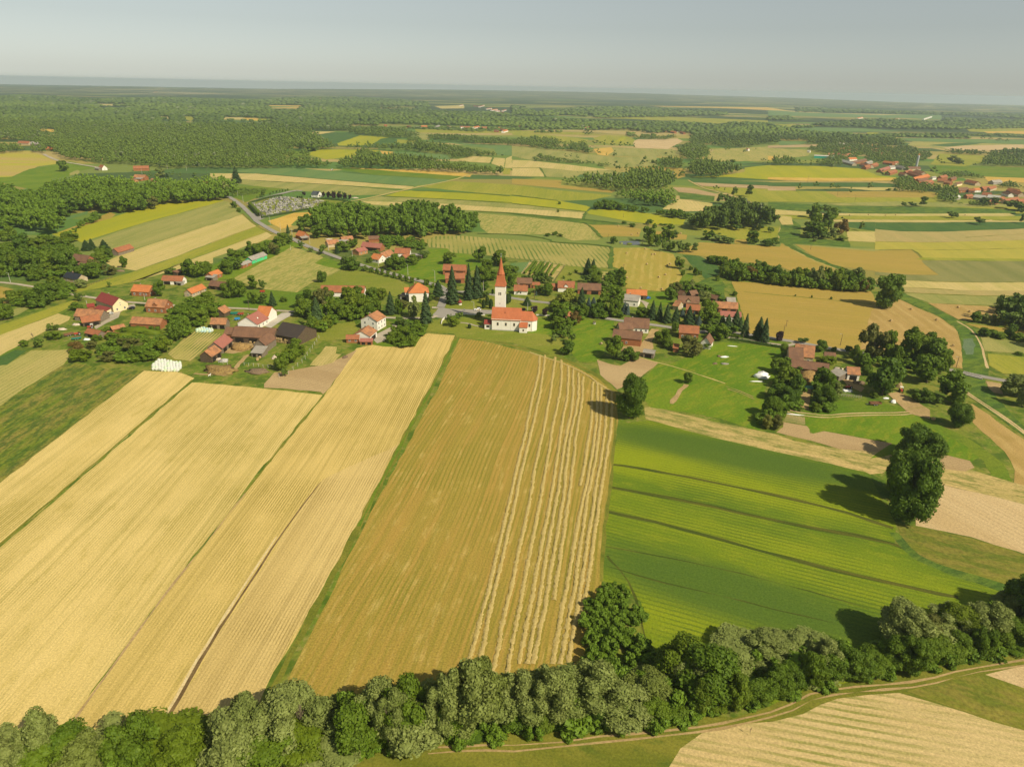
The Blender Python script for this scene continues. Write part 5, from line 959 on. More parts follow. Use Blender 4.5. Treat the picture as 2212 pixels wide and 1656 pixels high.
W = [
 ('T1', '-400,175 0,172 200,162 400,178 800,196 1400,186 2212,205 |T2 200,196 500,182 1000,188 1480,225 1500,290 2100,318 2212,332 |T3 0,352 |T2 2212,445 1900,440 1500,432 1080,422 1080,440 840,430 800,440 780,480 690,482 400,482 400,500 550,520 640,585 700,605 715,640 540,650 420,650 225,658 240,690 430,690 600,728 680,740 680,800 0,803 |T1 1900,806 1600,800 1400,800 1250,775 900,762 560,722 420,640 230,570 -400,560', 15,
  [('T1', '275,461 450,468 515,496 400,500'), ('T1', '845,247 1100,253 1090,270 855,268'), ('T1', '1385,358 1468,360 1468,382 1386,380'), ('T1', '1566,358 1704,358 1650,405 1600,388'), ('T1', '1926,362 2230,370 2230,397 1930,390'),
   ('T2', '-10,374 198,386 185,404 0,402'), ('T2', '56,258 424,264 355,291 165,289'), ('T2', '1048,267 1395,276 1385,287 1055,283'), ('T2', '398,485 695,487 690,497 560,515 440,505')], 'broad hilly wood filling the far left of the plain'),
 ('T2', '680,745 850,690 880,650 960,640 1050,680 1300,690 1550,722 1750,737 2000,767 2142,802 2137,867 1900,852 1600,832 1200,812 680,802', 15, [], 'dark wood behind the long green fields left of centre'),
 ('T2', '790,470 830,428 1200,440 1395,480 1385,530 1250,545 1150,538 920,520 800,497', 16, [], 'rounded dark wood above the yellow and green strip fields'),
 ('T2', '1320,535 1420,540 1422,572 1320,562', 9, [], 'small low copse at the end of the rounded wood'),
 ('T2', '720,618 870,592 1270,595 1450,566 1700,590 1940,622 2072,652 2072,702 1920,702 1700,727 1655,682 1500,672 1200,652 900,642 720,637', 14, [], 'long narrow wood between the yellow field and the grey-green field'),
 ('T2', '1500,490 1880,510 2212,538 |T3 220,515 340,528 480,568 620,558 660,600 712,685 500,652 340,642 50,612 |T2 2212,607 1900,597 1740,572 1500,562', 15, [('T3', '340,602 480,600 480,630 400,628')], 'plantation of straight poplars running toward the scattered trees'),
 ('T3', '-40,352 0,350 1000,390 1400,388 1800,418 1900,398 2212,410 |T4 300,478 850,500 950,500 1200,560 1225,602 1050,622 700,600 350,600 90,602 0,595 |T3 2212,602 1900,632 1700,602 1560,612 1535,560 1500,492 1200,502 1000,472 800,472 560,462 0,462', 14, [('T3', '1420,500 1540,500 1560,545 1440,550'), ('T4', '80,568 350,570 340,600 100,605')], 'wide belt of woodland across the middle of the plain'),
 ('T3', '0,245 200,290 750,268 1100,266 1850,308 1855,347 1300,362 760,372 450,342 300,362 0,345', 14, [('T3', '180,290 275,292 270,312 190,310'), ('T3', '640,345 700,345 720,372 650,372')], 'flat pine wood on the far plain right of centre'),
 ('T3', '1335,612 1480,580 1550,560 1700,600 1712,655 1682,712 1550,742 1470,712 1430,642', 15, [], 'leafy wood beside the straight field track'),
 ('T3', '1545,742 1700,715 1770,757 1880,757 2010,800 2012,842 1880,862 1780,892 1550,882 1518,832', 16, [], 'dark rounded grove left of the yellow wheat field'),
 ('T3', '420,905 500,870 700,850 900,850 990,870 990,820 1100,795 1280,800 1400,830 1422,890 1390,962 1300,1000 870,1000 740,977 560,952 430,947', 17, [], 'tall dark grove in the middle of the yellow fields'),
 ('T3', '870,990 1000,975 1250,985 1370,970 1440,1072 1430,1112 1340,1135 1150,1118 870,1045', 13, [], 'bright rounded plantation at the foot of the tall grove'),
 ('T3', '680,1130 760,1085 830,1068 960,1108 1250,1158 1450,1165 1600,1195 1602,1242 1480,1242 1200,1202 960,1168 700,1158', 8, [], 'hedge of shrubs below the bright plantation'),
 ('T3', '150,730 200,690 240,660 400,695 600,718 720,735 720,768 640,772 400,752 160,737', 11, [], 'row of bushy trees on the tan fields'), ('T3', '640,772 740,745 850,740 850,777 780,792', 9, [], 'short end of bushes beyond the row of bushy trees'),
 ('T3', '1255,725 1320,700 1470,710 1480,802 1420,812 1250,792', 15, [], 'compact square grove beside the bale field'),
 ('T3', '1480,1270 1560,1215 1650,1140 1800,1150 1870,1100 1960,1060 2030,1075 2212,1130 |T4 30,1150 90,1230 90,1296 |V5 870,30 880,110 860,135 700,155 300,178 0,180 -300,115 |T3 1490,1310', 17, [], 'large grove of tall trees at the end of the yellow barley'),
 ('T3', '200,470 430,470 440,500 200,498', 9, [], 'line of trees among the far orchards'), ('T3', '1000,495 1060,500 1070,525 995,525', 9, [], 'clump of trees left of the bare tan field'), ('T3', '1065,520 1200,500 1280,520 1400,510 1400,545 1330,560 1070,555', 11, [], 'clumps above the bare tan field'),
 ('T4', '0,480 0,479 100,478 60,500 0,600', 13, [], 'end of the woodland belt'), ('T4', '240,268 1000,300 2212,335 2500,345 2500,392 2212,382 1700,352 800,330 240,320', 14, [], 'dark flat forest near the horizon on the right'),
 ('T4', '0,345 200,345 330,390 0,392', 12, [], 'short dark wood at the end of the pale fields'), ('T4', '380,412 620,385 1000,368 1500,392 1550,360 2212,385 2500,395 2500,462 2212,458 1600,472 1200,467 700,447 380,442', 14, [], 'deep belt of far woodland above the right village'),
 ('T4', '850,505 1000,498 1200,490 1740,498 1755,552 1300,540 1120,537 950,530', 12, [], 'band of woodland above the striped fields'), ('T4', '205,430 380,425 385,460 205,458', 11, [], 'small dark copse on the far green field'),
 ('T4', '-80,745 0,738 90,700 250,728 400,748 402,787 0,777 -80,775', 13, [], 'row of rounded trees above the golden wheat field'), ('T4', '1830,760 1870,735 1930,655 2050,635 2212,635 2500,630 2500,800 2212,792 1830,777', 14, [], 'loose group of big trees at the right edge'),
 ('T4', '1520,655 1600,640 1900,650 1912,692 1700,690 1530,677', 10, [], 'thin row of trees across the right fields'), ('T4', '1740,505 2000,495 2212,508 2500,510 2500,545 2212,540 1750,525', 8, [], 'scattered bushes on the far right fields'),
 ('T4', '330,640 450,590 640,580 900,600 1060,620 1220,600 1300,640 1420,660 1430,700 1300,760 1250,800 1150,840 1140,760 960,760 860,740 850,690 700,720 600,800 440,780 420,730 560,700 480,680', 8, [], 'garden trees filling the far end of the right village'),
 ('T4', '1050,900 1130,870 1240,870 1250,900 1600,960 1640,1000 1620,1110 1430,1075 1500,1005 1330,1020 1120,1000', 9, [], 'thicket of trees in front of the middle farms of the right village'),
 ('T4', '1480,830 1700,820 1860,860 1850,900 1700,880 1620,900 1500,870', 9, [], 'garden trees behind the middle farms of the right village'), ('T4', '1790,940 1850,905 1950,930 2000,930 2100,905 2212,950 2500,960 2500,990 2212,985 2010,975 1960,950', 9, [], 'trees behind the near farms of the right village'),
 ('T4', '1600,1100 1900,1070 1960,1110 1950,1130 1820,1135 1620,1112', 6, [], 'bushes in front of the grey village sheds'),
 ('T2', '1650,430 1750,440 2212,445 |T3 400,440 760,448 750,480 500,470 0,480 |T2 1900,490 1500,470 1240,460 1220,440', 8, [], 'garden trees of the long far village'),
 ('T1', '-400,585 0,575 150,590 250,660 0,680 -400,700', 12, [], 'trees around the hill farm at the left edge'), ('T1', '250,610 380,590 400,660 360,690 280,660', 10, [], 'trees between the hill farm houses'),
 ('T1', '-400,930 0,935 140,975 330,1010 450,905 700,845 860,850 1100,880 1420,870 1500,905 1850,860 2000,870 2080,960 1990,1060 1870,1085 1430,1108 1130,1182 960,1192 620,1160 420,1290 560,1300 446,1376 200,1310 -400,1340', 15, [('T1', '390,1300 815,1148 840,1170 620,1250 470,1330'), ('T1', '1150,850 1340,860 1340,925 1130,925')], 'leafy wood wrapping the valley on the left'),
 ('T2', '340,1296 360,1240 480,1180 560,1120 700,1095 900,1105 1030,1140 1130,1160 1300,1090 1480,1095 1700,1130 1890,1190 1925,1296 |V3 1400,140 1310,232 1150,240 1000,245 850,292 700,262 420,250 |V2 2050,290 1850,260 1680,265 1500,200 1310,200', 16, [], 'round grove of broad trees between the cemetery and the village'),
 ('V3', '330,240 600,250 850,300 760,380 640,350 430,370 340,340', 5, [], 'scrub at the foot of the round grove'),
 ('T1', '560,1370 700,1260 830,1180 960,1190 960,1210 700,1320 600,1420', 7, [], 'hedge along the yellow barley field on the left'),
 ('T1', '1990,975 2060,965 2212,975 |T2 230,985 60,1000 0,1030 |T1 2000,1050', 3, [], 'young trees planted beside the cemetery road'),
 ('V5', '240,560 330,520 500,560 640,560 900,640 1200,620 1400,640 1700,640 1900,720 1890,875 1600,865 1250,835 900,800 600,765 340,750 210,680', 8, [], 'undergrowth of the hedge between the two cut fields'),
 ('V6', '1640,190 1750,100 1932,90 |F 2300,640 2300,800 |V6 1932,430 1700,425', 12, [], 'dark wood at the right edge above the stream'),
]
MATB = {10: 1, 11: 1}
for i, (c_, s_, h_, hl_, lb_) in enumerate(W):
    br = 'bright' in lb_ or 'round grove' in lb_ or 'scrub' in lb_ or 'undergrowth' in lb_ or 'wrapping' in lb_ or 'hedge' in lb_
    sp = 8.2 if h_ > 9 else 4.8
    wood('woodland' if h_ > 8 else 'thicket', lb_, 'woodland' if h_ > 8 else 'thicket', c_, s_, h_, hl_, mat=WMb if br else WM, min_sp=sp, k=.0066)
AV_ = [(P('F', 504, 1622).x, P('F', 504, 1622).y, 7)]
wood('thicket', 'dense green undergrowth at the foot of the foreground willows', 'thicket', 'F', '-100,1650 250,1640 480,1630 560,1590 700,1560 900,1540 1100,1520 1300,1490 1450,1460 1650,1430 1800,1400 1950,1370 2300,1290 2300,1392 2212,1408 2000,1448 1772,1490 1700,1512 1540,1549 1450,1578 1176,1597 810,1620 500,1672 -100,1745', 3.6, (), mat=WMb, min_sp=3.4, k=.001, up=False, avoid=AV_)
wood('hedge_thicket', 'dense dark hedge of shrubs between the mown field and the green field', 'thicket', 'F', '1275,1274 1330,1268 1380,1300 1402,1380 1425,1500 1262,1500 1258,1380', 4.0, (), mat=WMb, min_sp=3.7, k=.001, up=False, tone=(0, .7))
wood('thicket', 'taller shrubs mixed into the foreground belt', 'thicket', 'F', '-100,1640 250,1620 480,1640 600,1560 800,1520 1000,1500 1250,1480 1450,1430 1650,1400 1850,1380 2000,1350 2300,1280 2300,1370 2150,1400 1900,1440 1700,1490 1440,1550 1100,1575 700,1620 400,1700 -100,1740', 6.5, (), mat=WMb, min_sp=6.5, k=.001, up=False, tone=(.1, 1), avoid=AV_)
print('woods', sum(WCOUNT), 'trees', len(TREES))
# ---------------------------------------------------------------- buildings
WALL = {'white': plain('white_render', (.78, .74, .66), (.66, .62, .53), .5, amt=.5), 'cream': plain('cream_render', (.72, .60, .36), (.66, .54, .32), .5, amt=.5), 'brick': plain('red_brick', (.34, .135, .055), (.25, .10, .045), 1.2),
        'pbrick': plain('pale_brick', (.44, .24, .10), (.36, .18, .08), 1.2), 'wood': plain('grey_timber', (.17, .13, .09), (.25, .21, .16), 1.5), 'dwood': plain('dark_timber', (.08, .055, .035), (.13, .095, .06), 1.5),
        'stone': plain('old_render', (.50, .42, .28), (.38, .28, .17), .6), 'green': plain('green_paint', (.07, .50, .20), (.10, .55, .26), .5, amt=.5), 'grey': plain('grey_board', (.33, .31, .27), (.26, .24, .21), 1.0),
        'teal': plain('teal_sheet', (.02, .36, .26), (.03, .42, .31), .4, amt=.5)}
ROOF = {'brown': roof_mat('old_brown_tiles', (.20, .105, .06), (.145, .078, .05), (.27, .15, .085)), 'red': roof_mat('weathered_red_tiles', (.34, .125, .055), (.25, .10, .05), (.40, .19, .09)), 'orange': roof_mat('orange_tiles', (.50, .175, .055), (.42, .145, .05), (.55, .24, .10)),
        'mix': roof_mat('patched_tiles', (.42, .19, .085), (.24, .12, .065), (.52, .25, .11)), 'metal': roof_mat('dark_sheet_roof', (.050, .040, .035), (.058, .045, .038), rows=1.0, rough=.45, standing=True), 'redsheet': roof_mat('dark_red_sheet_roof', (.24, .045, .035), (.21, .04, .032), rows=.9, rough=.5, standing=True),
        'rose': roof_mat('faded_red_sheet_roof', (.34, .13, .095), (.30, .115, .085), rows=.9, rough=.6, standing=True), 'greyr': roof_mat('grey_fibre_sheets', (.33, .30, .255), (.26, .235, .20), (.20, .18, .15), rows=.9, standing=True), 'slate': roof_mat('slate_grey_tiles', (.055, .065, .075), (.07, .08, .09)),
        'copper': roof_mat('orange_painted_sheet', (.43, .135, .055), (.37, .115, .048), rows=.8, rough=.55, standing=True), 'black': roof_mat('black_sheet_roof', (.022, .026, .034), (.028, .032, .04), rows=.9, rough=.45, standing=True), 'pale': roof_mat('pale_sheet_roof', (.52, .50, .45), (.45, .43, .38), rows=.9, standing=True)}
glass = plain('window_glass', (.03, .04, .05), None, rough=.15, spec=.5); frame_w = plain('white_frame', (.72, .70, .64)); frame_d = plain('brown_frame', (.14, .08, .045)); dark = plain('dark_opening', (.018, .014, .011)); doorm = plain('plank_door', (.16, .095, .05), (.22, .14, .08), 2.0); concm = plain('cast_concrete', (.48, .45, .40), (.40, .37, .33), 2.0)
steel = plain('galvanised_steel', (.42, .43, .43), (.34, .35, .35), 2.0, rough=.5); poleM = plain('pole_concrete', (.52, .49, .43), (.44, .41, .36), 1.0); poleW = plain('pole_timber', (.17, .12, .08), (.12, .085, .055), 1.0); chimm = WALL['brick']
def win_mesh(w_, h_, fr):
    b = MB(); b.box(-w_ / 2, -.05, 0, w_ / 2, 0.05, h_, 1); t = .09
    for x0, x1, z0, z1 in ((-w_ / 2 - t, -w_ / 2, -t, h_ + t), (w_ / 2, w_ / 2 + t, -t, h_ + t), (-w_ / 2, w_ / 2, h_, h_ + t), (-w_ / 2, w_ / 2, -t, 0), (-.035, .035, 0, h_)): b.box(x0, -.09, z0, x1, .05, z1, 0)
    return b.mesh('window', [fr, glass])
WIN = {(k, f): win_mesh(w_, h_, frame_w if f else frame_d) for k, w_, h_ in (('m', .95, 1.25), ('s', .6, .6), ('l', 1.3, 1.4)) for f in (0, 1)}
HOUSES = []
def gable_parts(L, W, h, rise, over, form, sk=.16):
    wl = MB()
    if form == 'hip': wl.box(-L / 2, -W / 2, -.3, L / 2, W / 2, h)
    elif form == 'shed': wl.prism([(-W / 2, -.3), (W / 2, -.3), (W / 2, h + rise), (-W / 2, h)], -L / 2, L / 2)
    else: wl.prism([(-W / 2, -.3), (W / 2, -.3), (W / 2, h), (0, h + rise), (-W / 2, h)], -L / 2, L / 2)
    rf = MB(); sl = rise / (W / 2 if form != 'shed' else W); o = over
    if form == 'hip':
        k = min(W / 2, L / 2 - .6); z0 = h - sl * o + .06; a = [(-L / 2 - o, -W / 2 - o, z0), (L / 2 + o, -W / 2 - o, z0), (L / 2 + o, W / 2 + o, z0), (-L / 2 - o, W / 2 + o, z0)]
        t = [(-L / 2 + k, 0, h + rise + .06), (L / 2 - k, 0, h + rise + .06)]; lo = [(x, y, z - .14) for x, y, z in a]
        rf.add(a + t + lo, [(0, 1, 5, 4), (1, 2, 5), (2, 3, 4, 5), (3, 0, 4), (0, 6, 7, 1), (1, 7, 8, 2), (2, 8, 9, 3), (3, 9, 6, 0), (6, 9, 8, 7)])
    elif form == 'shed':
        y0, y1 = -W / 2 - o, W / 2 + o; rf.prism([(y0, h - sl * o + .03), (y1, h + rise + sl * o + .03), (y1, h + rise + sl * o + .03 + sk), (y0, h - sl * o + .03 + sk)], -L / 2 - o, L / 2 + o)
    else:
        y0 = W / 2 + o; z0 = h - sl * o
        rf.prism([(-y0, z0 + .02), (0, h + rise + .02), (y0, z0 + .02), (y0, z0 + .02 + sk), (0, h + rise + .02 + sk * 1.15), (-y0, z0 + .02 + sk)], -L / 2 - o, L / 2 + o)
        rf.box(-L / 2 - o, -.12, h + rise + sk * .9, L / 2 + o, .12, h + rise + sk * 1.15 + .1)
    return wl, rf
def house(nm, label, c, x1, y1, x2, y2, h, W, rise, wall, roof, form='gable', nw=0, ng=0, door=False, chim=0, open_=0, over=.4, cat=None, fr=1, floors=1, dish=False, group=None, gl=False, zoff=0, dormer=False):
    a = P(c, x1, y1, h); b2 = P(c, x2, y2, h); d = b2 - a; d.z = 0; L = max(2.0, d.length - 2 * over * .6); ang = math.atan2(d.y, d.x)
    n = Vector((-math.sin(ang), math.cos(ang), 0)); cc = (a + b2) / 2 + n * (W / 2 + over * .5); cc.z = zoff
    e = empty(nm, cc, ang); wl, rf = gable_parts(L, W, h, rise, over, form)
    wl.build('wall', WALL[wall], e); ro = rf.build('roof', ROOF[roof], e); tag(e, label, cat or nm.replace('_', ' ').split()[-1], group)
    y = -W / 2
    fl = [1.0 + 2.7 * k for k in range(floors)]
    if nw:
        for z in fl:
            for k in range(nw):
                x = -L / 2 + L * (k + .5 + (.0 if not door else (.35 if k + .5 > nw / 2 else -.1))) / nw; x = min(x, L / 2 - .8)
                if z + 1.4 < h + .1: link('window', WIN['m', fr], (), e, (x, y, z))
    for sgn, cond in ((1, ng), (-1, gl)):
        if cond:
            for z in fl + ([h + .4] if rise > 2.6 and form == 'gable' else []):
                m = (cond if z < h - 1 else 1)
                for k in range(int(m)):
                    yy = -W / 2 + W * (k + .5) / m if m > 1 else 0
                    link('window', WIN['m' if z < h - 1 else 's', fr], (), e, (sgn * L / 2, yy, z), (0, 0, sgn * math.pi / 2))
    if door: b = MB(); b.box(-.5, -.06, 0, .5, .04, 2.05); b.build('door', doorm, e, (0 if nw % 2 == 0 else L * .12, y, 0))
    for k in range(open_):
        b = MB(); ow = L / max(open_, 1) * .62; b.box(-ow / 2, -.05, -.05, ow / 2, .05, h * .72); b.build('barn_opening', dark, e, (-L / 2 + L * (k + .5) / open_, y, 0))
    for k in range(chim):
        b = MB(); b.box(-.3, -.3, 0, .3, .3, 1.5); b.box(-.38, -.38, 1.5, .38, .38, 1.62, 1); b.build('chimney', [chimm, concm], ro, (-L * .18 + k * L * .45, W * .1, h + rise * .72))
    if dormer:
        dw, dp = 2.6, 3.2; dm = MB(); dm.prism([(-dw / 2, 0), (dw / 2, 0), (dw / 2, 1.3), (0, 2.3), (-dw / 2, 1.3)], 0, dp); do = dm.build('dormer', WALL[wall], e, (0, -W / 2 + .2, h + .15), (0, 0, math.pi / 2))
        q = MB(); q.prism([(-dw / 2 - .3, 1.12), (0, 2.34), (dw / 2 + .3, 1.12), (dw / 2 + .3, 1.26), (0, 2.5), (-dw / 2 - .3, 1.26)], -.3, dp + 1.0); q.build('dormer_roof', ROOF[roof], do)
    if dish:
        b = MB(); b.rings([(.05, 0), (.35, .08), (.5, .22)], 12, cap=False); b.build('satellite_dish', frame_w, ro, (-L * .1, -W * .3, h + rise * .55), (math.radians(60), 0, 0))
    HOUSES.append((cc.x, cc.y, max(L, W) * .6 + 1.5)); return e, L
Hs = house
# west street
Hs('house', 'cream gabled house with wine-red roof beside the wide gravel driveway', 'V1', 1050, 962, 1240, 1028, 4.6, 9.5, 3.8, 'cream', 'redsheet', nw=2, ng=2, chim=1, floors=2)
Hs('porch', 'low wine-red lean-to roof in front of the cream gabled house', 'V1', 1032, 1056, 1168, 1088, 2.6, 3.5, .8, 'cream', 'redsheet', 'shed', open_=2, cat='porch')
Hs('annex', 'small wine-red roofed wing at the left end of the cream house', 'V1', 965, 1045, 1045, 1035, 2.8, 5, 1.2, 'brick', 'redsheet', cat='annex')
Hs('house', 'plain brick house with clean red-orange roof left of the lone street tree', 'V1', 1440, 866, 1640, 878, 3.4, 9, 3.2, 'brick', 'orange', nw=3, ng=2, chim=1)
Hs('barn', 'white-walled open barn with red roof by the western strip fields', 'V1', 1778, 748, 2010, 756, 3.0, 6.5, 2.6, 'white', 'red', open_=2, ng=1)
Hs('shed', 'tiny grey lean-to in front of the white-walled open barn', 'V1', 1940, 772, 2000, 778, 2.0, 3, .6, 'grey', 'greyr', 'shed', open_=1)
Hs('cottage', 'stone cottage with bright orange roof in the western meadow', 'V2', 185, 893, 345, 830, 2.8, 6, 2.4, 'stone', 'orange', nw=3, door=True, gl=1)
Hs('barn', 'dark timber barn with brown roof joined to the orange-roofed cottage', 'V2', 368, 802, 530, 822, 2.8, 6, 2.6, 'dwood', 'brown', open_=2)
Hs('house', 'bare brick house with a front dormer beside the driveway junction', 'V1', 1598, 1035, 1815, 1048, 4.0, 9, 3.6, 'brick', 'mix', nw=3, ng=2, chim=1, dormer=True, floors=1)
Hs('barn', 'long timber barn with patched orange roof left of the gravel driveway', 'V1', 812, 1140, 1108, 1158, 3.0, 8, 3.2, 'wood', 'mix', ng=0, open_=1)
Hs('shed', 'dark plank shed with red-brown roof in front of the long timber barn', 'V1', 905, 1215, 1108, 1185, 2.8, 7, 2.4, 'dwood', 'red', open_=2)
Hs('shed', 'small grey shed with rusty tiles beside the parked farm implements', 'V1', 930, 1325, 1075, 1355, 2.4, 5, 1.8, 'wood', 'red', open_=1)
Hs('barn', 'brick barn with ivy climbing its old tiled roof', 'V1', 1430, 1218, 1765, 1238, 3.0, 7, 2.6, 'brick', 'mix', ng=0)
Hs('ruin', 'collapsing tiled roof half swallowed by ivy below the brick barn', 'V1', 1150, 1352, 1245, 1372, 1.6, 5, 1.6, 'brick', 'mix', cat='shed')
Hs('ruin', 'broken strip of tiled roof in the ivy beside the gravel driveway end', 'V1', 1240, 1292, 1385, 1262, 1.8, 4, 1.2, 'brick', 'mix', cat='shed')
Hs('house', 'low house with black sheet roof among the western trees', 'V1', 690, 712, 850, 740, 2.8, 8, 2.8, 'stone', 'black', nw=2, chim=1)
Hs('barn', 'brown-roofed barn with a pale gable behind the western trees', 'V1', 775, 520, 945, 543, 4, 9, 3.6, 'brick', 'brown', open_=1, ng=1)
Hs('shed', 'low tiled lean-to below the barn with the pale gable', 'V1', 842, 572, 935, 585, 2.4, 4, 1.0, 'wood', 'brown', 'shed')
Hs('barn', 'lone timber barn with reddish roof at the edge of the pale strip field', 'V1', 1305, 440, 1480, 388, 3, 7, 2.8, 'wood', 'red')
Hs('shed', 'lattice-sided brown shed behind the bush by the western meadow', 'V1', 1950, 665, 2040, 640, 2.5, 4, .6, 'dwood', 'brown', 'shed', open_=2)
# north-west street
Hs('house', 'brick cottage with orange roof joined to a grey lean-to', 'V2', 420, 706, 525, 666, 2.8, 6.5, 2.4, 'brick', 'orange', nw=2)
Hs('shed', 'open grey lean-to beside the orange-roofed brick cottage', 'V2', 330, 712, 418, 722, 2.6, 5, 1.0, 'wood', 'greyr', 'shed', open_=1)
Hs('house', 'long low house with mint-green wall and grey roof', 'V2', 852, 528, 1018, 468, 3, 6.5, 2.2, 'green', 'greyr', nw=2, ng=0)
Hs('house', 'orange brick end with grey roof joined to the mint-green house', 'V2', 745, 583, 850, 545, 2.7, 5.5, 1.4, 'brick', 'greyr', nw=1)
Hs('house', 'small house with orange roof and dark gable window beside the round grove', 'V2', 1328, 246, 1395, 264, 3.2, 8, 3.4, 'brick', 'orange', ng=1)
Hs('shed', 'grey lean-to against the orange-roofed house beside the round grove', 'V2', 1400, 285, 1478, 275, 2.4, 3.5, .8, 'dwood', 'greyr', 'shed', open_=1)
Hs('house', 'old orange-tiled house on the lane behind two dark firs', 'V2', 1690, 352, 1815, 338, 3, 7, 3, 'stone', 'mix', ng=1)
Hs('barn', 'orange-tiled barn behind the old house on the lane', 'V2', 1850, 308, 1975, 292, 3, 6, 2.4, 'brick', 'mix')
Hs('shed', 'grey-roofed shed between the lane houses', 'V2', 1835, 328, 1920, 308, 2.6, 4, 1.0, 'wood', 'greyr', 'shed')
Hs('house', 'small square pale-brick house with red roof and two windows', 'V2', 2030, 437, 2130, 412, 3, 8, 2.0, 'pbrick', 'rose', 'gable', nw=2, chim=1)
Hs('barn', 'long brick barn with dull red roof behind the square pale-brick house', 'V3', 118, 372, 335, 392, 3.4, 8, 3, 'brick', 'rose', open_=1)
Hs('barn', 'small brown-roofed barn at the edge of the grove scrub', 'V3', 203, 293, 322, 292, 3, 6, 2.2, 'brick', 'brown')
Hs('house', 'white front wing with orange roof of the large L-shaped farm', 'V3', 222, 506, 318, 522, 3.0, 9, 3.2, 'white', 'orange', nw=2, ng=1)
Hs('house', 'long tiled middle wing of the large L-shaped farm', 'V3', 385, 497, 492, 455, 3.2, 8, 3.2, 'white', 'mix', nw=3)
Hs('barn', 'tiled rear barn with white gable of the large L-shaped farm', 'V3', 490, 448, 660, 452, 3.6, 8, 3.4, 'white', 'red')
Hs('shed', 'small orange-tiled shed inside the L-shaped farm', 'V3', 605, 500, 672, 480, 2.6, 5, 2.0, 'dwood', 'red')
Hs('shelter', 'flat grey open shelter right of the L-shaped farm', 'V3', 662, 470, 792, 478, 2.8, 5, .3, 'dwood', 'greyr', 'shed', open_=3)
# centre
Hs('parish_house', 'big white house with orange hipped roof left of the church', 'V3', 645, 886, 872, 880, 6.6, 12, 5.0, 'white', 'orange', 'hip', nw=2, floors=1, ng=1, chim=1, cat='house')
Hs('annex', 'small orange-roofed wing on the left side of the hipped white house', 'V3', 605, 882, 655, 880, 5.2, 9, 2.0, 'white', 'orange', cat='annex')
Hs('annex', 'low dark-roofed shed at the left corner of the hipped white house', 'V3', 548, 918, 642, 925, 2.8, 6, .4, 'grey', 'metal', 'shed', open_=1, cat='annex')
Hs('house', 'two-storey white house with brown roof and balconies above the orchard', 'V3', 300, 1203, 398, 1147, 6.0, 11, 3.0, 'white', 'mix', nw=3, floors=2, gl=2, chim=1)
Hs('garage', 'white garage with low red-brown roof in front of the two-storey white house', 'V3', 222, 1368, 300, 1302, 3.8, 10, 2.6, 'white', 'mix', open_=1, gl=2)
Hs('shed', 'small brick outhouse with two tiny windows at the field edge', 'V2', 1885, 1395, 2032, 1395, 2.5, 4, 1.6, 'brick', 'red', nw=2)
Hs('shed', 'narrow brick rabbit shed right of the small brick outhouse', 'V3', 108, 1425, 248, 1425, 2.0, 2.4, .8, 'brick', 'rose', 'shed', open_=2)
Hs('barn', 'rear brick barn with red tiles behind the tall spruces', 'V3', 1022, 632, 1275, 642, 4, 9, 3.2, 'brick', 'red', open_=2)
Hs('barn', 'front brick barn with red tiles close behind the tall spruces', 'V3', 1050, 728, 1268, 728, 3.6, 8, 3.0, 'brick', 'red', open_=1)
Hs('barn', 'open brick barn with red-brown roof above the white cottage east of the tower', 'V3', 1843, 778, 2010, 782, 3.6, 6, 3.0, 'brick', 'brown', open_=2)
Hs('shed', 'low red-tiled shed attached to the open brick barn east of the tower', 'V3', 2015, 803, 2102, 803, 2.2, 4, 1.0, 'brick', 'red', 'shed')
Hs('cottage', 'small white cottage with orange-red roof on the lane east of the tower', 'V3', 1808, 862, 1960, 868, 2.9, 7.5, 3.0, 'white', 'red', nw=1, ng=0, chim=1)
Hs('barn', 'long tiled farmhouse half hidden by the leafy trees west of the village centre', 'V2', 1602, 876, 2088, 884, 3.2, 8, 3.4, 'white', 'red', open_=0, nw=5, ng=0, cat='farmhouse')
# big farm
Hs('house', 'white gabled house with bright orange roof at the big farm', 'V2', 890, 1130, 1030, 1142, 4.2, 10, 4.2, 'white', 'orange', ng=0)
Hs('house', 'farmhouse with wide faded red roof and a satellite dish', 'V2', 908, 1236, 1036, 1166, 3.2, 13, 4.0, 'white', 'rose', nw=3, chim=1, dish=True)
Hs('shed', 'flat grey-beige roof left of the faded red farmhouse', 'V2', 690, 1262, 905, 1258, 2.6, 5, .4, 'grey', 'pale', 'shed')
Hs('barn', 'long brown-tiled cow barn enclosing the dung yard', 'V2', 625, 1362, 1085, 1388, 3.8, 10, 4.0, 'dwood', 'brown', open_=3)
Hs('barn', 'cross wing with brick gable at the left end of the cow barn', 'V2', 535, 1340, 640, 1345, 3.8, 8, 2.6, 'brick', 'brown')
Hs('hay_barn', 'huge dark metal-roofed barn with hay bales under it', 'V2', 1085, 1340, 1345, 1388, 4.6, 17, 4.4, 'dwood', 'metal', open_=3, cat='barn')
Hs('barn', 'left timber wing with dusty pink-brown roof along the vegetable rows', 'V2', 522, 1497, 637, 1402, 3.2, 8, 3.2, 'wood', 'rose', open_=2)
Hs('barn', 'plank-walled barn with orange-brown roof at the lower end of the farm', 'V2', 402, 1590, 512, 1520, 3.6, 6.5, 2.6, 'dwood', 'mix', open_=2)
Hs('barn', 'weathered grey plank barn with brown roof right of the dung yard', 'V2', 1000, 1467, 1118, 1383, 4.2, 7, 3.0, 'wood', 'brown')
Hs('shed', 'grey-roofed lean-to below the weathered grey plank barn', 'V2', 835, 1547, 965, 1556, 2.4, 6, 1.6, 'wood', 'greyr', 'shed', open_=2)
Hs('barn', 'ramshackle timber barn with holes in its roof above the pastel bales', 'V2', 385, 1228, 560, 1232, 3.2, 6, 2.6, 'wood', 'mix', open_=2)
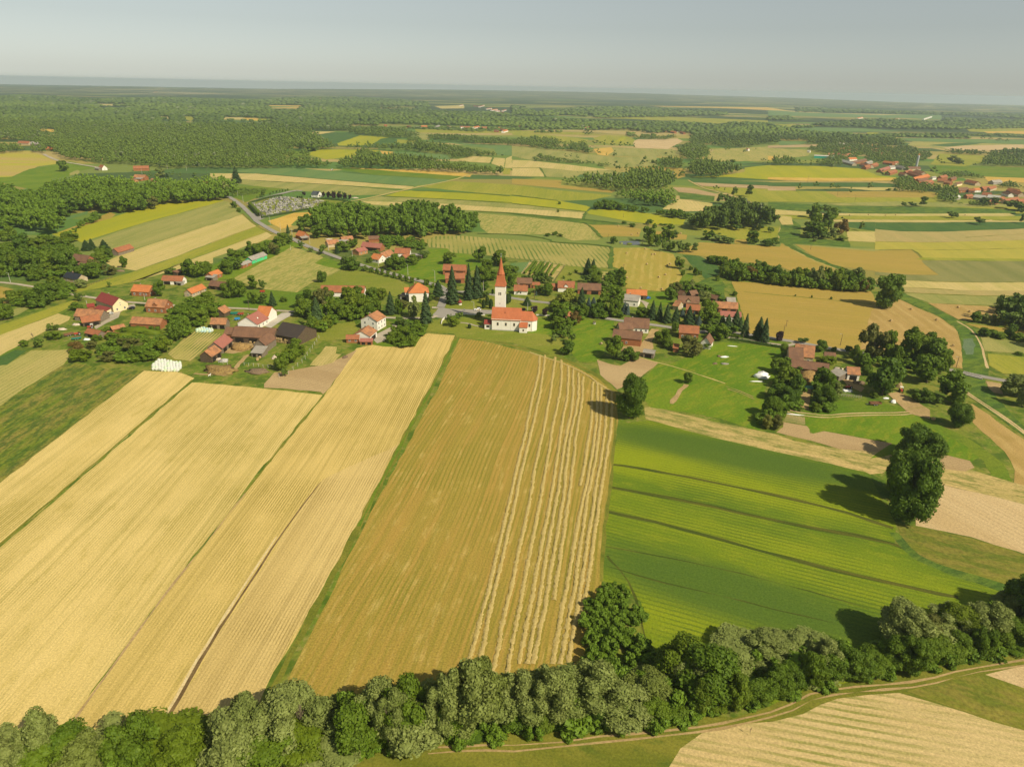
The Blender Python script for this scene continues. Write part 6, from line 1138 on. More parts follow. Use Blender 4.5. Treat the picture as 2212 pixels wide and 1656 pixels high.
Hs('shed', 'brown-tiled little shed by the lane above the ramshackle barn', 'V2', 540, 1112, 615, 1074, 2.8, 7, 2.8, 'dwood', 'mix')
# east of the church
Hs('shed', 'small red-tiled shed left of the white-gabled lane house', 'V4', 275, 818, 362, 820, 2.8, 5, 1.6, 'brick', 'red')
Hs('house', 'tiled lane house with white gable and a cross dormer', 'V4', 362, 828, 548, 834, 3.2, 9, 3.6, 'white', 'red', ng=0, chim=1, dormer=True)
Hs('barn', 'brown-tiled brick barn with two dark bays on the lane', 'V4', 580, 848, 840, 858, 3.4, 8, 3.6, 'brick', 'brown', open_=2)
Hs('barn', 'orange-tiled barn behind the white house with grey roof', 'V4', 1122, 905, 1348, 915, 3.2, 7, 2.8, 'dwood', 'orange', open_=1)
Hs('house', 'white house with light grey roof east of the church', 'V4', 1085, 962, 1255, 980, 4.2, 10, 2.6, 'white', 'greyr', nw=2, open_=0, chim=1, floors=1)
Hs('shed', 'brown-roofed shed peeking over the east farm hedge', 'V4', 1678, 895, 1728, 912, 2.6, 5, 2.4, 'dwood', 'brown')
Hs('shed', 'steep brown-roofed hut behind the east farm court', 'V4', 1840, 915, 1920, 905, 2.8, 6, 2.4, 'dwood', 'brown')
Hs('farmhouse', 'brown-tiled court farmhouse with a central dormer', 'V4', 1690, 990, 1925, 1004, 3.4, 9, 3.4, 'stone', 'brown', open_=2, dormer=True, cat='farmhouse')
Hs('barn', 'narrow brown-tiled side wing of the court farmhouse', 'V4', 1630, 1025, 1692, 1038, 3.0, 8, 2.6, 'stone', 'mix')
Hs('barn', 'red-tiled front wing of the east court farm', 'V4', 1778, 1068, 1932, 1080, 3.2, 6.5, 2.6, 'brick', 'red', open_=2)
Hs('barn', 'long brick barn with patched tiles at the corner of the cut field', 'V5', 130, 1046, 422, 1062, 3.2, 7.5, 3.0, 'brick', 'mix', open_=3)
Hs('house', 'white house with smooth rose-red roof behind the fir trees', 'V5', 228, 1142, 458, 1158, 3.4, 9, 2.0, 'white', 'rose', nw=3)
Hs('shed', 'grey-roofed hut at the upper corner of the cut field', 'V5', 302, 985, 398, 988, 2.6, 6, 2.2, 'wood', 'greyr')
Hs('shed', 'slanting brown hut left of the grey-roofed hut', 'V5', 95, 935, 172, 955, 2.6, 5, 1.8, 'dwood', 'brown')
Hs('house', 'white farmhouse with broad brown roof on the lane east of the meadow', 'V4', 1092, 1262, 1370, 1280, 3.2, 10, 4.4, 'white', 'brown', nw=5, chim=1, dormer=False, ng=1)
Hs('annex', 'tiled cross wing on the left of the broad brown-roofed farmhouse', 'V4', 1045, 1288, 1200, 1285, 2.6, 7, 2.8, 'stone', 'brown', cat='annex')
Hs('barn', 'brick barn with an open bay and green trailer', 'V4', 965, 1368, 1285, 1402, 4.4, 7.5, 3.2, 'brick', 'brown', open_=0, nw=1)
Hs('house', 'brick house with red-brown roof and three white-framed windows', 'V4', 1702, 1322, 1922, 1338, 3.8, 8, 3.2, 'brick', 'red', nw=3)
Hs('barn', 'narrow steep-roofed hut among trees left of the driveway', 'V4', 2052, 1452, 2086, 1402, 3.4, 5.5, 3.4, 'white', 'brown', cat='hut')
Hs('shed', 'red-tiled shed wedged between two leafy trees', 'V4', 1632, 1492, 1692, 1500, 2.6, 4.5, 1.6, 'brick', 'red')
Hs('shed', 'thin tiled gable between trees east of the church lawn', 'V4', 465, 1170, 535, 1130, 2.8, 4.5, 1.8, 'stone', 'red')
Hs('shelter', 'open timber shelter with pale grey roof on the bare yard', 'V4', 1300, 1542, 1425, 1560, 3.0, 5.5, .7, 'wood', 'greyr', 'gable', open_=1)
# south-east farm
Hs('farmhouse', 'big brown-tiled farmhouse with patched roof at the end of the driveway', 'B4', 905, 195, 1122, 222, 3.8, 11, 4.6, 'stone', 'mix', nw=2, chim=1, cat='farmhouse')
Hs('barn', 'steep brown cross wing at the left of the patched farmhouse', 'B4', 845, 238, 1005, 252, 3.6, 12, 4.8, 'stone', 'brown')
Hs('barn', 'long brown-tiled stable behind the tall dung heap', 'B4', 868, 322, 1285, 372, 3.8, 7.5, 2.6, 'brick', 'brown', open_=4)
Hs('shed', 'grey sheet-roofed end of the long brown stable', 'B4', 1278, 385, 1400, 432, 2.8, 6, 1.2, 'wood', 'greyr', 'shed', open_=1)
Hs('shed', 'square brown-roofed hut beside the farm lane', 'B4', 1240, 218, 1362, 230, 2.8, 6, 2.0, 'stone', 'brown', ng=1)
Hs('shed', 'white-walled shed with orange and grey roof left of the huge dark tree', 'B4', 1492, 398, 1635, 408, 3.6, 6, 2.6, 'white', 'mix', open_=1)
# far left and cemetery
Hs('house', 'red-roofed house at the left end of the hill farm', 'T1', 150, 588, 245, 592, 3.5, 9, 4, 'stone', 'red')
Hs('barn', 'grey-roofed barn of the hill farm', 'T1', 258, 594, 345, 596, 4, 10, 3.6, 'wood', 'greyr')
Hs('barn', 'red-roofed upper barn beside the hill road bend', 'T1', 368, 610, 450, 615, 4, 10, 4, 'brick', 'red')
Hs('house', 'orange brick house at the hill road bend', 'T1', 392, 638, 458, 640, 3.5, 9, 3.4, 'brick', 'orange')
Hs('house', 'tiny white-gabled house alone on the hill road', 'T1', 848, 800, 880, 806, 3.5, 8, 4.2, 'white', 'red', ng=1)
Hs('shed', 'grey shed left of the tiny white-gabled house', 'T1', 815, 806, 850, 810, 3, 6, 1.4, 'wood', 'greyr')
Hs('barn', 'long red roof half hidden behind the valley trees', 'T1', 1150, 808, 1285, 806, 4, 9, 3.4, 'brick', 'red')
Hs('house', 'red-tiled house with grey porch roof among the valley trees', 'T1', 1148, 884, 1245, 888, 4, 10, 3.2, 'brick', 'mix', nw=2)
Hs('porch', 'grey lean-to roof in front of the valley house', 'T1', 1160, 896, 1215, 900, 2.8, 5, 1.0, 'brick', 'greyr', 'shed', cat='porch')
Hs('shed', 'small pale brick shed left of the valley house', 'T1', 1120, 908, 1162, 912, 2.8, 6, 1.4, 'pbrick', 'mix')
Hs('shed', 'small ochre-roofed shed right of the valley house', 'T1', 1298, 905, 1338, 908, 2.8, 6, 1.4, 'pbrick', 'mix')
Hs('house', 'tall orange brick house beside the tall spruce by the cemetery road', 'T1', 1740, 945, 1780, 950, 5.5, 8, 3.4, 'brick', 'red', ng=1)
Hs('shed', 'low orange brick shed below the tall brick house', 'T1', 1745, 978, 1785, 982, 2.8, 5, 1.2, 'brick', 'orange')
Hs('chapel', 'white cemetery chapel with dark grey roof', 'T2', 475, 1032, 535, 1036, 3.6, 10, 3.6, 'white', 'slate', nw=2, ng=2)
# far right village: many small houses
VR = random.Random(12)
VIL = [('T4', s) for s in ('660 598 80 greyr grey;740 602 90 red stone;785 604 40 orange white;680 640 90 red brick;745 655 75 mix stone;898 612 24 orange white;960 645 110 red stone;930 670 88 mix brick;990 645 52 red stone;590 662 50 brown stone;560 690 80 mix brick;620 690 84 red stone;690 698 76 red brick;740 728 66 orange white;800 750 120 brown brick;670 755 118 pale stone;885 758 48 greyr grey;832 782 90 red stone;905 788 108 red brick;1032 760 86 orange brick;1112 760 46 red stone;1082 798 46 greyr white;1128 798 60 greyr grey;1022 818 80 rose brick;1090 842 66 red brick;1150 856 50 red stone;1270 810 108 brown stone;1228 840 56 red brick;1290 842 70 mix stone;1245 858 98 red brick;1340 890 126 orange brick;1350 914 88 brown brick;1400 932 74 red brick;1442 888 36 greyr white;1505 915 84 red stone;1530 884 56 red brick;1545 930 56 mix brick;1612 896 46 brown brick;1660 940 46 brown cream;1742 930 98 red stone;1990 928 78 greyr grey;1700 996 88 brown brick;1762 1000 56 red brick;1815 995 56 orange white;1905 985 78 red brick;1952 980 56 red stone;2100 1002 90 red brick;2048 1026 60 brown white;2125 1022 76 red stone;1882 1038 78 red brick;1752 1048 56 red brick;1640 1058 56 pale grey;1820 1060 98 pale grey;1945 1062 110 pale grey;2000 1092 130 red brick;2128 1088 116 red stone;2205 1092 60 red brick'.split(';'))]
VIL += [('T2', s) for s in '1120 436 28 red brick;1315 444 24 red brick;1455 447 52 orange brick;1578 445 32 greyr grey;1660 446 24 red stone;1783 450 28 red white;1825 453 48 red brick;1912 453 46 orange white;1980 457 42 red brick;2110 458 24 orange white;2130 476 48 red brick;2162 484 38 orange white;2075 484 42 brown brick;1780 262 26 red white;1900 272 46 orange white;1955 269 46 red white;2020 291 42 red white;2065 302 52 orange white;2112 324 44 red brick;2150 306 30 red white;2090 311 40 red white;575 202 46 orange brick;735 190 22 pale white;830 194 40 red white'.split(';')]
VIL += [('T3', s) for s in '60 444 20 red brick;210 445 18 red white;250 454 22 red brick;658 458 38 red white;692 458 22 greyr white;765 456 9 pale white;1335 482 24 red brick;1385 492 36 orange brick;1465 497 32 red brick;1430 485 20 pale white;1620 505 8 pale white;2030 640 18 orange white;415 455 8 pale white'.split(';')]
VIL += [('T4', s) for s in '800 372 46 orange white;1385 372 70 pale white;1120 382 30 red white;350 660 24 pale white'.split(';')]
VIL += [('T1', s) for s in '700 135 30 orange white;775 134 44 pale white;838 141 40 pale white;1020 132 30 pale white;1350 150 40 orange white'.split(';')]
RW = {'red': 'red-roofed', 'orange': 'orange-roofed', 'mix': 'patchy-roofed', 'brown': 'brown-roofed', 'greyr': 'grey-roofed', 'pale': 'pale-roofed', 'rose': 'rose-roofed'}
WW = {'stone': 'plastered', 'brick': 'brick', 'white': 'white', 'grey': 'grey board', 'cream': 'cream'}
for c_, s_ in VIL:
    x, y, w_, rf_, wl_ = s_.split(); x = float(x); y = float(y); w_ = float(w_); near = c_ == 'T4' and y > 560
    dd = P(c_, x, y).length; L_ = w_ * .4629 / 1.8517 * dd / F
    wid = min(9, max(5, L_ * .55)); hh = 3.4 if near else 4.5; dy = VR.uniform(-.16, .16) * w_
    place = 'in the right village' if near else ('in the far village beyond the woods' if c_ in ('T2', 'T3') else 'on the far plain')
    ln = 'long ' if w_ > 95 else ('small ' if w_ < 40 else '')
    Hs('village_house', '%s%s %s house %s' % (ln, RW[rf_], WW[wl_], place), c_, x - w_ / 2, y - dy, x + w_ / 2, y + dy, hh, wid, wid * .36, wl_, rf_, nw=2 if near and w_ > 50 else 0, cat='house', group='houses ' + place)
Hs('warehouse', 'long teal metal shed at the left end of the right village', 'T4', 400, 698, 572, 706, 5, 9, 1.4, 'teal', 'pale', cat='shed')
def silo():
    p = P('T4', 1281, 792); b = MB(); b.rings([(2.2, 0), (2.2, 20), (1.2, 22), (.4, 22.6)], 14); e = empty('silo', p)
    tag(e, 'tall grey silo tower with orange top in the right village', 'silo'); b.build('shaft', steel, e); q = MB(); q.box(-1.6, -.9, 22.6, 1.6, .9, 24.6); q.build('lift_head', ROOF['orange'], e)
silo()
# ---------------------------------------------------------------- church
def church():
    a = P('V3', 1563, 1296); b_ = P('V3', 1880, 1311); d = b_ - a; ang = math.atan2(d.y, d.x); L = d.length
    e = empty('church', a, ang); tag(e, 'white village church with orange roofs and a tall red-spired tower', 'church')
    wm = WALL['white']; W = 9.5; h = 7.1; rise = 5.8
    m = MB(); m.prism([(0, -.3), (W, -.3), (W, h), (W / 2, h + rise), (0, h)], 0, L); nave = m.build('nave_wall', wm, e)
    m = MB(); m.box(-.12, -.12, -.3, L + .05, -.003, .55)
    m.build('plinth', concm, e)
    for k in range(4):
        m = MB(); x = [0.05, L / 3, 2 * L / 3, L - .55][k]; m.box(x, -.10, .56, x + .45, -.003, h - .15); m.build('pilaster', wm, e)
    m = MB(); m.box(-.2, -.35, h - .14, L + .2, -.005, h + .02); m.build('cornice', wm, e)
    sk = .14; o = .45; sl = rise / (W / 2)
    m = MB(); m.prism([(-o, h - sl * o + .04), (W / 2, h + rise + .04), (W + o, h - sl * o + .04), (W + o, h - sl * o + .04 + sk), (W / 2, h + rise + .04 + sk * 1.3), (-o, h - sl * o + .04 + sk)], -.25, L + .25)
    rf = m.build('nave_roof', ROOF['copper'], e)
    m = MB(); m.box(-.08, -.08, 0, .08, .08, .9); m.box(-.35, -.05, .5, .35, .05, .62); m.build('snow_hook', frame_d, rf, (L * .45, W * .25, h + rise * .52))
    def wn(x, z, w_, hh, y=-.0, rot=0, par=e):
        q = MB(); q.box(-w_ / 2, -.04, 0, w_ / 2, .05, hh, 1); t = .13
        for x0, x1, z0, z1 in ((-w_ / 2 - t, -w_ / 2, -t, hh + t), (w_ / 2, w_ / 2 + t, -t, hh + t), (-w_ / 2, w_ / 2, hh, hh + t), (-w_ / 2, w_ / 2, -t * 1.6, 0)): q.box(x0, -.09, z0, x1, .05, z1, 0)
        q.build('window', [WALL['stone'], glass], par, (x, y, z), (0, 0, rot))
    for x in (3.7, 8.6, 13.6): wn(x, 3.2, .95, 1.7)
    # choir with polygonal end
    L2 = 7.0; r2 = 3.9; y0 = .55; W2 = 8.4; yc = y0 + W2 / 2; h2 = 6.9; ri2 = 4.4; x0 = L - .01
    pr = [(x0, y0), (x0 + L2, y0), (x0 + L2 + 2.6, y0 + 2.4), (x0 + L2 + 2.6, y0 + W2 - 2.4), (x0 + L2, y0 + W2), (x0, y0 + W2)]
    m = MB(); n = 6; m.add([(x, y, -.3) for x, y in pr] + [(x, y, h2) for x, y in pr], [tuple(reversed(range(n))), tuple(range(n, 2 * n))] + [(i, (i + 1) % n, n + (i + 1) % n, n + i) for i in range(n)]); m.build('choir_wall', wm, e)
    m = MB(); cxy = (x0 + L2 * .5, yc); po = [(x + (.4 if x > x0 + .1 else 0), y + (.45 if y > yc else -.45), h2 - .25) for x, y in pr]; rdg = [(x0, yc, h2 + ri2), (x0 + L2 - .3, yc, h2 + ri2)]
    m.add(po + rdg, [(0, 1, 7, 6), (1, 2, 7), (2, 3, 7), (3, 4, 7), (4, 5, 6, 7), (0, 6, 5), (5, 4, 3, 2, 1, 0)]); cr = m.build('choir_roof', ROOF['copper'], e)
    m = MB(); m.tube((0, 0, 0), (0, 0, 1.6), .05); m.rings([(.16, 1.6), (.2, 1.75), (.05, 2.0)], 8); m.build('finial', steel, cr, (x0 + L2 - .3, yc, h2 + ri2))
    wn(x0 + 5.4, 3.0, .85, 1.6, y0)
    m = MB(); m.box(x0 + L2 - .25, y0 - .12, -.3, x0 + L2 + .1, y0 - .004, h2 - .3); m.build('pilaster', wm, e)
    # sacristy
    m = MB(); m.prism([(-2.9, -.3), (.5, -.3), (.5, 3.4), (-2.9, 3.4)], x0 - .4, x0 + 4.2); m.build('sacristy_wall', wm, e)
    m = MB(); xa, xb = x0 - .7, x0 + 4.5; m.add([(xa, -3.2, 3.35), (xb, -3.2, 3.35), (xb, .52, 5.6), (xa, .52, 5.6), (xa, -3.2, 3.5), (xb, -3.2, 3.5), (xb, .52, 5.75), (xa, .52, 5.75)], [(0, 3, 2, 1), (4, 5, 6, 7), (0, 1, 5, 4), (1, 2, 6, 5), (2, 3, 7, 6), (3, 0, 4, 7)]); m.build('sacristy_roof', ROOF['copper'], e)
    wn(x0 + 2.0, 1.2, .7, 1.1, -2.9)
    # west porch
    m = MB(); m.prism([(1.0, -.3), (5.2, -.3), (5.2, 3.3), (1.0, 3.3)], -4.4, -.005); m.build('porch_wall', wm, e)
    m = MB(); m.prism([(.7, 3.2), (3.1, 5.3), (5.5, 3.2), (5.5, 3.35), (3.1, 5.45), (.7, 3.35)], -4.8, -.3); m.build('porch_roof', ROOF['redsheet'], e)
    m = MB(); m.box(-3.3, .93, 1.2, -1.5, 1.04, 2.5); m.build('porch_opening', dark, e)
    # tower
    tx = 1.0; tw = 6.1; ty = W - 1.5; cx_, cy_ = tx + tw / 2, ty + tw / 2
    m = MB(); m.box(tx, ty, -.3, tx + tw, ty + tw, 24.9); tw_o = m.build('tower_wall', wm, e)
    m = MB(); m.rings([(tw / 2 + .35, 24.9), (tw / 2 + .3, 25.2), (2.65, 27.4), (2.25, 29.4), (2.05, 31.4)], sq=True, cx=cx_, cy=cy_); tr = m.build('bell_roof', ROOF['copper'], e)
    m = MB(); m.rings([(2.0, 31.38), (2.0, 32.0)], 8, cx=cx_, cy=cy_); m.build('lantern', ROOF['copper'], e)
    m = MB(); m.rings([(2.45, 31.9), (2.2, 32.5), (1.55, 34.6), (1.0, 37.4), (.5, 40.2), (.08, 42.0)], 8, cx=cx_, cy=cy_); sp = m.build('spire', ROOF['copper'], e)
    m = MB(); m.rings([(.05, 42), (.28, 42.2), (.28, 42.5), (.05, 42.7)], 8, cx=cx_, cy=cy_); m.box(cx_ - .05, cy_ - .05, 42.6, cx_ + .05, cy_ + .05, 44.6); m.box(cx_ - .5, cy_ - .05, 43.7, cx_ + .5, cy_ + .05, 43.85); m.build('cross', steel, sp)
    for x in (cx_ - .62, cx_ + .38):
        q = MB(); zz = 19.6; q.add([(x - .28, ty - .05, zz), (x + .28, ty - .05, zz), (x + .28, ty - .05, zz + 1.5), (x + .2, ty - .05, zz + 1.75), (x, ty - .05, zz + 1.85), (x - .2, ty - .05, zz + 1.75), (x - .28, ty - .05, zz + 1.5),
                             (x - .28, ty + .05, zz), (x + .28, ty + .05, zz), (x + .28, ty + .05, zz + 1.5), (x + .2, ty + .05, zz + 1.75), (x, ty + .05, zz + 1.85), (x - .2, ty + .05, zz + 1.75), (x - .28, ty + .05, zz + 1.5)],
                            [tuple(range(7)), tuple(reversed(range(7, 14)))] + [(i, 7 + i, 7 + (i + 1) % 7, (i + 1) % 7) for i in range(7)]); q.build('belfry_window', dark, tw_o)
        q = MB(); q.box(tx + tw - .05, cy_ + (x - cx_) - .28, 19.6, tx + tw + .05, cy_ + (x - cx_) + .28, 21.3); q.build('belfry_window', dark, tw_o)
    q = MB(); q.box(cx_ - .12, ty - .05, 14.0, cx_ + .12, ty + .05, 14.7); q.build('slit_window', dark, tw_o)
    q = MB(); q.tube((.18, -.12, 0), (.18, -.12, h - .2), .07); q.build('drainpipe', frame_d, e)
    q = MB(); q.tube((L - .3, -.14, 0), (L - .3, -.14, h - .2), .07); q.build('drainpipe', frame_d, e)
    HOUSES.append((a.x + 10, a.y + 6, 18))
church()
def kiosk():
    p = P('V3', 1214, 1018); e = empty('shrine', p); tag(e, 'little round white shrine with a pointed red roof on the lawn', 'shrine')
    m = MB(); m.rings([(1.25, 0), (1.25, 1.0)], 8); m.build('wall', WALL['white'], e); m = MB()
    for k in range(8): a = k * math.pi / 4; m.tube((1.15 * math.cos(a), 1.15 * math.sin(a), 1), (1.15 * math.cos(a), 1.15 * math.sin(a), 2.0), .07)
    m.build('posts', frame_d, e); m = MB(); m.rings([(1.75, 1.95), (1.0, 2.7), (.45, 3.4), (.03, 3.9)], 8); m.build('roof', ROOF['redsheet'], e)
kiosk()

HP_ = HOUSES
for lb_, c_, s_, h_ in (('garden bushes between the spruce row and the cut field', 'V5', '20,1080 150,1120 300,1220 420,1300 300,1400 120,1400 20,1330', 4), ('bushes under the trees east of the church', 'V4', '290,1050 420,1000 620,1060 640,1160 540,1280 420,1380 300,1330', 4.5),
                      ('bushes along the hay field behind the grey-roofed house', 'V4', '880,700 1000,640 1090,680 1080,860 1040,1000 900,1000 860,880', 4.5), ('garden bushes behind the lane trees', 'V4', '640,1080 800,1060 1150,1080 1160,1150 900,1170 660,1170', 3.5),
                      ('overgrown garden west of the big farm', 'V2', '-60,1100 150,980 330,930 470,1010 480,1130 300,1160 330,1240 200,1300 60,1420 -60,1400', 4.5), ('overgrown garden below the ivy barn', 'V1', '1080,1450 1300,1390 1550,1360 1780,1400 1760,1600 1500,1660 1200,1660 1100,1600', 3.5),
                      ('bushes under the trees west of the village centre', 'V2', '1360,1000 1560,900 1850,860 2180,900 2190,1180 1800,1200 1700,1300 1540,1330 1480,1180 1380,1140', 5), ('undergrowth among the big western trees', 'V1', '0,430 300,380 600,330 860,400 900,520 1180,480 1200,560 900,700 560,740 300,720 0,700', 5),
                      ('bushes around the western black-roofed house', 'V1', '120,960 300,880 480,820 700,760 820,840 780,940 560,990 380,1060 150,1040', 4), ('undergrowth below the big trees by the road bridge', 'V6', '100,760 420,760 760,740 1060,860 1020,1000 800,980 560,880 320,880 120,880', 4.5),
                      ('undergrowth of the tree belt left of the dung heap', 'B4', '760,240 900,330 960,480 960,760 700,900 600,960 520,900 600,700 700,540', 5), ('undergrowth around the willow right of the dung heap', 'B4', '1130,480 1300,420 1400,520 1400,680 1300,800 1120,800', 4.5),
                      ('fruit bushes behind the L-shaped farm', 'V3', '340,360 450,330 640,330 820,330 850,400 720,420 500,360 360,440', 3.5), ('bushes in front of the L-shaped farm', 'V3', '390,520 560,480 740,500 740,560 620,620 420,640', 3.5), ('orchard undergrowth between the lane and the wheat field', 'V3', '390,1420 540,1180 720,1220 860,1240 800,1320 700,1480 520,1480', 2.6),
                      ('bushes around the east court farm', 'V4', '1780,760 2000,830 2200,960 2200,1000 1980,950 1900,880 1760,880 1640,900 1600,830', 4), ('bushes behind the green-walled house', 'V2', '480,640 620,460 820,400 1000,340 1240,270 1290,330 1050,460 820,470 700,620', 3.5)):
    wood('thicket', lb_, 'thicket', c_, s_, h_, (), mat=WMb, min_sp=4.4, k=.006, up=False, avoid=HP_, dens=.8)
# ---------------------------------------------------------------- small things
PR = random.Random(21)
def bale_mesh(name, mat, r=.72, l=1.25, wrapped=False):
    b = MB(); n = 14; rs = [(0, r * .86), (.10, r), (l - .10, r), (l, r * .86)]; vs = []
    for y, rr in rs: vs += [(rr * math.cos(2 * math.pi * i / n), y - l / 2, r + rr * math.sin(2 * math.pi * i / n)) for i in range(n)]
    fs = [(k * n + i, k * n + (i + 1) % n, (k + 1) * n + (i + 1) % n, (k + 1) * n + i) for k in range(3) for i in range(n)] + [tuple(range(n)), tuple(reversed(range(3 * n, 4 * n)))]
    b.add(vs, fs); return b.mesh(name, [mat])
straw = plain('straw', (.46, .34, .16), (.33, .23, .10), 6.0, bump=.5); oldstraw = plain('old_hay', (.40, .30, .17), (.27, .2, .12), 5.0, bump=.5)
wrapw = plain('white_bale_wrap', (.66, .66, .60), (.56, .60, .50), 1.0, rough=.4, spec=.3); wrapg = plain('pale_green_bale_wrap', (.52, .66, .42), (.62, .70, .50), 1.0, rough=.4); wrapb = plain('pale_blue_bale_wrap', (.42, .62, .62), (.55, .68, .66), 1.0, rough=.4)
BM = {k: bale_mesh('bale', m, r_, l_) for k, m, r_, l_ in (('s', straw, .75, 1.3), ('o', oldstraw, .75, 1.3), ('w', wrapw, .72, 1.25), ('g', wrapg, .72, 1.2), ('b', wrapb, .72, 1.2))}
def bale(kind, p, label, group, rz=None, z=0):
    o = link('hay_bale', BM[kind], (), None, (p.x, p.y, z), (0, 0, PR.uniform(0, 3.14) if rz is None else rz)); return tag(o, label, 'hay bale', group)
for (c_, s_, lb) in (('V4', '1405,468 1432,466 1345,577 1570,592 1602,575 1475,720 1548,693 1127,728 1278,842 1510,852 1122,455 1325,408', 'round hay bale lying on the mown field behind the village'),
                     ('V4', '1030,155 1177,250 1248,236 1718,236', 'round hay bale on the tan field near the pond'),
                     ('V6', '682,245 462,376 968,366 748,475 1148,652', 'round hay bale on the curved cut field at the right'),
                     ('V6', '1204,226 1332,274 1540,277', 'round hay bale on the upper cut field beside the grove'),
                     ('V6', '928,1462 1300,1318', 'round hay bale on the rough ground below the big trees'), ('V5', '2110,1203 1650,36 1860,30', 'round hay bale alone on an eastern field'),
                     ('B3', '907,72', 'pale round hay bale alone on the bright meadow'),
                     ('K2', '1455,705 1510,660', 'yellow straw bale beside the weathered grey plank barn'),
                     ('K2', '1290,265 1395,300', 'straw bale at the edge of the dung yard')):
    for q in pts(c_, s_): bale('s' if c_ != 'B3' else 'o', q, lb, 'round hay bales lying on the fields')
for q in pts('T3', '1168,660 1185,662 1110,655 1210,655 1258,662 1270,688 1282,684 1290,690 1240,672 1305,678 1320,680 1260,700 1150,690 1340,668 1412,692 80,728 60,715 1380,770 1312,805 250,520 540,525 580,530 650,528'):
    bale('s', q, 'tiny distant hay bale on the pale fields beyond the village', 'distant hay bales')
for q in pts('T4', '1102,1214 1015,1218 1702,1215 300,702 540,458'): bale('s', q, 'distant hay bale on the strip fields before the right village', 'distant hay bales')
# stacked straw under the dark metal barn
b0 = P('V2', 1130, 1428); b1 = P('V2', 1320, 1452); 
for k in range(8):
    for lv in range(2 if k not in (3, 6) else 1):
        q = b0.lerp(b1, k / 7.5); bale('s', q + Vector((PR.uniform(-.1, .1), -.6 + PR.uniform(-.2, .2), 0)), 'straw bale stacked under the edge of the dark metal-roofed barn', 'straw bales under the metal barn', rz=math.atan2((b1 - b0).y, (b1 - b0).x), z=lv * 1.45)
# wrapped bales
def pile(c, poly, step, kinds, label, group, tiers=1, wts=None):
    pp = pxs(c, poly); u0, u1 = min(p[0] for p in pp), max(p[0] for p in pp); v0, v1 = min(p[1] for p in pp), max(p[1] for p in pp)
    A = [unp(u, v) for u, v in pp]; x0, x1 = min(a.x for a in A), max(a.x for a in A); y0, y1 = min(a.y for a in A), max(a.y for a in A); arr = np.array(pp); n = 0
    y = y0; r_ = 0
    while y < y1:
        x = x0 + (step / 2 if r_ % 2 else 0)
        while x < x1:
            px, py = x + PR.uniform(-.15, .15), y + PR.uniform(-.12, .12); u, v = proj(px, py, .7)
            uu, v2 = proj(px, py + .6, 1.4)
            if inpoly(np.array([u]), np.array([v]), arr)[0] and inpoly(np.array([uu]), np.array([v2]), arr)[0]:
                k = PR.choices(kinds, wts)[0]; lb = label % {'w': 'white', 'g': 'pale green', 'b': 'pale blue'}[k]
                bale(k, Vector((px, py, 0)), lb, group, rz=PR.uniform(-.3, .3)); n += 1
            x += step
        y += step * .98; r_ += 1
    return n
n1 = pile('B1', '1296,245 1330,210 1380,172 1440,182 1565,200 1562,235 1550,290 1500,292 1400,280 1310,272', 1.5, ['w', 'g'], '%s plastic-wrapped bale in the big white silage pile', 'wrapped silage bales in the big pile', wts=[7, 1])
n2 = pile('V2', '215,1300 235,1268 290,1255 380,1262 430,1275 425,1312 300,1322 225,1312', 1.45, ['g', 'b', 'w'], '%s plastic-wrapped bale in the small pastel pile', 'wrapped silage bales in the small pastel pile', wts=[4, 4, 1])
print('bales', n1, n2)
# windrows of cut hay
wind = NT('windrow_hay'); _g = wind.noise(wind.pos(), 2.2, 4, .8); WINDM = wind.done(wind.mix(wind.smooth(_g, .35, .65), (.50, .39, .155), (.38, .285, .085)), _g, .6, .2)
def windrow(s, label='ridge of raked pale hay on the mown field'):
    P3 = smoothc(pts('B3', s), 2); r = np.random.default_rng(hash_(s)); Q = []
    for i in range(len(P3) - 1):
        k = max(1, int((P3[i + 1] - P3[i]).length / .55)); Q += [P3[i].lerp(P3[i + 1], j / k) for j in range(k)]
    Q.append(P3[-1]); n = len(Q); V = []; Fc = []; m = 6; off = 0.0; wv = 0.0
    for i, p in enumerate(Q):
        d = Q[min(i + 1, n - 1)] - Q[max(i - 1, 0)]; d.normalize(); nn = Vector((-d.y, d.x, 0)); off = off * .9 + r.normal(0, .045); ww = .60 * (1 + .20 * r.normal()); hh = .15 * (1 + .2 * r.normal())
        ww = max(.16, ww)
        for k, (sx, sz) in enumerate(((-1, -.05), (-.75, .5), (-.2, 1.0), (.3, .9), (.8, .45), (1, -.05))):
            V.append(tuple(p + nn * (off + sx * ww + r.normal(0, .09)) + Vector((0, 0, .14 + max(.02, hh) * sz * (1 + r.normal(0, .15))))))
    for i in range(n - 1):
        for k in range(m - 1): Fc.append((i * m + k, i * m + k + 1, (i + 1) * m + k + 1, (i + 1) * m + k))
    V = np.array(V); nl = n * 5; idx = r.integers(0, len(V), nl); pos = V[idx] + r.normal(0, .2, (nl, 3)) * np.array([1, 1, .5]); pos[:, 2] = np.abs(pos[:, 2] - .16) + .16
    Vq, Qq = quads(pos, r.normal(size=(nl, 3)) + np.array([0, 0, 2]), .13, r); Fa = np.concatenate([np.array(Fc), Qq + len(V)]); o = link('hay_windrow', npmesh('hay_windrow', np.concatenate([V, Vq]), Fa), [WINDM])
    tag(o, label, 'hay windrow', 'raked hay windrows on the mown field')
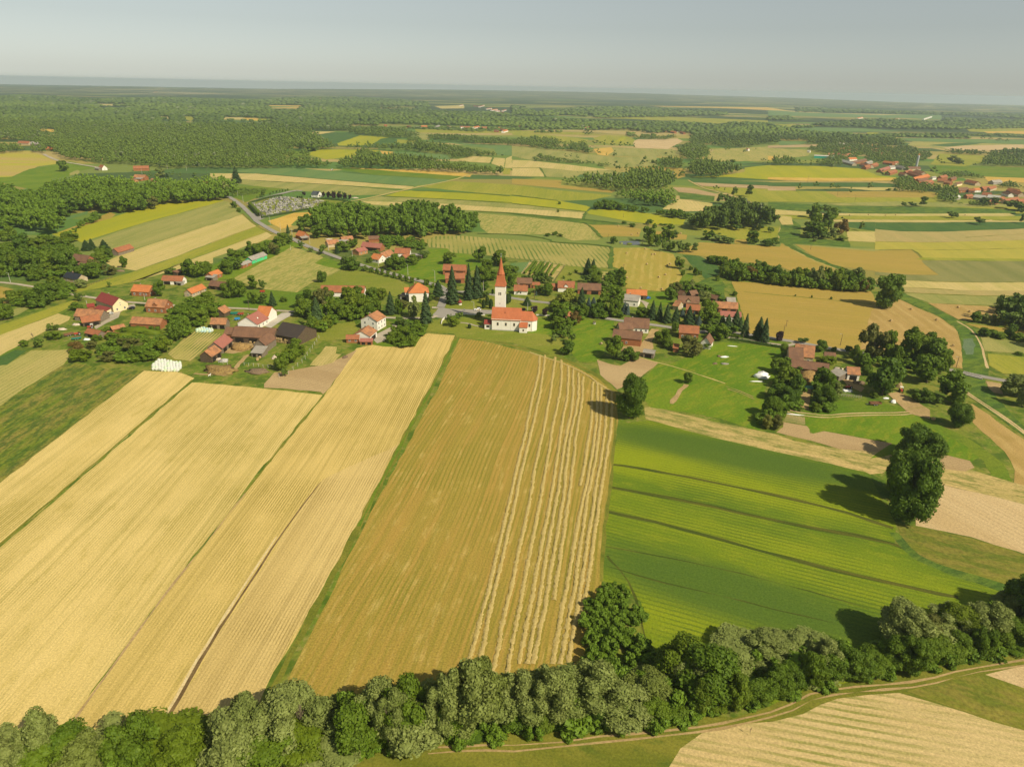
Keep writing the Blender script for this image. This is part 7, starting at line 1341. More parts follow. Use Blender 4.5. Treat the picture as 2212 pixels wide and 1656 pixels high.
WR = ['285,180 270,380 200,650 130,1000 60,1300 -20,1650 |R 1920,2500 1870,2656 1840,2760', '335,180 300,500 230,830 160,1100 90,1400 40,1650 |R 1948,2500 1914,2656 1880,2780', '440,200 400,520 340,860 270,1150 220,1400 190,1650 |R 2009,2500 1978,2656 1950,2760',
      '500,230 510,430 450,750 400,950 390,1100 350,1300 290,1650 |R 2063,2500 2025,2720', '575,290 570,600 510,850 470,1150 430,1400 395,1650 |R 2104,2500 2076,2656', '625,320 620,700 550,1000 500,1300 455,1650 |R 2137,2500 2107,2656',
      '675,360 680,650 600,950 560,1250 525,1650 |R 2165,2500 2134,2656', '725,400 710,700 650,1000 620,1300 580,1650 |R 2215,2400', '825,450 815,800 770,1100 720,1400 690,1510', '870,460 870,800 820,1150 770,1450 720,1650 |R 2236,2500 2208,2656',
      '910,500 900,850 860,1200 810,1450 770,1650 |R 2273,2500 2239,2656', '970,560 960,850 910,1200 870,1450 840,1650 |R 2300,2500 2273,2656', '1020,550 1020,870 970,1150 930,1400 890,1650 |R 2340,2400 2325,2480']
for s_ in WR: windrow(s_)
windrow('180,150 700,330 950,520 1040,560', 'curved ridge of raked hay along the upper headland of the mown field')
# gravestones
GS = [plain('dark_granite', (.05, .05, .055), (.09, .09, .1), 3, rough=.35), plain('grey_granite', (.34, .32, .30), (.26, .25, .24), 3), plain('pale_marble', (.66, .62, .56), (.55, .52, .47), 3)]
def grave_mesh(k):
    b = MB(); b.box(-.7, -.95, 0, .7, 1.1, .22, 0); b.box(-.5, -.8, .22, .5, .75, .30, 1); b.prism([(.8, .22), (1.0, .22), (1.0, 1.15), (.8, 1.15)], -.45, .45, 2)
    b.add([(-.45, .8, 1.15), (.45, .8, 1.15), (.45, 1.0, 1.15), (-.45, 1.0, 1.15), (0, .8, 1.35), (0, 1.0, 1.35)], [(0, 1, 4), (2, 3, 5), (0, 4, 5, 3), (1, 2, 5, 4)], 2)
    ms = [(2, 1, 0), (1, 0, 0), (2, 2, 1), (2, 0, 1)][k]; return b.mesh('gravestone', [GS[i] for i in ms])
GM = [grave_mesh(k) for k in range(4)]
gp = np.array(pxs('K3', '30,310 120,270 500,170 560,160 720,170 860,190 1000,205 1300,230 1300,300 1150,340 1060,380 700,420 460,480 240,510 200,500 190,420 120,410'))
A_ = [unp(u, v) for u, v in gp]; ga = wang('K3', 60, 320, 560, 165); cnt = 0; ymin_ = min(a.y for a in A_); xmin_ = min(a.x for a in A_); xmax_ = max(a.x for a in A_); ymax_ = max(a.y for a in A_)
cand = []
for i in range(-60, 60):
    for j in range(-60, 60):
        cx0, cy0 = (xmin_ + xmax_) / 2, (ymin_ + ymax_) / 2; lx, ly = i * 2.9 + PR.uniform(-.4, .4), j * 4.1 + PR.uniform(-.5, .5); px = cx0 + lx * math.cos(ga) - ly * math.sin(ga); py = cy0 + lx * math.sin(ga) + ly * math.cos(ga)
        u, v = proj(px, py, .5)
        if ymin_ <= py <= ymax_ and inpoly(np.array([u]), np.array([v]), gp)[0]: cand.append((px, py))
PR.shuffle(cand)
for px, py in cand[:290]:
    s = PR.uniform(1.0, 1.45); tag(link('gravestone', PR.choice(GM), (), None, (px, py, .4), (0, 0, ga + PR.uniform(-.1, .1) + math.pi / 2 * 0), (s, s, s * PR.uniform(1, 1.3))), 'gravestone with slab in the hedged cemetery', 'gravestone', 'gravestones in the cemetery')
print('graves', len(cand))
def hedge(c, s, h, w_, label, mat='t', name='hedge'):
    P3 = smoothc(pts(c, s), 1); r = np.random.default_rng(hash_(s)); cr = Crown(); Vv = []; Q = []
    for i in range(len(P3) - 1):
        k = max(1, int((P3[i + 1] - P3[i]).length / .8)); Q += [P3[i].lerp(P3[i + 1], j / k) for j in range(k)]
    Q.append(P3[-1]); n = len(Q)
    for i, p in enumerate(Q):
        d = Q[min(i + 1, n - 1)] - Q[max(i - 1, 0)]; d.normalize(); nn = Vector((-d.y, d.x, 0))
        for sx, sz in ((-1, 0), (-1, .9), (0, 1.02), (1, .9), (1, 0)): Vv.append(tuple(p + nn * (sx * w_ / 2 + r.normal(0, .08)) + Vector((0, 0, h * sz + r.normal(0, .07)))))
    T3 = [(a, b, c2) for i in range(n - 1) for k in range(4) for a, b, c2 in ((i * 5 + k, i * 5 + k + 1, (i + 1) * 5 + k + 1), (i * 5 + k, (i + 1) * 5 + k + 1, (i + 1) * 5 + k))]
    Vv = np.array(Vv); cr.tris(Vv, np.array(T3)); nl = n * 8; idx = r.integers(0, len(Vv), nl); pos = Vv[idx] + r.normal(0, .15, (nl, 3)); pos[:, 2] = np.abs(pos[:, 2]) ; Vq, Qq = quads(pos, r.normal(size=(nl, 3)), .22, r); cr.qds(Vq, Qq)
    return tag(link(name, cr.mesh(name, [LM[mat]])), label, 'hedge')
hedge('K3', '0,285 250,210 420,170 570,145', 2.2, 1.6, 'clipped hedge along the cemetery road'); hedge('K3', '205,545 460,500 800,440 1080,385', 2.0, 1.5, 'clipped hedge on the lower side of the cemetery'); hedge('K3', '1115,195 1400,215 1690,240', 1.4, 1.5, 'dark low hedge in front of the chapel trees'); hedge('K3', '1580,295 1730,240', 1.4, 1.5, 'short hedge closing the right end of the cemetery')
hedge('K3', '0,330 90,420 180,520', 5, 3.5, 'row of round avenue trees along the cemetery car park', 'L', 'tree_row'); hedge('V5', '325,1408 500,1428 700,1465 930,1500', 1.5, 1.4, 'long dark hedge between the driveway and the bright meadow'); hedge('V1', '1505,1028 1560,1030 1620,1036', 1.4, 1.0, 'short clipped hedge left of the brick dormer house')
# poles
def pole(c, x, yb, yt, mat=None, lamp=0, arm=0):
    p = P(c, x, yb); u, vt = uv(c, x, yt); h = max(4.5, min(12, hgt(p, vt))); e = empty('street_lamp' if lamp else 'utility_pole', p, PR.uniform(-.3, .3))
    b = MB(); b.rings([(.17, -.3), (.10, h)], 8); b.build('mast', mat or poleM, e)
    if lamp: b = MB(); b.tube((0, 0, h - .1), (-1.1, 0, h + .1), .045); b.box(-1.7, -.14, h + .02, -1.05, .14, h + .16); b.build('lamp_head', steel, e)
    if arm: b = MB(); b.box(-.8, -.06, h - .5, .8, .06, h - .38); [b.rings([(.05, h - .38), (.05, h - .2)], 6, cx=q) for q in (-.7, 0, .7)]; b.build('crossarm', poleW, e)
    if lamp: tag(e, 'pale street lamp standing beside the village lane', 'street lamp', 'street lamps along the lane')
    else: tag(e, '%s standing at the edge of the fields' % ('wooden power pole' if mat is poleW else 'pale concrete pole'), 'pole', 'utility poles across the village')
for a in ('V2 1052 132 45 L', 'V2 1167 207 115', 'V2 1297 277 180 L', 'V2 1490 352 250', 'V2 1695 422 325', 'V2 1960 507 400', 'V2 945 68 -5', 'V3 315 592 485 L', 'V3 640 692 575', 'V3 938 762 640 L', 'V3 1472 877 755', 'V3 1368 1117 985 L', 'V3 1960 1082 990', 'V3 2035 957 845 W', 'V4 102 952 840 W', 'V4 1825 1247 1190', 'V4 1085 682 570 WA', 'V4 1122 357 295 W', 'V4 1296 352 270 W', 'V4 915 302 235 W',
          'V5 950 1262 1188 WA', 'V5 918 1352 1235 W', 'V5 1548 1467 1340 WL', 'V5 473 1412 1310 W', 'V5 1220 407 360 WA', 'V6 1182 882 765 WL', 'V1 117 772 665 L', 'V1 1600 968 890 L', 'V1 967 1042 1005', 'V1 405 852 778 W', 'V2 822 1092 960 W', 'T1 538 722 684', 'T1 1448 817 775 A', 'T1 1614 827 780', 'T1 1785 832 770 WA', 'T1 1228 857 810', 'T1 2056 1047 1000', 'T1 2102 1102 1040 L', 'K3 783 160 60 W', 'K3 70 400 330', 'T4 340 938 790 WA', 'T4 598 1045 980 W', 'T4 750 1095 1035 W', 'T3 962 1230 1205 W', 'K1 916 1148 1010', 'V2 1278 415 360'):
    t = a.split(); fl = t[4] if len(t) > 4 else ''; pole(t[0], float(t[1]), float(t[2]), float(t[3]), poleW if 'W' in fl else None, 'L' in fl, 'A' in fl)
# fences
def fence(c, s, n, h, label, rail=False, m=poleM, nm='fence'):
    P3 = pts(c, s); tot = sum((P3[i + 1] - P3[i]).length for i in range(len(P3) - 1)); e = empty(nm, P3[0]); tag(e, label, 'fence')
    Q = []
    for k in range(n):
        d = tot * k / (n - 1); i = 0
        while i < len(P3) - 2 and d > (P3[i + 1] - P3[i]).length: d -= (P3[i + 1] - P3[i]).length; i += 1
        Q.append(P3[i].lerp(P3[i + 1], min(1, d / (P3[i + 1] - P3[i]).length)) - P3[0])
    pm = MB(); pm.box(-.07, -.07, -.2, .07, .07, h); pme = pm.mesh('fence_post', [m])
    for q in Q: link('fence_post', pme, (), e, q)
    for i in range(n - 1):
        b = MB(); zs = (h * .45, h * .85) if rail else (h * .9,)
        for z in zs: b.tube(Q[i] + Vector((0, 0, z)), Q[i + 1] + Vector((0, 0, z)), .06 if rail else .02, n=4)
        b.build('rail' if rail else 'wire', m if rail else steel, e)
fence('K2', '335,745 455,760 580,790 700,820', 4, 1.6, 'pale post fence beside the brown heap at the big farm'); fence('K2', '1120,820 1250,840 1375,850 1490,860 1600,875 1725,885 1850,895', 7, 1.6, 'pale post fence above the grey heap at the big farm')
fence('B2', '200,345 280,320 350,262 415,205 448,150 480,110 512,60 545,10', 12, 2.2, 'wire fence of tall posts climbing beside the young trees'); fence('V3', '1895,680 1930,620 1985,545 2080,548 2208,556 |V4 180,560 440,590', 16, 1.3, 'post fence around the vineyard'); fence('V4', '440,590 380,680 320,765', 8, 1.2, 'post fence between the vineyard and the orchard', True, poleW)
fence('B4', '1420,650 1500,655 1560,665 1640,670', 9, 1.6, 'tangled grey pole fence left of the huge dark tree', True, WALL['grey']); fence('V6', '1270,938 1330,955 1400,970 1460,985', 7, 1.1, 'pale railing along the small road bridge', True); fence('V6', '1290,962 1400,992 1450,1003', 6, 1.1, 'near railing of the small road bridge', True)
fence('V1', '960,822 1030,790 1100,765 1200,735 1240,725', 10, 1.4, 'stacked timber fence along the western barley strip', True, poleW)
# churchyard walls
def wallrun(c, s, h, label):
    P3 = pts(c, s); e = MB()
    for i in range(len(P3) - 1):
        a, b_ = P3[i], P3[i + 1]; d = (b_ - a).normalized(); nn = Vector((-d.y, d.x, 0)) * .14; e.add([a - nn, b_ - nn, b_ + nn, a + nn] + [q + Vector((0, 0, h)) for q in (a - nn, b_ - nn, b_ + nn, a + nn)], [(0, 3, 2, 1), (4, 5, 6, 7), (0, 1, 5, 4), (1, 2, 6, 5), (2, 3, 7, 6), (3, 0, 4, 7)])
    tag(e.build('garden_wall', WALL['white']), label, 'wall')
wallrun('V3', '1008,1232 1020,1195 1055,1165', 1.2, 'short white churchyard wall left of the round bushes'); wallrun('V3', '1225,1122 1350,1128 1490,1136', .8, 'low white churchyard wall along the road'); wallrun('V3', '2055,1135 2208,1145 |V4 250,1160', .8, 'low white wall behind the plum trees east of the church')
# bridge deck edge
def bridge():
    a = P('V6', 1268, 968); b_ = P('V6', 1468, 1018); d = (b_ - a).normalized(); nn = Vector((-d.y, d.x, 0)); m = MB()
    q = [a - nn * .2, b_ - nn * .2, b_ + nn * .5, a + nn * .5]; m.add([(v.x, v.y, 0) for v in q] + [(v.x, v.y, .75) for v in q], [(0, 3, 2, 1), (4, 5, 6, 7), (0, 1, 5, 4), (1, 2, 6, 5), (2, 3, 7, 6), (3, 0, 4, 7)])
    tag(m.build('bridge_parapet', concm), 'concrete parapet of the small road bridge over the stream', 'bridge')
bridge()
# heaps and covers
def heap(nm, c, x, y, w_, d_, h, mat, label, cat, seed=1, rot=0.0, rough=.12, leaves=0):
    p = P(c, x, y); r = np.random.default_rng(seed); V, Fc = ICO[3]; V = V.copy(); nz = 1 + r.normal(0, rough, (len(V), 1))
    for _ in range(10): q = r.normal(size=3); q /= np.linalg.norm(q); nz[:, 0] += .16 * np.exp(-((1 - V @ q) / .12)) - .012
    V = V * nz; V[:, 2] = np.maximum(V[:, 2], -.02); V = V * np.array([w_ / 2, d_ / 2, h]); o = link(nm, npmesh(nm, V, Fc), [mat], None, p, (0, 0, rot)); return tag(o, label, cat)
dung = plain('dung_straw', (.36, .23, .08), (.18, .11, .045), 1.2, bump=.8); brush = plain('dry_brushwood', (.24, .17, .10), (.11, .075, .05), 1.5, bump=.8); tarp = plain('white_tarp', (.80, .80, .78), (.70, .70, .68), .8, rough=.5); tarpg = plain('green_tarp', (.16, .42, .32), (.22, .50, .40), .8, rough=.5); rubble = plain('rubble', (.45, .33, .22), (.60, .55, .48), 1.5)
heap('dung_heap', 'K2', 1040, 400, 11, 9, 3.0, dung, 'big golden-brown dung heap in the court of the big farm', 'heap', 2); heap('brush_heap', 'K2', 515, 990, 15, 9, 2.6, plain('dry_twigs', (.30, .21, .07), (.15, .09, .04), 1.2, bump=.8), 'oval heap of dry yellow-brown twigs by the farm track', 'heap', 3, rough=.16); heap('brush_heap', 'K2', 1450, 990, 12, 6, 1.4, brush, 'flat grey-brown heap of brushwood below the fence', 'heap', 4)
heap('wood_pile', 'K2', 1900, 655, 3.5, 2.6, 1.6, rubble, 'small pinkish heap of bricks beside the young trees', 'heap', 5); heap('covered_stack', 'K2', 590, 735, 5.5, 2.6, 1.3, plain('grey_cover', (.50, .47, .42), (.28, .26, .24), 1.5), 'grey and white covered stack behind the brown twig heap', 'stack', 6); heap('rubble_heap', 'K2', 420, 640, 4, 8, .8, rubble, 'pinkish rubble along the plank-walled barn', 'heap', 7, rot=.6)
heap('dung_heap', 'B4', 1050, 480, 15, 10, 5.0, dung, 'tall straw-brown dung heap behind the long stable', 'heap', 8); heap('tarp_heap', 'B4', 548, 440, 8, 5, 3.0, tarp, 'heap draped with a bright white sheet at the meadow edge', 'heap', 9, rough=.13); heap('tarp_sheet', 'B4', 495, 485, 7, 1.2, .4, tarp, 'white strip of sheeting on the grass below the draped heap', 'sheet', 10); heap('tarp_sheet', 'B4', 215, 95, 6, .9, .4, tarp, 'long white roll of sheeting on the upper bright meadow', 'sheet', 11, rot=-.2)
heap('tarp_sheet', 'B4', 130, 215, 4.5, 2, .6, tarp, 'crumpled white sheeting on the dry grass patch', 'sheet', 12, rough=.2); heap('stone_heap', 'B4', 70, 210, 1.8, 1.6, 1, brush, 'small brown stump beside the crumpled white sheeting', 'heap', 13); heap('stone_heap', 'B4', 130, 292, 4, 2, .8, plain('grey_stones', (.30, .27, .24), (.2, .18, .16), 2), 'grey stone heap on the meadow below the white sheeting', 'heap', 14); heap('stone_heap', 'B4', 25, 290, 2.5, 2, .8, brush, 'small grey stone heap left of the larger stone heap', 'heap', 15)
heap('tarp_heap', 'B4', 1065, 560, 5, 3, 1.5, tarpg, 'pale green tarpaulin over a stack between the dark trees', 'tarpaulin', 16); heap('brush_heap', 'B4', 1620, 510, 6, 3, 1.6, brush, 'brown brushwood heap beside the dirt farm track', 'heap', 17); heap('tarp_heap', 'B4', 1992, 715, 2.6, 2.2, 1.4, tarp, 'small white wrapped bundle beside the dirt farm track', 'bundle', 18); heap('tarp_sheet', 'B4', 1915, 672, 3, 1.5, .6, tarp, 'white litter of sheeting under the huge dark tree', 'sheet', 19)
heap('hay_stack', 'B4', 2060, 545, 3.4, 3, 2.2, straw, 'small stack of round bales right of the huge dark tree', 'stack', 20); heap('scrap_heap', 'B4', 1480, 590, 6, 2.6, .9, tarp, 'scattered white scrap behind the pole fence', 'heap', 21, rough=.25); heap('scrap_heap', 'B4', 1390, 345, 5, 3, .9, rubble, 'pale rubble heap beside the farmyard huts', 'heap', 22); heap('tarp_sheet', 'B4', 915, 850, 8, 1, .3, tarp, 'white fleece strip along the vegetable garden', 'sheet', 23, rot=-.2)
heap('ivy_mound', 'V1', 1560, 1330, 30, 7, 3.2, LM['L'], 'bright ivy mound spilling over the old brick barn', 'ivy', 24, rot=-.1); heap('ivy_mound', 'V1', 1400, 1375, 22, 8, 2.6, LM['L'], 'bright ivy thicket around the collapsing roof', 'ivy', 25, rot=-.1); heap('wood_pile', 'V1', 1330, 650, 6, 3, 1.4, brush, 'low brown wood pile beside the western barley strip', 'wood pile', 26)
heap('rubble_heap', 'V1', 680, 1290, 6, 3, .8, rubble, 'low heap of pinkish rubble in the western orchard', 'heap', 27); heap('rubble_heap', 'V1', 840, 1240, 5, 3, 1, rubble, 'brick rubble left of the dark plank shed', 'heap', 28); heap('scrap_heap', 'V1', 960, 1405, 4, 2, .8, tarp, 'white scrap in front of the small grey shed', 'heap', 29, rough=.25); heap('rubble_heap', 'V2', 1700, 300, 8, 4, 1.0, rubble, 'orange building rubble behind the lane houses', 'heap', 30); heap('brush_heap', 'B2', 770, 170, 3, 4, .8, brush, 'brown brush pile beside the small vegetable plot', 'heap', 31)
heap('rubble_heap', 'K3', 1855, 190, 9, 4, 1.2, rubble, 'pale gravel heap right of the chapel trees', 'heap', 32); heap('reed_clump', 'V4', 1150, 350, 5, 2, 1.6, LM['L'], 'green reeds at the near bank of the pond', 'reeds', 33); heap('reed_clump', 'V4', 1064, 350, 3, 1.6, 2, LM['w'], 'grey-green reeds at the left end of the pond', 'reeds', 34)
# vine rows
for i, s_ in enumerate(('V3 1925,680 1985,615 2040,552', 'V3 1985,690 2050,625 2115,560', 'V3 2045,700 2110,630 2140,562', 'V3 2095,700 2145,640 2190,568', 'V4 60,660 95,610 130,558', 'V4 110,680 145,620 185,562', 'V4 185,680 215,620 255,568', 'V4 240,690 270,640 305,580', 'V4 290,700 330,640 380,588')):
    t = s_.split(); hedge(t[0], ' '.join(t[1:]), 1.9, 1.2, 'leafy vine row on the slope of the vineyard', 'd', 'vine_row')
# cars, tractors, trailers
def paint(n, c): return plain(n, c, None, rough=.3, spec=.5)
tyre = plain('tyre_rubber', (.02, .02, .02)); rim = plain('wheel_rim', (.35, .35, .35), None, rough=.4)
def wheel(par, x, y, r, w_=.22):
    b = MB(); n = 14
    vs = [(r * math.cos(2 * math.pi * i / n), yy, r * math.sin(2 * math.pi * i / n)) for yy in (-w_ / 2, w_ / 2) for i in range(n)]
    b.add(vs, [(i, (i + 1) % n, n + (i + 1) % n, n + i) for i in range(n)] + [tuple(reversed(range(n))), tuple(range(n, 2 * n))]); o = b.build('wheel', tyre, par, (x, y, r))
    b = MB(); k = r * .55; vs = [(k * math.cos(2 * math.pi * i / n), yy, k * math.sin(2 * math.pi * i / n)) for yy in (-w_ / 2 - .015, w_ / 2 + .015) for i in range(n)]; b.add(vs, [(i, (i + 1) % n, n + (i + 1) % n, n + i) for i in range(n)] + [tuple(reversed(range(n))), tuple(range(n, 2 * n))]); b.build('rim', rim, o)
def car(c, x, y, ang, col, label, L=4.4, W=1.8, Hh=1.6, stripe=None):
    p = P(c, x, y); e = empty('parked_car', p + Vector((0, 0, .25)), ang); tag(e, label, 'car')
    prof = [(-.5, .30), (-.5, .58), (-.47, .78), (-.30, .86), (-.17, .90), (-.02, 1.42), (.10, 1.52), (.34, 1.52), (.46, 1.0), (.5, .92), (.5, .30)]; k = Hh / 1.52; b = MB(); n = len(prof); vs = []
    for s, ins in ((-1, 0), (1, 0)):
        vs += [(q * L, s * W / 2 * (1 if z < 1 else .84), z * k) for q, z in prof]
    b.add(vs, [tuple(range(n)), tuple(reversed(range(n, 2 * n)))] + [(i, n + i, n + (i + 1) % n, (i + 1) % n) for i in range(n)]); b.build('body', col, e)
    b = MB(); q = W / 2 * .93
    for s in (-1, 1): b.add([(-.13 * L, s * q, .95 * k), (-.02 * L, s * W / 2 * .86, 1.36 * k), (.32 * L, s * W / 2 * .86, 1.38 * k), (.42 * L, s * q, .98 * k), (-.13 * L, s * q * .9, .95 * k), (.42 * L, s * q * .9, .98 * k)], [(0, 1, 2, 3), (0, 3, 5, 4)])
    b.add([(-.175 * L, -W * .40, .93 * k), (-.175 * L, W * .40, .93 * k), (-.035 * L, W * .38, 1.40 * k), (-.035 * L, -W * .38, 1.40 * k)], [(0, 1, 2, 3)]); b.add([(.468 * L, -W * .38, 1.02 * k), (.468 * L, W * .38, 1.02 * k), (.36 * L, W * .36, 1.46 * k), (.36 * L, -W * .36, 1.46 * k)], [(0, 1, 2, 3)]); b.build('windows', glass, e)
    for sx in (-.31, .30):
        for sy in (-1, 1): wheel(e, sx * L, sy * (W / 2 - .08), .33)
    for sy in (-1, 1):
        b = MB(); b.box(-.505 * L, sy * W * .36 - .15, .6 * k, -.49 * L, sy * W * .36 + .15, .74 * k); b.build('headlight', frame_w, e)
    if stripe: b = MB(); b.box(-.05 * L, -W / 2 - .012, .45 * k, .36 * L, -W / 2 - .002, .78 * k); b.build('side_stripe', stripe, e)
car('V3', 1408, 1082, wang('V3', 1370, 1082, 1450, 1085), paint('white_paint', (.80, .80, .78)), 'white car with yellow and blue side markings parked on the church road', 4.6, 1.85, 1.6, paint('yellow_decal', (.65, .45, .03)))
car('V1', 1450, 1068, .1, paint('black_paint', (.012, .012, .014)), 'black car parked beside the driveway of the cream house'); car('V1', 1212, 1128, .9, paint('silver_paint', (.42, .42, .40)), 'silver car parked in front of the long timber barn')
car('V4', 1350, 955, .2, paint('blue_paint', (.03, .14, .45)), 'blue car beside the orange-tiled barn'); car('V4', 1728, 1052, 1.3, paint('light_grey_paint', (.55, .57, .58)), 'light grey car inside the east court farm')
def tractor(c, x, y, ang, col, label, cab=True):
    p = P(c, x, y); e = empty('tractor', p + Vector((0, 0, .1)), ang); tag(e, label, 'tractor'); b = MB(); b.box(-1.8, -.4, .7, .1, .4, 1.45); b.box(-.1, -.65, .7, 1.3, .65, 1.2); b.build('body', col, e)
    if cab: b = MB(); [b.box(q, r_, 1.2, q + .08, r_ + .08, 2.4) for q in (0, 1.1) for r_ in (-.65, .57)]; b.box(-.1, -.75, 2.4, 1.3, .75, 2.5); b.build('cab', frame_w, e)
    for sy in (-1, 1): wheel(e, .8, sy * .85, .75, .4); wheel(e, -1.4, sy * .65, .45, .25)
def trailer(c, x, y, ang, col, label, L=4.0, W=2.0, nm='farm_trailer', load=None):
    p = P(c, x, y); e = empty(nm, p + Vector((0, 0, .05)), ang); tag(e, label, 'trailer'); b = MB(); z0, z1 = .8, 1.6
    b.box(-L / 2, -W / 2, z0, L / 2, W / 2, z0 + .1); b.box(-L / 2, -W / 2, z0 + .1, L / 2, -W / 2 + .08, z1); b.box(-L / 2, W / 2 - .08, z0 + .1, L / 2, W / 2, z1); b.box(-L / 2, -W / 2 + .08, z0 + .1, -L / 2 + .08, W / 2 - .08, z1); b.box(L / 2 - .08, -W / 2 + .08, z0 + .1, L / 2, W / 2 - .08, z1); b.build('bed', col, e)
    b = MB(); b.tube((-L / 2 - 1.3, 0, .55), (-L / 2, 0, .85), .06); b.build('drawbar', steel, e)
    if load: b = MB(); b.box(-L / 2 + .15, -W / 2 + .15, z0 + .12, L / 2 - .15, W / 2 - .15, z1 + .1); b.build('load', load, e)
    for sy in (-1, 1): wheel(e, -.6, sy * (W / 2 - .1), .4); wheel(e, .6, sy * (W / 2 - .1), .4)
red = paint('red_machine_paint', (.42, .06, .03)); grn = paint('green_machine_paint', (.02, .20, .14)); blu = paint('blue_machine_paint', (.03, .22, .45)); rus = plain('rusty_steel', (.22, .11, .06), (.14, .07, .04), 2.0)
tractor('V1', 1005, 1278, .4, red, 'red tractor with a white cab roof beside the dark plank shed'); tractor('V1', 860, 1352, .7, red, 'small open red tractor among the farm implements', False); trailer('V1', 850, 1402, .5, grn, 'dark green trailer with brown load in the western yard', 4.6, 2.0, load=rus); trailer('V1', 760, 1362, .9, rus, 'rusty flat trailer among the farm implements', 5.0, 1.8)
trailer('V2', 660, 1128, .15, grn, 'green farm trailer on the grass by the lane', 4.6, 2.0); trailer('V2', 728, 1132, .2, red, 'red-brown wagon right of the green farm trailer', 3.4, 2.0, load=rus); trailer('V2', 690, 1190, .5, blu, 'blue implement in front of the ramshackle barn', 3.2, 1.8); trailer('V4', 1215, 1435, 1.3, grn, 'green trailer parked in the open brick bay', 3.6, 2.2)
trailer('B4', 1790, 745, .05, rus, 'rusty flat wagon in the grass below the huge dark tree', 5.5, 1.8); tractor('B4', 2080, 600, 1.2, red, 'old red-brown tractor beside the small bale stack', True); tractor('B4', 1500, 562, .3, red, 'small red machine behind the pole fence', False); tractor('T2', 658, 824, .2, paint('white_machine_paint', (.7, .7, .7)), 'tiny distant tractor on the long green field'); trailer('V2', 968, 885, .1, red, 'tiny red cart on the grass behind the columnar trees', 3.2, 1.6)
# container beside the lane, doghouse
def well():
    p = P('V4', 765, 1232); e = empty('well', p); tag(e, 'small grey stone well on the bright meadow', 'well'); b = MB(); b.rings([(.9, 0), (.9, .9), (.6, .9), (.6, .2)], 10); b.build('ring', concm, e); b = MB(); b.box(-1, -.8, 1.7, 1, .8, 1.8); [b.box(q, -.05, .8, q + .1, .05, 1.7) for q in (-.75, .65)]; b.build('roof', poleW, e)
well()
# the man on the church road
def person():
    p = P('V3', 1260, 1088); me = bpy.data.meshes.new('person'); J = {'pel': (0, 0, .95, .15), 'sp': (0, 0, 1.18, .15), 'ch': (0, 0, 1.38, .17), 'nk': (0, 0, 1.53, .06), 'hd': (0, -.01, 1.64, .10), 'tp': (0, 0, 1.74, .07),
        'lh': (.10, 0, .90, .10), 'lk': (.13, -.10, .50, .065), 'la': (.13, -.02, .09, .045), 'lt': (.13, -.16, .04, .04), 'rh': (-.10, 0, .90, .10), 'rk': (-.12, .02, .48, .065), 'ra': (-.12, .16, .10, .045), 'rt': (-.12, .04, .04, .04),
        'ls': (.19, 0, 1.42, .065), 'le': (.25, .04, 1.14, .045), 'lw': (.25, -.08, .92, .03), 'rs': (-.19, 0, 1.42, .065), 're': (-.25, .05, 1.14, .045), 'rw': (-.24, -.08, .93, .03), 'lf': (.25, -.12, .84, .025), 'rf': (-.24, -.12, .85, .025)}
    K = list(J); E = [('pel', 'sp'), ('sp', 'ch'), ('ch', 'nk'), ('nk', 'hd'), ('hd', 'tp'), ('pel', 'lh'), ('lh', 'lk'), ('lk', 'la'), ('la', 'lt'), ('pel', 'rh'), ('rh', 'rk'), ('rk', 'ra'), ('ra', 'rt'), ('ch', 'ls'), ('ls', 'le'), ('le', 'lw'), ('lw', 'lf'), ('ch', 'rs'), ('rs', 're'), ('re', 'rw'), ('rw', 'rf')]
    me.from_pydata([J[k][:3] for k in K], [(K.index(a), K.index(b)) for a, b in E], []); skin = plain('skin', (.45, .28, .19)); N = NT('person_cloth'); z = N.n('SeparateXYZ', i_0=N.n('TexCoord').outputs['Object']).outputs[2]
    c1 = N.mix(N.math('GREATER_THAN', z, .96), (.05, .06, .09), (.22, .33, .45)); c2 = N.mix(N.math('GREATER_THAN', z, 1.50), c1, (.45, .28, .19)); N.done(N.mix(N.math('GREATER_THAN', z, 1.68), c2, (.04, .025, .015)))
    o = link('person', me, [N.m], None, p + Vector((0, 0, .2)), (0, 0, 2.6)); sk = o.modifiers.new('skin', 'SKIN'); 
    for i, k in enumerate(K): me.skin_vertices[0].data[i].radius = (J[k][3], J[k][3])
    me.skin_vertices[0].data[0].use_root = True; o.modifiers.new('subd', 'SUBSURF').render_levels = 2
    tag(o, 'person in a light blue top walking on the road left of the white car', 'person')
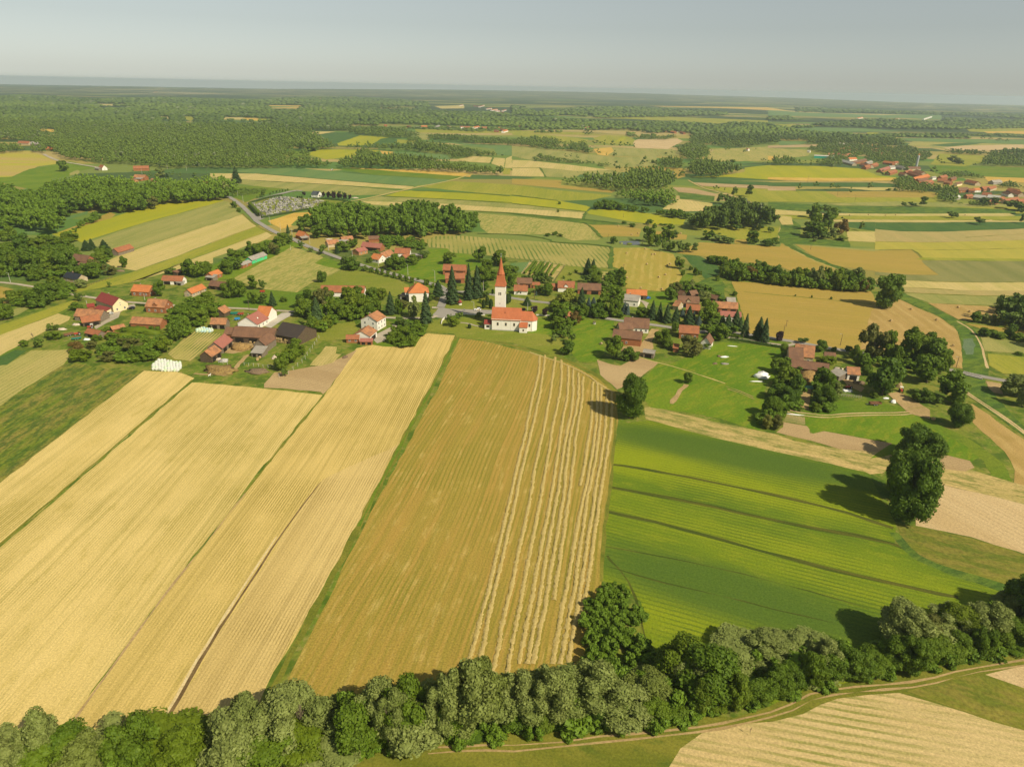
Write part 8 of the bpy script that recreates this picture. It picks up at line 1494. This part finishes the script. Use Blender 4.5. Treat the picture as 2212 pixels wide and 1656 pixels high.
def animal():
    p = P('K2', 245, 1115); me = bpy.data.meshes.new('white_goat'); V = [(0, 0, .62, .17), (.35, 0, .66, .16), (-.35, 0, .62, .17), (.55, 0, .82, .09), (.68, 0, .98, .075), (.84, 0, .92, .045), (-.52, 0, .70, .03), (.32, .10, .35, .05), (.32, .10, .03, .035), (.32, -.10, .35, .05), (.36, -.10, .03, .035), (-.34, .10, .40, .06), (-.40, .10, .22, .04), (-.36, .10, .03, .03), (-.34, -.10, .40, .06), (-.42, -.10, .22, .04), (-.38, -.10, .03, .03), (.64, .07, 1.1, .02), (.64, -.07, 1.1, .02)]
    E = [(0, 1), (0, 2), (1, 3), (3, 4), (4, 5), (2, 6), (1, 7), (7, 8), (1, 9), (9, 10), (2, 11), (11, 12), (12, 13), (2, 14), (14, 15), (15, 16), (4, 17), (4, 18)]
    me.from_pydata([v[:3] for v in V], E, []); o = link('goat', me, [plain('white_fur', (.78, .74, .66))], None, p + Vector((0, 0, .12)), (0, 0, 1.1), (1.35, 1.35, 1.35)); o.modifiers.new('skin', 'SKIN')
    for i, v in enumerate(V): me.skin_vertices[0].data[i].radius = (v[3], v[3])
    me.skin_vertices[0].data[0].use_root = True; o.modifiers.new('subd', 'SUBSURF').render_levels = 2
    tag(o, 'white goat grazing beside the farm track below the twig heap', 'goat')
person(); animal()
# ---------------------------------------------------------------- too many leafy trees: keep the ones that show largest
def merge_small():
    lt = [t for t in TREES if t[0].name.startswith('leafy_tree')]; lt.sort(key=lambda t: -(t[3] * t[4] / max(1, t[0].location.y) ** 2)); drop = lt[285:]
    Vs, Ts, At, off = [], [], [], 0
    for (o, k, wd_, h, w_, g) in drop:
        bv, bt = BL['n' if o.location.y < 1000 else 'm'][len(Vs) % 5]; l = o.location; Vs.append(bv * np.array([w_ * 1.05, w_ * 1.05, h * 1.03]) + np.array([l.x, l.y, 0])); Ts.append(bt + off); off += len(bv); At.append(np.full(len(bv), RNG.uniform(0, .9)))
        for ch in list(o.children): bpy.data.objects.remove(ch)
        TREES[:] = [t for t in TREES if t[0] is not o]; bpy.data.objects.remove(o)
    if Vs: tag(link('scattered_trees', npmesh('scattered_trees', np.concatenate(Vs), np.concatenate(Ts), None, np.concatenate(At)), [WM]), 'small scattered leafy trees dotted over the distant fields', 'trees', kind='stuff')
merge_small()
# ---------------------------------------------------------------- labels: name each tree by its look and its neighbour
LAND = [('the white church', 'K1', 650, 1400), ('the big farm barn', 'V2', 850, 1300), ('the cream gabled house', 'V1', 1250, 980), ('the mint-green house', 'V2', 940, 500), ('the L-shaped farm', 'V3', 450, 450), ('the hipped white house', 'V3', 770, 860), ('the two-storey white house', 'V3', 280, 1180),
        ('the cemetery', 'K3', 600, 300), ('the brick dormer house', 'V1', 1720, 1010), ('the black-roofed house', 'V1', 760, 710), ('the pond', 'V4', 1150, 340), ('the grey-roofed white house', 'V4', 1170, 950), ('the east court farm', 'V4', 1800, 1000), ('the open-bay brick barn', 'V4', 1120, 1380), ('the three-windowed brick house', 'V4', 1810, 1320),
        ('the patched farmhouse', 'B4', 980, 180), ('the long brown stable', 'B4', 1080, 330), ('the road bridge', 'V6', 1370, 960), ('the cut field', 'V5', 1200, 1100), ('the rear spruce barns', 'V3', 1150, 650), ('the vineyard', 'V4', 150, 620), ('the long half-hidden farmhouse', 'V2', 1850, 840), ('the hill farm', 'T1', 300, 600), ('the tall brick house', 'T1', 1760, 960),
        ('the valley house', 'T1', 1200, 890), ('the yellow barley field', 'T3', 1100, 1230), ('the bale fields', 'T3', 1200, 680), ('the right village', 'T4', 1100, 780), ('the golden wheat field', 'T4', 500, 880), ('the far strip fields', 'T4', 1000, 1180), ('the meadow hay strip', 'B3', 1700, 560), ('the green cereal field', 'F', 1650, 1100), ('the pale right-hand field', 'F', 2110, 1120),
        ('the mown field', 'F', 1000, 1200), ('the white silage pile', 'B1', 1430, 230), ('the hill road', 'T1', 700, 760), ('the tall-tree grove', 'V5', 400, 40), ('the curved cut field', 'V6', 900, 400), ('the lone strip barn', 'V1', 1390, 400)]
LP = [(n, uv(c, x, y)) for n, c, x, y in LAND]
def lab_tree(o, word, group, kind):
    l = o.location; u, v = proj(l.x, l.y, 0)
    if v > 1330: 
        where = 'in the foreground belt %s' % ('below the wheat fields' if u < 560 else 'below the mown field' if u < 1280 else 'below the green field' if u < 1880 else 'at the right'); rel = ''
        tail = where
    else:
        nm, (a, b) = min(LP, key=lambda q: math.hypot(q[1][0] - u, (q[1][1] - v) * 1.3)); dx, dy = u - a, v - b
        r_ = ('right of ' if dx > 0 else 'left of ') if abs(dx) > abs(dy) * 1.1 else ('in front of ' if dy > 0 else 'behind '); tail = r_ + nm
    nn = word + (' shrub' if 'shrub' in o.name or kind == 'f' else ('' if word.endswith('willow') or word.endswith('spruce') else ' tree'))
    o['label'] = nn + ' ' + tail
    if not o.get('group'): o['group'] = {'shrub': 'shrubs and bushes', 'thuja_tree': 'columnar thujas', 'willow_tree': 'willows', 'spruce_tree': 'spruces', 'plum_tree': 'purple-leaved trees', 'bare_tree': 'bare trees'}.get(o.name.split('.')[0], 'leafy trees')
for (o, k, wd_, h, w_, g) in TREES: lab_tree(o, wd_, g, k)
ORD = ['first', 'second', 'third', 'fourth', 'fifth', 'sixth', 'seventh', 'eighth', 'ninth', 'tenth', 'eleventh', 'twelfth', 'thirteenth', 'fourteenth', 'fifteenth', 'sixteenth', 'seventeenth', 'eighteenth', 'nineteenth', 'twentieth', 'twenty-first', 'twenty-second', 'twenty-third', 'twenty-fourth', 'twenty-fifth', 'twenty-sixth']
def dedupe():
    by = {}
    for o in C.objects:
        if o.parent is None and o.get('label') and not o.get('kind'): by.setdefault(o['label'], []).append(o)
    for lb, os_ in by.items():
        if 1 < len(os_) <= 26:
            def key(o):
                l = o.location
                if o.type == 'MESH' and l.length < 1: l = o.data.vertices[len(o.data.vertices) // 2].co
                return proj(l.x, l.y, max(l.z, 0))[0]
            os_.sort(key=key)
            for i, o in enumerate(os_):
                o['label'] = '%s from left, %s' % (ORD[i], lb) if len(os_) > 2 else ('left one, ' if i == 0 else 'right one, ') + lb
                if not o.get('group'): o['group'] = 'set of similar ' + (o.get('category') or 'things')
dedupe()
